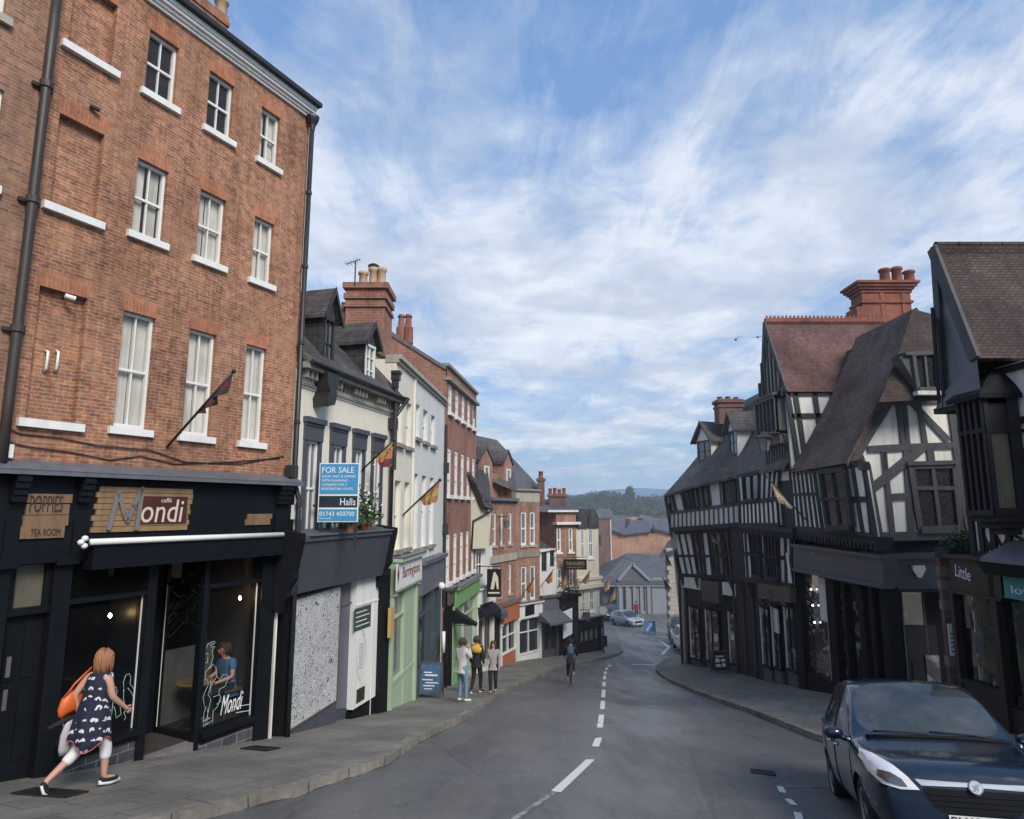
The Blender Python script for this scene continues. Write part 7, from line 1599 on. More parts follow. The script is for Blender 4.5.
q = pp.hits([(618, 574), (650, 573.5), (632, 563.5)], .4); bz = zt
m = MB(); m.prism(pp, [(q[0][0], zt), (q[1][0], zt), (q[2][0], q[2][1])], -.2, .35); m.build('pediment', M['greystoneD'], r)
m = MB()
for a, b in ((q[0], q[2]), (q[1], q[2])): m.beam(pp, (a[0], zt+.1), (b[0], b[1]), .3, -.2, .6)
m.build('pediment_moulding', M['greystone'], r)
A, B = pp.P(x0-.3, zt, .5), pp.P(x1+.3, zt, .5); C, D_ = atY(669, 554.5, PY+8), atY(628, 553, PY+8)
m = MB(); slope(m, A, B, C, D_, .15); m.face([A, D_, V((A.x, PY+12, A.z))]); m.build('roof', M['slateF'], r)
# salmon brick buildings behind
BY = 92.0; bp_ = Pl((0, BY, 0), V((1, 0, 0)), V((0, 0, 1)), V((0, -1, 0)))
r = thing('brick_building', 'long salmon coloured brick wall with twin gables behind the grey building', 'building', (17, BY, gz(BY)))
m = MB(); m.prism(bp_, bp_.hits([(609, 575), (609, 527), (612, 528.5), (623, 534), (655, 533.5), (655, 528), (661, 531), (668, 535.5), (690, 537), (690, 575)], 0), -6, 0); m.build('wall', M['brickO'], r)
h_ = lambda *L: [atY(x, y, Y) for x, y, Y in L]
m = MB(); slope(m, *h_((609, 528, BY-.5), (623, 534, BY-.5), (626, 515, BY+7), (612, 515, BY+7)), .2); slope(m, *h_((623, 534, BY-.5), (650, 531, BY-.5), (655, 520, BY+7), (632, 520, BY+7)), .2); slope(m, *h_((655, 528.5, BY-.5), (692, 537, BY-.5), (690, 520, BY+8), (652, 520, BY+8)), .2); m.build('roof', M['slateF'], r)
r = thing('brick_building', 'orange brick gable with a grey slate roof seen above the salmon brick wall', 'building', (18, 104, gz(100)))
bq = Pl((0, 104, 0), V((1, 0, 0)), V((0, 0, 1)), V((0, -1, 0)))
m = MB(); m.prism(bq, bq.hits([(631, 540), (631, 519), (639, 517), (648, 527), (648, 540)], 0), -6, 0); m.build('wall', M['brickO'], r)
m = MB(); slope(m, *h_((615, 533, 103), (631, 533, 103), (631, 516, 110), (617, 516, 110)), .2); slope(m, *h_((639, 517, 103.5), (668, 532, 103.5), (668, 521, 112), (641, 514, 112)), .2); m.build('roof', M['slateF'], r)
for i, (x0_, y0_, x1_, y1_, Y, mt, lab) in enumerate(((592, 519, 613, 540, 118, 'brickD', 'brown brick house among the trees left of the salmon wall'), (572, 522, 592, 545, 112, 'brickC', 'red brick house hidden behind the cream corner dormers'), (668, 530, 705, 560, 100, 'brickO', 'salmon brick house partly hidden behind the timber row'))):
    q0, q1 = atY(x0_, y0_, Y), atY(x1_, y1_, Y); r = thing('house', lab, 'house', ((q0.x+q1.x)/2, Y, -9)); pl = Pl((0, Y, 0), V((1, 0, 0)), V((0, 0, 1)), V((0, -1, 0)))
    m = MB(); m.box(pl, q0.x, q1.x, -10, q0.z, -6, 0); m.build('wall', M[mt], r); m = MB(); slope(m, V((q0.x-.3, Y-.3, q0.z)), V((q1.x+.3, Y-.3, q0.z)), V((q1.x+.3, Y+3, q0.z+1.8)), V((q0.x-.3, Y+3, q0.z+1.8)), .2); m.build('roof', M['slateF'], r)
# stone gate building at the right, beyond the timber row
GY = 50.0; pg = Pl((0, GY, 0), V((1, 0, 0)), V((0, 0, 1)), V((0, -1, 0)))
r = thing('stone_lodge', 'small stone and red brick lodge tucked beside the quoined corner of the timber row', 'building', (12, GY, gz(GY)))
x0, x1 = pg.hit(667.5, 580)[0], pg.hit(690, 580)[0]
m = MB(); m.box(pg, x0+.15, x1, gz(GY)-1, pg.hit(668, 552)[1], -1.2, 0); m.build('wall', M['brickB'], r)
m = MB(); k = 0; z = gz(GY)
while z < pg.hit(668, 551)[1]: m.box(pg, x0+(.0 if k % 2 else .12), x0+.75, z, z+.3, -.6, .06); z += .32; k += 1
m.build('quoins', M['stone'], r, bevel=.015)
m = MB(); slope(m, *h_((659, 556, GY-.4), (690, 545, GY-.4), (690, 530, GY+4), (668, 541, GY+4)), .15); m.build('roof', M['slateB'], r)
# ---------------- cars
def skin_sub(m0, level=2):
    me = bpy.data.meshes.new('t'); o = bpy.data.objects.new('t', me); COL.objects.link(o)
    return me, o
def evalmesh(o):
    dg = bpy.context.evaluated_depsgraph_get(); dg.update(); me = bpy.data.meshes.new_from_object(o.evaluated_get(dg)); return me
def carpaint(name, col, metal=.35, rough=.28):
    m_, nt, b = newmat(name); P = geo(nt); n = noise(nt, P, 3, 4, .5)
    lk(nt, mixc(nt, n, mul(col, .85), mul(col, 1.15)), b.inputs['Base Color']); b.inputs['Metallic'].default_value = metal; b.inputs['Roughness'].default_value = rough
    b.inputs['Coat Weight'].default_value = .6; b.inputs['Coat Roughness'].default_value = .08; return m_
M['navy'] = carpaint('navy_car_paint', (.008, .02, .042), .25, .2); M['silver'] = carpaint('silver_car_paint', (.38, .39, .40), .6); M['blackcar'] = carpaint('black_car_paint', (.01, .012, .015)); M['whitecar'] = carpaint('white_car_paint', (.65, .66, .67), 0)
M['carglass'] = paint('car_glass', (.018, .022, .026), .04, .3, 2, bmp=0, spec=1.0, streak=0, coat=1.0)
def screenmat():
    m_, nt, b = newmat('windscreen'); P = geo(nt); n = noise(nt, P, 1.6, 5, .6)
    lk(nt, ramp(nt, n, [(.35, (.012, .016, .018)), (.55, (.04, .048, .05)), (.7, (.08, .085, .08))]), b.inputs['Base Color']); b.inputs['Roughness'].default_value = .05; b.inputs['Specular IOR Level'].default_value = .8; return m_
M['screen'] = screenmat()
M['lens'] = paint('headlight_lens', (.80, .80, .78), .15, .12, 20, metal=.0, bmp=0, streak=0, spec=1, coat=1)
M['lensin'] = paint('headlight_inner', (.16, .16, .16), .15, .4, 12, metal=.8, bmp=.2, streak=0, coat=1)
M['plate'] = paint('number_plate', (.62, .62, .58), .5, .04, 3, streak=0, bmp=0)
CST = [ # x, then (y,z) rows 1..7 and roof/bonnet centre height
 (2.14, [(.44, .26), (.56, .36), (.64, .54), (.63, .70), (.57, .765), (.46, .79), (.28, .80)], .805),
 (2.06, [(.66, .22), (.75, .33), (.82, .54), (.80, .74), (.73, .825), (.60, .86), (.38, .88)], .89),
 (1.80, [(.72, .20), (.82, .31), (.885, .57), (.87, .80), (.81, .895), (.68, .935), (.45, .955)], .965),
 (1.35, [(.74, .20), (.86, .30), (.905, .60), (.89, .84), (.845, .935), (.73, .98), (.48, 1.00)], 1.01),
 (1.02, [(.74, .20), (.87, .30), (.905, .60), (.89, .87), (.86, .96), (.80, 1.0), (.60, 1.03)], 1.045),
 (.93, [(.74, .20), (.87, .30), (.905, .60), (.89, .88), (.865, .97), (.83, 1.01), (.785, 1.035)], 1.085),
 (.50, [(.74, .20), (.87, .30), (.905, .60), (.89, .90), (.87, .99), (.755, 1.31), (.72, 1.345)], 1.42),
 (.12, [(.74, .20), (.87, .30), (.905, .60), (.89, .92), (.87, 1.00), (.68, 1.535), (.645, 1.575)], 1.625),
 (-.02, [(.74, .20), (.87, .30), (.905, .60), (.89, .925), (.87, 1.00), (.675, 1.56), (.63, 1.60)], 1.645),
 (-.55, [(.74, .20), (.87, .30), (.905, .60), (.89, .94), (.87, 1.02), (.665, 1.58), (.60, 1.63)], 1.665),
 (-1.30, [(.74, .20), (.87, .30), (.905, .62), (.89, .95), (.865, 1.05), (.645, 1.55), (.58, 1.61)], 1.65),
 (-1.80, [(.72, .22), (.84, .32), (.88, .62), (.865, .95), (.82, 1.07), (.60, 1.42), (.53, 1.50)], 1.54),
 (-2.00, [(.66, .25), (.80, .34), (.85, .62), (.83, .92), (.77, 1.05), (.60, 1.22), (.50, 1.28)], 1.31),
 (-2.14, [(.50, .30), (.66, .38), (.74, .58), (.70, .82), (.62, .93), (.52, .97), (.40, .99)], 1.0)]
from mathutils.bvhtree import BVHTree
def build_car(name, label, paintm, hi=True):
    root = thing(name, label, 'car', (0, 0, 0))
    bm = bmesh.new(); G = []
    for x, rows, zc in CST:
        half = [(0, rows[0][1])]+rows+[(0, zc)]
        ring = [bm.verts.new((x, -y, z)) for y, z in half]+[bm.verts.new((x, y, z)) for y, z in half[-2:0:-1]]
        G.append(ring)
    n = len(G[0])
    for i in range(len(G)-1):
        for k in range(n):
            kk = min(k, n-1-k); f = bm.faces.new((G[i][k], G[i][(k+1) % n], G[i+1][(k+1) % n], G[i+1][k]))
            row = k if k < 8 else 15-k
            mi = 0
            if row == 5 and 5 <= i <= 10: mi = 1                       # side glass
            if row == 7 and 5 <= i <= 6: mi = 2                        # windscreen
            if row == 7 and i == 11: mi = 1
            f.material_index = mi; f.smooth = True
    bm.faces.new(G[0][::-1]); bm.faces.new(G[-1])
    cl = bm.edges.layers.float.new('crease_edge')
    for e in bm.edges:
        fs = e.link_faces
        if len(fs) == 2 and fs[0].material_index != fs[1].material_index: e[cl] = .75
    bmesh.ops.recalc_face_normals(bm, faces=bm.faces[:])
    me = bpy.data.meshes.new('t'); bm.to_mesh(me); bm.free()
    o = bpy.data.objects.new('t', me); COL.objects.link(o)
    for q in (paintm, 'carglass', 'screen', 'blackm'): me.materials.append(M[q])
    s = o.modifiers.new('s', 'SUBSURF'); s.levels = s.render_levels = 3 if hi else 2
    cuts = []
    for x in (1.29, -1.355):
        for sg in (-1, 1):
            cb = MB(); cb.lathe((x, sg*1.0, .33), [(.0, -.28), (.365, -.28), (.375, .28), (.0, .28)], 40, ax=(V((1, 0, 0)), V((0, 0, 1)), V((0, -1, 0)))); c = cb.build('cut', M['blackm'], org=(0, 0, 0)); cuts.append(c)
            b = o.modifiers.new('b', 'BOOLEAN'); b.operation = 'DIFFERENCE'; b.object = c; b.solver = 'EXACT'
            try: b.material_mode = 'TRANSFER'
            except Exception: pass
    me2 = evalmesh(o); me2.name = 'car'
    bmf = bmesh.new(); bmf.from_mesh(me2); bvh = BVHTree.FromBMesh(bmf)
    names = ['body', 'side_window', 'windscreen', 'wheel_arch']
    mats = [mm for mm in me2.materials]
    for mi, qd in [(i_, None) for i_ in range(3)]+([(3, q_) for q_ in ((1, 1), (1, -1), (-1, 1), (-1, -1))] if len(mats) > 3 else []):
        b3 = bmesh.new(); b3.from_mesh(me2); bmesh.ops.delete(b3, geom=[f for f in b3.faces if f.material_index != mi or (qd and (f.calc_center_median().x*qd[0] < 0 or f.calc_center_median().y*qd[1] < 0))], context='FACES')
        if len(b3.faces) == 0: b3.free(); continue
        m3 = bpy.data.meshes.new(names[mi] if mi < 4 else 'trim')
        b3.to_mesh(m3); b3.free(); m3.materials.clear(); m3.materials.append(mats[mi]); m3.polygons.foreach_set('material_index', [0]*len(m3.polygons)); m3.polygons.foreach_set('use_smooth', [True]*len(m3.polygons))
        ob = bpy.data.objects.new(m3.name, m3); COL.objects.link(ob); ob.parent = root; setorg(ob, (0, 0, 0))
    for c in cuts: bpy.data.objects.remove(c)
    bpy.data.objects.remove(o)
    def cast(o_, d): 
        h = bvh.ray_cast(V(o_), V(d)); return (h[0], h[1]) if h[0] is not None else (None, None)
    def conform(poly, nm, mat, off=.012, par=None, N=22, thick=True):   # polygon in (y,z) projected on to the nose
        ys_ = [p[0] for p in poly]; zs_ = [p[1] for p in poly]; bmq = bmesh.new(); vs = [bmq.verts.new((p[0], p[1], 0)) for p in poly]; bmq.faces.new(vs)
        for k in range(1, N):
            y = min(ys_)+(max(ys_)-min(ys_))*k/N; bmesh.ops.bisect_plane(bmq, geom=bmq.verts[:]+bmq.edges[:]+bmq.faces[:], plane_co=(y, 0, 0), plane_no=(1, 0, 0))
        for k in range(1, N//2):
            z = min(zs_)+(max(zs_)-min(zs_))*k/(N//2); bmesh.ops.bisect_plane(bmq, geom=bmq.verts[:]+bmq.edges[:]+bmq.faces[:], plane_co=(0, z, 0), plane_no=(0, 1, 0))
        mm = MB()
        for f in bmq.faces:
            q = []
            for v in f.verts:
                h, nn = cast((5, v.co.x, v.co.y), (-1, 0, 0))
                if h is None: h, nn = V((1.6, v.co.x, v.co.y)), V((1, 0, 0))
                q.append(h+V((abs(nn.x), nn.y, max(nn.z, 0))).normalized()*off)
            mm.face(q, [(v.x, v.y) for v in q])
        bmq.free(); return mm.build(nm, M[mat], par or root, smooth=True)
    mir = lambda p: [(-y, z) for y, z in p]
    HL = [(-.47, .665), (-.55, .765), (-.65, .85), (-.76, .915), (-.83, .93), (-.86, .87), (-.845, .77), (-.77, .69), (-.63, .66)]
    HI = [(-.57, .685), (-.61, .75), (-.69, .79), (-.78, .80), (-.79, .75), (-.73, .705), (-.63, .685)]
    for pl_, pi_ in ((HL, HI), (mir(HL), mir(HI))): h = conform(pl_, 'headlight', 'lens', .014); conform(pi_, 'bulb_housing', 'lensin', .020, h)
    g = conform([(-.44, .685), (.44, .685), (.40, .58), (.30, .49), (-.30, .49), (-.40, .58)], 'grille', 'blackm', .012)
    for k in range(3):
        z = .64-.045*k; w = .40-.02*k; conform([(-w, z-.006), (w, z-.006), (w, z+.006), (-w, z+.006)], 'grille_bar', 'black', .022, g, N=12)
    conform([(-.50, .755), (-.2, .75), (.2, .75), (.50, .755), (.45, .705), (.1, .712), (-.1, .712), (-.45, .705)], 'chrome_bar', 'chrome', .022)
    h, nn = cast((5, 0, .715), (-1, 0, 0)); h = h+V((.03, 0, 0)); ax = (V((0, 1, 0)), V((-.25, 0, .97)).normalized(), V((.97, 0, .25)).normalized())
    m = MB(); m.lathe(h, [(.060, 0), (.062, .012), (.053, .018), (.053, .012), (.0, .012)], 24, ax=ax); bd = m.build('badge', M['chrome'], root, smooth=False)
    bpn = Pl(h, ax[0], ax[1], ax[2]); m = MB(); m.prism(bpn, [(-.036, -.028), (.0, -.04), (.024, -.016), (.016, .0), (.036, .024), (.016, .036), (-.008, .012), (-.028, .016), (-.016, -.008)], .012, .02); m.build('emblem', M['lensin'], bd)
    conform([(-.27, .475), (.27, .475), (.27, .365), (-.27, .365)], 'number_plate', 'plate', .03)
    h, nn = cast((5, 0, .42), (-1, 0, 0)); bpn = Pl(h+V((.035, 0, 0)), V((0, 1, 0)), V((0, 0, 1)), V((1, 0, 0)))
    if hi: text('BU62 VUZ', bpn, -.25, -.03, .5, .075, 'text_dark', root, d=0, ext=.003)
    for sg in (-1, 1):   # wheels, mirrors, handles, belt trim, shut lines
        for x in (1.29, -1.355):
            ax = (V((1, 0, 0)), V((0, 0, 1)), V((0, sg, 0))); c = V((x, sg*.76, .33))
            m = MB(); m.lathe(c, [(.20, -.1), (.30, -.1), (.33, -.07), (.33, .08), (.30, .115), (.235, .115), (.225, .09)], 36, ax=ax); m.lathe(c, [(.0, -.09), (.225, -.09), (.225, -.08), (.0, -.08)], 24, ax=ax); w = m.build('wheel', M['rubber'], root, smooth=False)
            m = MB(); m.lathe(c, [(.226, .085), (.215, .112), (.195, .10), (.19, .02), (.0, .02)], 32, ax=ax)
            wp = Pl(c, ax[0], ax[1], ax[2])
            for k in range(5):
                a_ = k*2*math.pi/5+.3; m.beam(wp, (.03*math.cos(a_), .03*math.sin(a_)), (.205*math.cos(a_), .205*math.sin(a_)), .055, .03, .09)
            m.lathe(c, [(.055, .02), (.055, .10), (.0, .105)], 16, ax=ax); m.build('rim', M['steel'], w)
        m = MB(); m.ball((.70, sg*1.00, 1.04), .10, .115, .075, 14, 10); m.tube([(.74, sg*.86, .98), (.72, sg*.95, 1.0)], .03, 8); mr = m.build('mirror', M[paintm], root, smooth=True)
        m = MB(); m.cube((.60, sg*1.0, 1.04), .015, .17, .10); m.build('mirror_glass', M['carglass'], mr)
        pts = []
        for k in range(26):
            x = .90-2.65*k/25; h, nn = cast((x, sg*3, .985+.03*k/25+(.03 if k > 20 else 0)*(k-20)/5), (0, -sg, 0))
            if h: pts.append(h+V((0, sg*.006, 0)))
        m = MB(); m.tube(pts, .016, 6); m.build('window_trim', M['chrome'], root, smooth=True)
        for L_ in ([(.95, .90), (.98, .6), (.90, .34), (-.2, .30), (-.24, .6), (-.24, .98)], [(-.28, .98), (-.28, .5), (-.30, .32), (-.85, .34), (-1.05, .62), (-1.22, .80), (-1.30, 1.0)], [(1.02, .96), (1.6, .86)]):
            pts = []
            for (xa, za), (xb, zb_) in zip(L_, L_[1:]):
                for k in range(6):
                    h, nn = cast((xa+(xb-xa)*k/6, sg*3, za+(zb_-za)*k/6), (0, -sg, 0))
                    if h: pts.append(h)
            if len(pts) > 2: m = MB(); m.tube(pts, .006, 5); m.build('shut_line', M['blackm'], root)
        for x in (.02, -.55):
            h, nn = cast((x, sg*3, .86), (0, -sg, 0))
            if h: m = MB(); m.tube([h+V((.09, sg*.01, 0)), h+V((.03, sg*.035, 0)), h+V((-.06, sg*.035, 0)), h+V((-.11, sg*.01, 0))], .014, 8); m.build('door_handle', M['chrome'], root, smooth=True)
        # b pillar
        m = MB(); q = []
        for k in range(5):
            h, nn = cast((-.26, sg*3, 1.02+.45*k/4), (0, -sg, 0))
            if h: q.append(h+V((0, sg*.004, 0)))
        if len(q) > 2:
            for a, b in zip(q, q[1:]): m.face([a+V((.05, 0, 0)), b+V((.05, 0, 0)), b-V((.05, 0, 0)), a-V((.05, 0, 0))])
            m.build('door_pillar', M['blackm'], root)
    def surf(pts, r, nm, mat, off=.012):
        q = []
        for (x, y) in pts:
            h, nn = cast((x, y, 4), (0, 0, -1))
            if h: q.append(h+V((0, 0, off)))
        m = MB(); m.tube(q, r, 6); return m.build(nm, M[mat], root, smooth=True)
    surf([(1.0, -.70), (1.02, -.4), (1.03, 0), (1.02, .4), (1.0, .70)], .022, 'cowl', 'blackm')
    for y0, y1 in ((.62, -.02), (-.05, -.60)): surf([(1.0, y0), (.96, (y0*2+y1)/3), (.94, (y0+y1*2)/3), (.93, y1)], .012, 'wiper', 'rubber', .03)
    bmf.free(); return root
car = build_car('parked_car', 'dark navy blue people carrier parked facing up the hill at the right kerb', 'navy')
car.location = (5.03, 8.50, -1.93); car.rotation_mode = 'XYZ'; car.rotation_euler = (.049, -.2185, -1.8795)
def far_car(paintm, label, px, py, Y, yaw, sc=1.0, sz=1.0):
    c = build_car('car', label, paintm, hi=False); p = atY(px, py, Y); c.location = (p.x, Y, g2(p.x, Y)); c.rotation_euler = (0, -.05, yaw); c.scale = (sc, sc, sc*sz); return c
far_car('silver', 'silver hatchback driving round the junction at the foot of the street', 627, 620, 60, -1.15, .84, .95)
far_car('blackcar', 'dark estate car behind the silver hatchback', 609.5, 612, 65.5, -1.5, .95, .95)
far_car('blackcar', 'dark off roader waiting beside the stone corner of the timber row', 682, 628, 46, -1.75, .95, 1.1)
far_car('whitecar', 'white car just showing past the stone corner of the timber row', 690, 640, 41, -1.6, .9, 1.0)
M['signblue'] = paint('road_sign_blue', (.06, .25, .50), .5, .08, 4, streak=0)
g_ = ghit(650.5, 634, 0); sg = thing('road_sign', 'small blue temporary road sign with a white arrow standing at the junction', 'road sign', g_); p = Pl(g_, V((1, 0, 0)), V((0, .25, .97)), V((0, -.97, .25)))
m = MB(); m.box(p, -.42, .42, .15, .95, -.02, .0); m.build('plate', M['signblue'], sg); m = MB(); m.beam(p, (-.25, .25), (.1, .7), .12, 0, .01); m.prism(p, [(.22, .86), (-.1, .74), (.17, .52)], 0, .011); m.build('arrow', M['text_white'], sg); m = MB(); m.tube([p.P(-.4, 0, 0), p.P(-.4, .95, -.01)], .02, 5); m.tube([p.P(.4, 0, 0), p.P(.4, .95, -.01)], .02, 5); m.tube([p.P(0, .9, 0), g_+V((0, .5, 0))], .02, 5); m.build('frame', M['pipe'], sg)
# birds
for i, (x, y) in enumerate(((735.5, 339.8), (757.5, 337.2))):
    p = atY(x, y, 60); b = thing('bird', 'dark bird gliding in the sky, '+('the left one with wings raised' if i == 0 else 'the right one seen edge on'), 'bird', p)
    m = MB(); m.ball(p, .22, .09, .08, 10, 6); m.ball(p+V((.24, 0, .03)), .07, .06, .06, 8, 6); m.build('body', M['pipe'], b, smooth=True)
    for sg_ in (-1, 1):
        u = .22 if i == 0 else .04; m = MB(); m.face([p+V((.1, 0, .03)), p+V((.06, sg_*.35, u)), p+V((-.08, sg_*.7, u*1.4)), p+V((-.12, sg_*.3, u*.8)), p+V((-.12, 0, .03))]); m.build('wing', M['pipe'], b)
    b.rotation_euler.z = .9
for i, (x, y) in enumerate(((605, 588), (611, 598))):
    b_ = atY(x-4, y+6, 58); t_ = atY(x+5, y-12, 57.5); flag('flag_pole', b_, t_, (.3, .98, .9, (0, 0)), [M['flagC'], M['flagB']], ('upper left' if i == 0 else 'lower right')+' of the two orange flags left of the grey portico', r=.03)
# ================================================================== people
def skin(vs, es, name='t', sub=2):
    """grow one continuous surface over a graph of joints; vs: {key:(pos, radius)}"""
    keys = list(vs); idx = {k: i for i, k in enumerate(keys)}
    me = bpy.data.meshes.new(name); me.from_pydata([tuple(vs[k][0]) for k in keys], [(idx[a], idx[b]) for a, b in es], [])
    o = bpy.data.objects.new(name, me); COL.objects.link(o)
    md = o.modifiers.new('skin', 'SKIN'); md.use_smooth_shade = True
    if not me.skin_vertices: me.skin_vertices.new()
    for k in keys:
        r = vs[k][1]; d = me.skin_vertices[0].data[idx[k]]; d.radius = (r, r) if not isinstance(r, tuple) else r; d.use_root = (k in ('pelvis', 'root'))
    s = o.modifiers.new('sub', 'SUBSURF'); s.levels = s.render_levels = sub
    m2 = evalmesh(o); bpy.data.objects.remove(o); return m2
def join_meshes(name, meshes, mats, parent):
    bm = bmesh.new()
    for k, me in enumerate(meshes):
        n0 = len(bm.faces); bm.from_mesh(me); bm.faces.ensure_lookup_table()
        for f in bm.faces[n0:]: f.material_index = min(k, len(mats)-1); f.smooth = True
    me = bpy.data.meshes.new(name); bm.to_mesh(me); bm.free()
    for m in mats: me.materials.append(m)
    o = bpy.data.objects.new(name, me); COL.objects.link(o); o.parent = parent; setorg(o, (0, 0, 0)); return o
def mbmesh(m):
    me = bpy.data.meshes.new('t'); me.from_pydata([tuple(p) for p in m.v], [], m.f); return me
M['skin'] = paint('skin', (.50, .27, .19), .55, .08, 8, streak=0, bmp=.05)
M['hairg'] = paint('hair_ginger', (.22, .09, .045), .6, .3, 40, streak=.3); M['hairg2'] = paint('hair_blonde_ginger', (.31, .14, .065), .6, .35, 40, streak=.3); M['hairb'] = paint('hair_brown', (.06, .035, .02), .6, .3, 40, streak=.3)
BASE = dict(pelvis=(0, 0, .93), waist=(0, 0, 1.08), chest=(0, .0, 1.27), neck=(0, -.01, 1.45), jaw=(0, .015, 1.53), head=(0, .01, 1.60), crown=(0, -.01, 1.665),
            shR=(.165, -.01, 1.395), elR=(.215, -.03, 1.12), wrR=(.215, .06, .88), shL=(-.165, -.01, 1.395), elL=(-.215, -.03, 1.12), wrL=(-.215, .06, .88),
            hipR=(.085, 0, .88), knR=(.09, .03, .48), anR=(.09, -.02, .09), toeR=(.10, .15, .035), hipL=(-.085, 0, .88), knL=(-.09, .03, .48), anL=(-.09, -.02, .09), toeL=(-.10, .15, .035))
RAD = dict(pelvis=.125, waist=.115, chest=.13, neck=.052, jaw=.068, head=.088, crown=.062, shR=.058, elR=.040, wrR=.026, shL=.058, elL=.040, wrL=.026, hipR=.085, knR=.055, anR=.036, toeR=.03, hipL=.085, knL=.055, anL=.036, toeL=.03)
TORSO = [('pelvis', 'waist'), ('waist', 'chest'), ('chest', 'neck')]; HEAD = [('neck', 'jaw'), ('jaw', 'head'), ('head', 'crown')]
ARM = lambda s: [('chest', 'sh'+s), ('sh'+s, 'el'+s), ('el'+s, 'wr'+s)]; LEG = lambda s: [('pelvis', 'hip'+s), ('hip'+s, 'kn'+s), ('kn'+s, 'an'+s), ('an'+s, 'toe'+s)]
def person(label, loc, rz, pose=None, H=1.7, top='text_grey', top_sleeve='wr', legs='blackm', leg_to='an', shoes='rubber', hair='hairb', hairlen=.0, dress=None, group=None, extra_r=None, toplen=.12, name='person'):
    root = thing(name, label, 'person', (0, 0, 0), group); J = {k: V(v) for k, v in BASE.items()}
    for k, v in (pose or {}).items(): J[k] = V(v)
    R_ = dict(RAD); R_.update(extra_r or {})
    vs = {k: (J[k], R_[k]) for k in J}; es = TORSO+HEAD+ARM('R')+ARM('L')+LEG('R')+LEG('L')
    meshes = []
    for s in ('R', 'L'):   # palm and five fingers
        w = J['wr'+s]; d = (w-J['el'+s]).normalized(); sd_ = d.cross(V((0, 1, 0.2))).normalized()*(1 if s == 'R' else -1); fw = sd_.cross(d).normalized()*(1 if s == 'R' else -1)
        vs['pa'+s] = (w+d*.055, .030); es.append(('wr'+s, 'pa'+s)); pal = w+d*.06
        for k in range(5):
            th_ = (k == 4); o_ = fw*(.030-.02*k) if not th_ else fw*.03; st_ = pal+o_*.9-(d*.03 if th_ else V((0, 0, 0))); l = [.068, .078, .072, .056, .05][k]
            cur_ = (sd_*-.02); f1 = st_+d*(l*.5)+(fw*.03 if th_ else V((0, 0, 0))); f2 = f1+d*(l*.45)+cur_
            meshes.append(skin({'root': (st_, .0105), 'a': (f1, .0095), 'b': (f2, .008)}, [('root', 'a'), ('a', 'b')], sub=1))
    body = skin(vs, es); m = MB(); h = J['head']; f = (J['jaw']-J['neck']); fwd = V((0, 1, 0)) if 'face' not in (pose or {}) else V(pose['face']).normalized(); rt = fwd.cross(V((0, 0, 1))).normalized()
    m.ball(h+fwd*.098-V((0, 0, .015)), .014, .02, .024, 8, 6)
    for s in (-1, 1): m.ball(h+rt*s*.088-V((0, 0, .01)), .012, .02, .03, 8, 6)
    m.tube([h+fwd*.088-V((0, 0, .055))-rt*.024, h+fwd*.092-V((0, 0, .057)), h+fwd*.088-V((0, 0, .055))+rt*.024], .007, 6)
    bo = join_meshes('body', [body]+meshes+[mbmesh(m)], [M['skin']], root)
    m = MB()
    for s in (-1, 1): m.ball(h+fwd*.083+rt*s*.033+V((0, 0, .012)), .012, .008, .009, 8, 6)
    m.build('eyes', M['text_dark'], bo)
    # hair as a cap with an uneven lower edge
    m = MB(); rr = []; seg = 24
    for i in range(10):
        a = math.pi*.5-(math.pi*(.62)*i/9); ring = []
        for k in range(seg):
            t = 2*math.pi*k/seg; back = -(math.cos(t)*fwd.y+math.sin(t)*-fwd.x) if False else None
            dv = fwd*math.cos(t)+rt*math.sin(t); front = max(0, math.cos(t)); ae = a if i < 5 else a+front*(.9)*(i-4)/5
            low = hairlen*(i/9)**2*(1-front)*1.0; q = .099*math.cos(ae)*(1+.03*math.sin(5*t+i)); ring.append(h+V((0, 0, .012))+dv*max(q, .004)+V((0, 0, .112*math.sin(ae)-low))-fwd*.012)
        rr.append(ring)
    m.loft(rr); ho = m.build('hair', M[hair], root, smooth=True)
    m = MB(); rq = random.Random(len(label)); nl = 110 if dress else 40
    for k in range(nl):   # loose locks over the cap give the head an uneven outline
        t = math.pi+rq.uniform(-2.35, 2.35); dv = fwd*math.cos(t)+rt*math.sin(t); l_ = (.10+hairlen)*rq.uniform(.7, 1.15); a0_ = rq.uniform(.1, 1.3); pts_ = []
        for j in range(5):
            u = j/4; a_ = a0_-(a0_+.5)*u; q_ = .103*math.cos(a_)+.010*u*rq.uniform(-.6, 1.6); pts_.append(h+dv*max(q_, .01)+V((0, 0, .012+.118*math.sin(a_)-(l_-.06)*u*u))-fwd*.012+rt*rq.uniform(-.008, .008)+fwd*rq.uniform(-.006, .006))
        m.tube(pts_, [.012, .014, .013, .010, .004], 5)
    m.build('locks', M['hairg2' if hair == 'hairg' else hair], ho, smooth=True)
    # trousers
    if legs:
        v2 = {'pelvis': (J['pelvis'], R_['pelvis']+.018)}; e2_ = []
        for s in ('R', 'L'):
            v2['hip'+s] = (J['hip'+s], R_['hip'+s]+.016); v2['kn'+s] = (J['kn'+s], R_['kn'+s]+.016); e2_ += [('pelvis', 'hip'+s), ('hip'+s, 'kn'+s)]
            en = J['an'+s] if leg_to == 'an' else J['kn'+s].lerp(J['an'+s], leg_to); v2['e'+s] = (en, .052 if leg_to == 'an' else .068); e2_.append(('kn'+s, 'e'+s))
        v2['w'] = (J['waist'].lerp(J['pelvis'], .2), R_['waist']+.012); e2_.append(('pelvis', 'w'))
        join_meshes('trousers', [skin(v2, e2_)], [M[legs]], root)
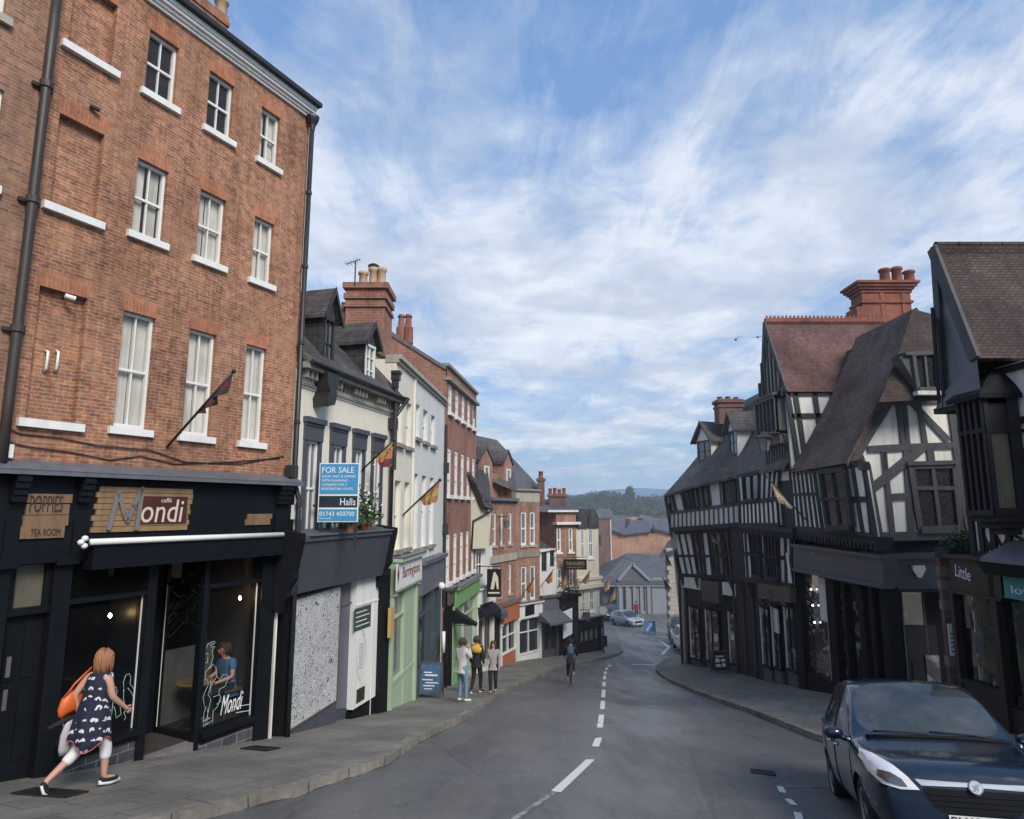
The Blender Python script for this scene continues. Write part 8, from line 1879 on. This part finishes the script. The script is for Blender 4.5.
    if top:
        v3 = {k: (J[k], R_[k]+.024) for k in ('pelvis', 'waist', 'chest')}; v3['nk'] = (J['chest'].lerp(J['neck'], .72), .085); e3_ = [('pelvis', 'waist'), ('waist', 'chest'), ('chest', 'nk')]
        if toplen: v3['hem'] = (J['pelvis']-V((0, 0, toplen)), R_['pelvis']+.035); e3_.append(('pelvis', 'hem'))
        for s in ('R', 'L'):
            v3['sh'+s] = (J['sh'+s], .078); v3['el'+s] = (J['el'+s], .058); e3_ += [('chest', 'sh'+s), ('sh'+s, 'el'+s)]
            if top_sleeve == 'wr': v3['wr'+s] = (J['wr'+s], .042); e3_.append(('el'+s, 'wr'+s))
        if top_sleeve != 'wr':
            for s in ('R', 'L'): v3['el'+s] = (J['sh'+s].lerp(J['el'+s], .6), .062)
        join_meshes('top', [skin(v3, e3_)], [M[top]], root)
    for s in ('R', 'L'):
        a, t = J['an'+s], J['toe'+s]; d = (t-a); d2 = V((d.x, d.y, d.z)).normalized(); hl = a-d2*.06-V((0, 0, .045)); m = MB()
        me = skin({'root': (hl+V((0, 0, .012)), .040), 'a': (a.lerp(t, .45)-V((0, 0, .02)), .043), 'b': (t+d2*.03-V((0, 0, .0)), .034)}, [('root', 'a'), ('a', 'b')]); so_ = join_meshes('shoe', [me], [M[shoes]], root)
        if shoes != 'whiteshoe': m.tube([hl-V((0, 0, .018)), a.lerp(t, .5)-V((0, 0, .055)), t+d2*.05-V((0, 0, .022))], [.03, .034, .026], 8); m.build('sole', M['text_white'], so_, smooth=True)
    if dress:
        rings = []; n = 40; P0 = J['pelvis']; ch = J['chest']
        for i, (z, rx, ry, wv) in enumerate(dress['rings']):
            u = (z-P0.z)/(ch.z-P0.z); ctr = P0.lerp(ch, u) if u > 0 else P0+V((0, dress.get('sway', -.04)*(-u), 0)); ring = []
            for k in range(n):
                t = 2*math.pi*k/n; fold = 1+wv*.10*math.sin(7*t+z*4)+wv*.05*math.sin(13*t+1); ring.append(V((ctr.x+rx*math.cos(t)*fold, ctr.y+ry*math.sin(t)*fold, z+wv*.07*math.sin(3*t+.8))))
            rings.append(ring)
        m = MB(); m.loft(rings, cap=False); d_ = m.build('dress', M[dress['mat']], root, smooth=True)
        sm = d_.modifiers.new('so', 'SOLIDIFY'); sm.thickness = .006
        m = MB(); m.tube(rings[-1]+[rings[-1][0]], .009, 6); m.build('hem', M['hemred'], d_, smooth=True)
    root.location = loc; root.rotation_euler = (0, 0, rz); s_ = H/1.73; root.scale = (s_, s_, s_); return root, J
def dressmat():
    m_, nt, b = newmat('navy_patterned_fabric'); tcx = nt.nodes.new('ShaderNodeTexCoord'); mp = nd(nt, 'ShaderNodeMapping'); mp.inputs['Scale'].default_value = (1, 1, .8); mp.inputs['Rotation'].default_value = (.3, .2, .5); nz = nd(nt, 'ShaderNodeTexNoise', Scale=9.0, Detail=2.0); lk(nt, tcx.outputs['Object'], nz.inputs['Vector']); na = nd(nt, 'ShaderNodeVectorMath', operation='MULTIPLY_ADD'); lk(nt, nz.outputs[1], na.inputs[0]); na.inputs[1].default_value = (.09, .09, .09); lk(nt, tcx.outputs['Object'], na.inputs[2]); lk(nt, na.outputs[0], mp.inputs[0])
    vo = nd(nt, 'ShaderNodeTexVoronoi', Scale=10.0); vo.inputs['Randomness'].default_value = .45; lk(nt, mp.outputs[0], vo.inputs['Vector'])
    dif = nd(nt, 'ShaderNodeVectorMath', operation='SUBTRACT'); sc_ = nd(nt, 'ShaderNodeVectorMath', operation='SCALE'); lk(nt, mp.outputs[0], sc_.inputs[0]); sc_.inputs['Scale'].default_value = 1.0; lk(nt, sc_.outputs[0], dif.inputs[0]); lk(nt, vo.outputs['Position'], dif.inputs[1])
    sp = nt.nodes.new('ShaderNodeSeparateXYZ'); lk(nt, dif.outputs[0], sp.inputs[0])
    ringv = ramp(nt, vo.outputs['Distance'], [(.16, 0.0), (.20, 1.0), (.38, 1.0), (.42, 0.0)]); side_ = ramp(nt, sp.outputs[2], [(.0, 0.0), (.005, 1.0)])
    f = mixc(nt, 1.0, ringv, side_, 'MULTIPLY'); lk(nt, mixc(nt, f, (.010, .014, .035), (.62, .60, .60)), b.inputs['Base Color']); b.inputs['Roughness'].default_value = .85; return m_
M['dress'] = dressmat(); M['hemred'] = paint('hem_coral', (.40, .10, .10), .8, .2, 30, streak=0)
M['orangebag'] = paint('orange_leather', (.60, .12, .025), .45, .1, 6, streak=0); M['plasticbag'] = paint('plastic_bag', (.42, .40, .42), .4, .15, 6, streak=.1)
M['whitecloth'] = paint('white_cloth', (.66, .66, .66), .9, .05, 6, streak=0); M['jeans'] = paint('light_jeans', (.15, .22, .30), .9, .15, 20, streak=.1); M['hoodie'] = paint('pale_hoodie', (.48, .46, .47), .9, .08, 8, streak=0); M['yellowtop'] = paint('yellow_cloth', (.62, .36, .04), .85, .1, 8, streak=0); M['greyknit'] = paint('grey_knit', (.30, .28, .27), .95, .15, 20, streak=0); M['darkjean'] = paint('black_cloth', (.012, .013, .018), .9, .2, 8, streak=0); M['blueshirt'] = paint('blue_shirt', (.06, .15, .28), .85, .1, 8, streak=0); M['whiteshoe'] = paint('white_shoe', (.60, .60, .60), .6, .05, 8, streak=0); M['redcoat'] = paint('red_coat', (.28, .03, .03), .85, .1, 8, streak=0); M['backpack'] = paint('blue_backpack', (.03, .07, .13), .7, .2, 8, streak=0)
# walking woman
g_ = ghit(86, 789, .12); az = math.radians(22)
pose = dict(pelvis=(0, 0, .92), waist=(0, .02, 1.06), chest=(0, .05, 1.25), neck=(0, .07, 1.42), jaw=(0, .10, 1.50), head=(0, .10, 1.57), crown=(0, .08, 1.635), shR=(.155, .05, 1.365), elR=(.20, .10, 1.10), wrR=(.20, .30, .92), shL=(-.155, .03, 1.365), elL=(-.24, -.10, 1.13), wrL=(-.22, -.02, .86),
            hipR=(.08, 0, .86), knR=(.085, .16, .47), anR=(.09, .16, .09), toeR=(.10, .33, .035), hipL=(-.08, 0, .86), knL=(-.085, -.10, .47), anL=(-.09, -.48, .22), toeL=(-.10, -.42, .05))
wm_, J = person('woman in a navy patterned sleeveless dress and white leggings striding along the left pavement', (g_.x, g_.y, g_.z), -az, pose, 1.63, top=None, legs='whitecloth', leg_to=.45, hair='hairg', hairlen=.10,
    extra_r=dict(hipR=.09, hipL=.09, elR=.044, elL=.044, knR=.06, knL=.06), dress=dict(mat='dress', rings=[(1.405, .10, .07, 0), (1.385, .165, .095, 0), (1.33, .172, .125, 0), (1.24, .182, .145, 0), (1.12, .165, .14, .1), (1.0, .185, .16, .3), (.86, .215, .19, .5), (.74, .228, .205, .6), (.64, .235, .215, .8), (.57, .238, .22, 1.0)], sway=-.02))
def attach_top(name, label, cat, m, mat, par):   # held things stay top level: world-space mesh from the holder's frame
    mw = Matrix.Translation(par.location) @ Matrix.Rotation(par.rotation_euler.z, 4, 'Z') @ Matrix.Scale(par.scale[0], 4)
    m.v = [tuple(mw @ V(p)) for p in m.v]; o = m.build(name, M[mat], smooth=True)
    return tag(o, label, cat)
m = MB(); rr = []
for z, w, t in ((.0, .11, .03), (-.04, .15, .05), (-.14, .18, .06), (-.22, .17, .055), (-.27, .13, .03)): rr.append([V((-.27+t*math.cos(a)*1.1, -.10+w*math.sin(a), 1.16+z+.03*math.cos(a*2))) for a in [2*math.pi*k/18 for k in range(18)]])
m.loft(rr); m.tube([(-.26, -.22, 1.12), (-.20, -.14, 1.28), (-.15, .03, 1.45), (-.20, .06, 1.30), (-.25, .02, 1.12)], .014, 6)
attach_top('shoulder_bag', 'bright orange leather shoulder bag on the walking woman', 'bag', m, 'orangebag', wm_)
m = MB(); rr = []
for z, w, t in ((.0, .04, .02), (-.08, .09, .05), (-.20, .13, .07), (-.36, .14, .075), (-.44, .12, .05)): rr.append([V((-.25+t*math.cos(a)*(1+.1*math.sin(3*a)), -.10+w*math.sin(a)*(1+.08*math.cos(5*a)), .86+z)) for a in [2*math.pi*k/18 for k in range(18)]])
m.loft(rr); m.tube([(-.24, -.06, .84), (-.22, -.01, .83), (-.25, -.14, .80)], .010, 5); attach_top('carrier_bag', 'crumpled pale carrier bag hanging from the walking woman\'s left hand', 'bag', m, 'plasticbag', wm_)
m = MB(); m.tube([(-.25, -.40, .80), (-.24, -.2, .845), (-.23, .16, .90)], [.022, .03, .016], 8); attach_top('folded_umbrella', 'folded black umbrella held level in the walking woman\'s left hand', 'umbrella', m, 'darkjean', wm_)
# three people further down
g_ = ghit(462, 702, .12)
person('person in a pale hooded top and light jeans raising a hand to the face', tuple(g_), -math.radians(40), dict(elR=(.23, .10, 1.18), wrR=(.10, .17, 1.42), elL=(-.24, -.02, 1.12), wrL=(-.14, .18, 1.08), knR=(.10, .06, .48), anR=(.11, .04, .09), toeR=(.13, .2, .035)), 1.76, top='hoodie', legs='jeans', shoes='whiteshoe', hair='hairb')
g_ = ghit(476.5, 693, .12)
pr_, J2 = person('person in a black outfit with bright yellow shoulders walking beside the pale hoodie', tuple(g_), -math.radians(20), dict(knR=(.09, .12, .48), anR=(.09, .10, .09), toeR=(.10, .27, .035), knL=(-.09, -.02, .47), anL=(-.09, -.22, .12), toeL=(-.1, -.08, .035)), 1.82, top='darkjean', legs='darkjean', hair='hairb')
m = MB(); 
for i in range(1): m.loft([[V((.235*math.cos(t)*q, .17*math.sin(t)*q, z)) for t in [2*math.pi*k/20 for k in range(20)]] for z, q in ((1.22, .86), (1.30, .93), (1.38, .94), (1.43, .62), (1.455, .45))])
m.v = [tuple(V(p)) for p in m.v]; yo = m.build('yellow_yoke', M['yellowtop'], org=(0, 0, 0), smooth=True); yo.parent = pr_; yo.location = (0, 0, 0)
g_ = ghit(493, 693.5, .12)
person('woman with a grey jumper and black leggings walking up the pavement', tuple(g_), math.radians(175), dict(knR=(.08, .10, .48), anR=(.08, .06, .09), toeR=(.08, .22, .035), knL=(-.08, 0, .47), anL=(-.08, -.15, .11), toeL=(-.08, -.02, .035)), 1.66, top='greyknit', legs='darkjean', hair='hairb', hairlen=.12, toplen=.14)
g_ = ghit(636.5, 613.5, .0); g_.y = 66; p = atY(636.5, 612, 66); person('person in a red coat standing in front of the grey portico building', (p.x, 66, gz(66)), 2.6, None, 1.75, top='redcoat', legs='darkjean', toplen=.1)
# cyclist
g_ = ghit(571, 684, 0); cz_ = -math.radians(6)
bk = thing('bicycle', 'dark bicycle being ridden away down the middle of the street', 'bicycle', (0, 0, 0))
for nm, y in (('front', .52), ('rear', -.52)):
    m = MB(); c = V((0, y, .34)); m.tube([c+V((0, .32*math.cos(a), .32*math.sin(a))) for a in [2*math.pi*k/32 for k in range(33)]], .02, 8); w = m.build('wheel', M['rubber'], bk, smooth=True)
    m = MB()
    for k in range(12): a = k*math.pi/6; m.tube([c, c+V((0, .31*math.cos(a), .31*math.sin(a)))], .003, 4)
    m.build('spokes', M['steel'], w)
m = MB()
for a, b in (((0, -.52, .34), (0, -.15, .82)), ((0, -.15, .82), (0, .42, .86)), ((0, -.05, .32), (0, -.17, .9)), ((0, -.05, .32), (0, .42, .80)), ((0, -.52, .34), (0, -.05, .32)), ((0, .52, .34), (0, .40, .95))): m.tube([a, b], .016, 8)
m.build('frame', M['pipe'], bk); m = MB(); m.tube([(-.28, .34, .97), (-.18, .42, 1.0), (0, .40, .98), (.18, .42, 1.0), (.28, .34, .97)], .013, 8); m.build('handlebar', M['pipe'], bk); m = MB(); m.ball((0, -.2, .93), .08, .13, .035, 12, 8); m.build('saddle', M['rubber'], bk, smooth=True)
m = MB(); m.tube([(-.09, .02, .22), (.09, -.12, .42)], .012, 6); m.cube((-.12, .02, .22), .09, .07, .02); m.cube((.12, -.12, .42), .09, .07, .02); m.build('pedal', M['pipe'], bk)
bk.location = tuple(g_); bk.rotation_euler = (-.17, 0, cz_)
rd, _ = person('cyclist in dark clothing with a blue backpack seen from behind', tuple(g_), cz_, dict(pelvis=(0, -.2, 1.0), waist=(0, -.12, 1.15), chest=(0, .0, 1.34), neck=(0, .08, 1.50), jaw=(0, .12, 1.57), head=(0, .12, 1.64), crown=(0, .10, 1.70), shR=(.165, .05, 1.46), elR=(.25, .16, 1.24), wrR=(.25, .30, 1.03), shL=(-.165, .05, 1.46), elL=(-.25, .16, 1.24), wrL=(-.25, .30, 1.03),
    hipR=(.09, -.16, .95), knR=(.12, .18, .80), anR=(.12, -.10, .50), toeR=(.12, .04, .46), hipL=(-.09, -.16, .95), knL=(-.11, .12, .60), anL=(-.12, -.02, .30), toeL=(-.12, .12, .24)), 1.73, top='darkjean', legs='darkjean', hair='darkjean')
m = MB(); rr = []
for z, w, t in ((1.12, .13, .07), (1.16, .16, .10), (1.35, .16, .11), (1.46, .13, .08), (1.50, .08, .04)): rr.append([V((w*math.cos(a), -.17+(z-1.1)*.45+t*math.sin(a), z)) for a in [2*math.pi*k/18 for k in range(18)]])
m.loft(rr); attach_top('backpack', 'blue backpack on the cyclist riding away', 'backpack', m, 'backpack', rd)
# seated man in the cafe
sp = L1.P(*L1.hit(226, 690, -.62), -.62); fz = fl+.02
az_s = math.atan2((-L1.a-L1.n*.1).x, (-L1.a-L1.n*.1).y)
st_pose = dict(pelvis=(0, -.05, .50), waist=(0, -.02, .66), chest=(0, .02, .86), neck=(0, .05, 1.03), jaw=(0, .09, 1.10), head=(0, .09, 1.17), crown=(0, .07, 1.235), shR=(.17, .02, .97), elR=(.24, .06, .72), wrR=(.16, .30, .66), shL=(-.17, .02, .97), elL=(-.24, .06, .72), wrL=(-.16, .30, .66),
    hipR=(.09, .02, .49), knR=(.13, .42, .50), anR=(.13, .40, .09), toeR=(.14, .55, .035), hipL=(-.09, .02, .49), knL=(-.13, .42, .50), anL=(-.13, .38, .09), toeL=(-.14, .53, .035))
sp = sp+V((0, 0, 0)); ps, _ = person('man in a blue shirt sitting at a small table behind the right hand cafe window', (sp.x, sp.y, fz+.0), -az_s, st_pose, 1.73, top='blueshirt', top_sleeve='sh', legs='darkjean', hair='hairb')
ch = thing('chair', 'dark wooden chair under the seated man in the cafe', 'chair', (0, 0, 0))
m = MB(); m.cube((0, -.05, .47), .42, .42, .04); m.build('seat', M['brown_frame'], ch); m = MB(); m.cube((0, -.25, .78), .40, .03, .30); m.build('backrest', M['brown_frame'], ch)
for x in (-.18, .18):
    for y in (-.24, .13): m = MB(); m.tube([(x, y, 0), (x, y, .46 if y > 0 else .9)], .018, 6); m.build('leg', M['brown_frame'], ch)
ch.location = (sp.x, sp.y, fz); ch.rotation_euler = (0, 0, -az_s)
tb = thing('cafe_table', 'small round cafe table in front of the seated man', 'table', (0, 0, 0)); m = MB(); m.lathe((0, .62, .70), [(.30, 0), (.31, .02), (.30, .035), (.0, .035)], 24); m.build('tabletop', M['wood'], tb); m = MB(); m.lathe((0, .62, 0), [(.2, 0), (.19, .02), (.03, .04), (.025, .70)], 16); m.build('pedestal', M['pipe'], tb)
tb.location = (sp.x, sp.y, fz+.0); tb.rotation_euler = (0, 0, -az_s)
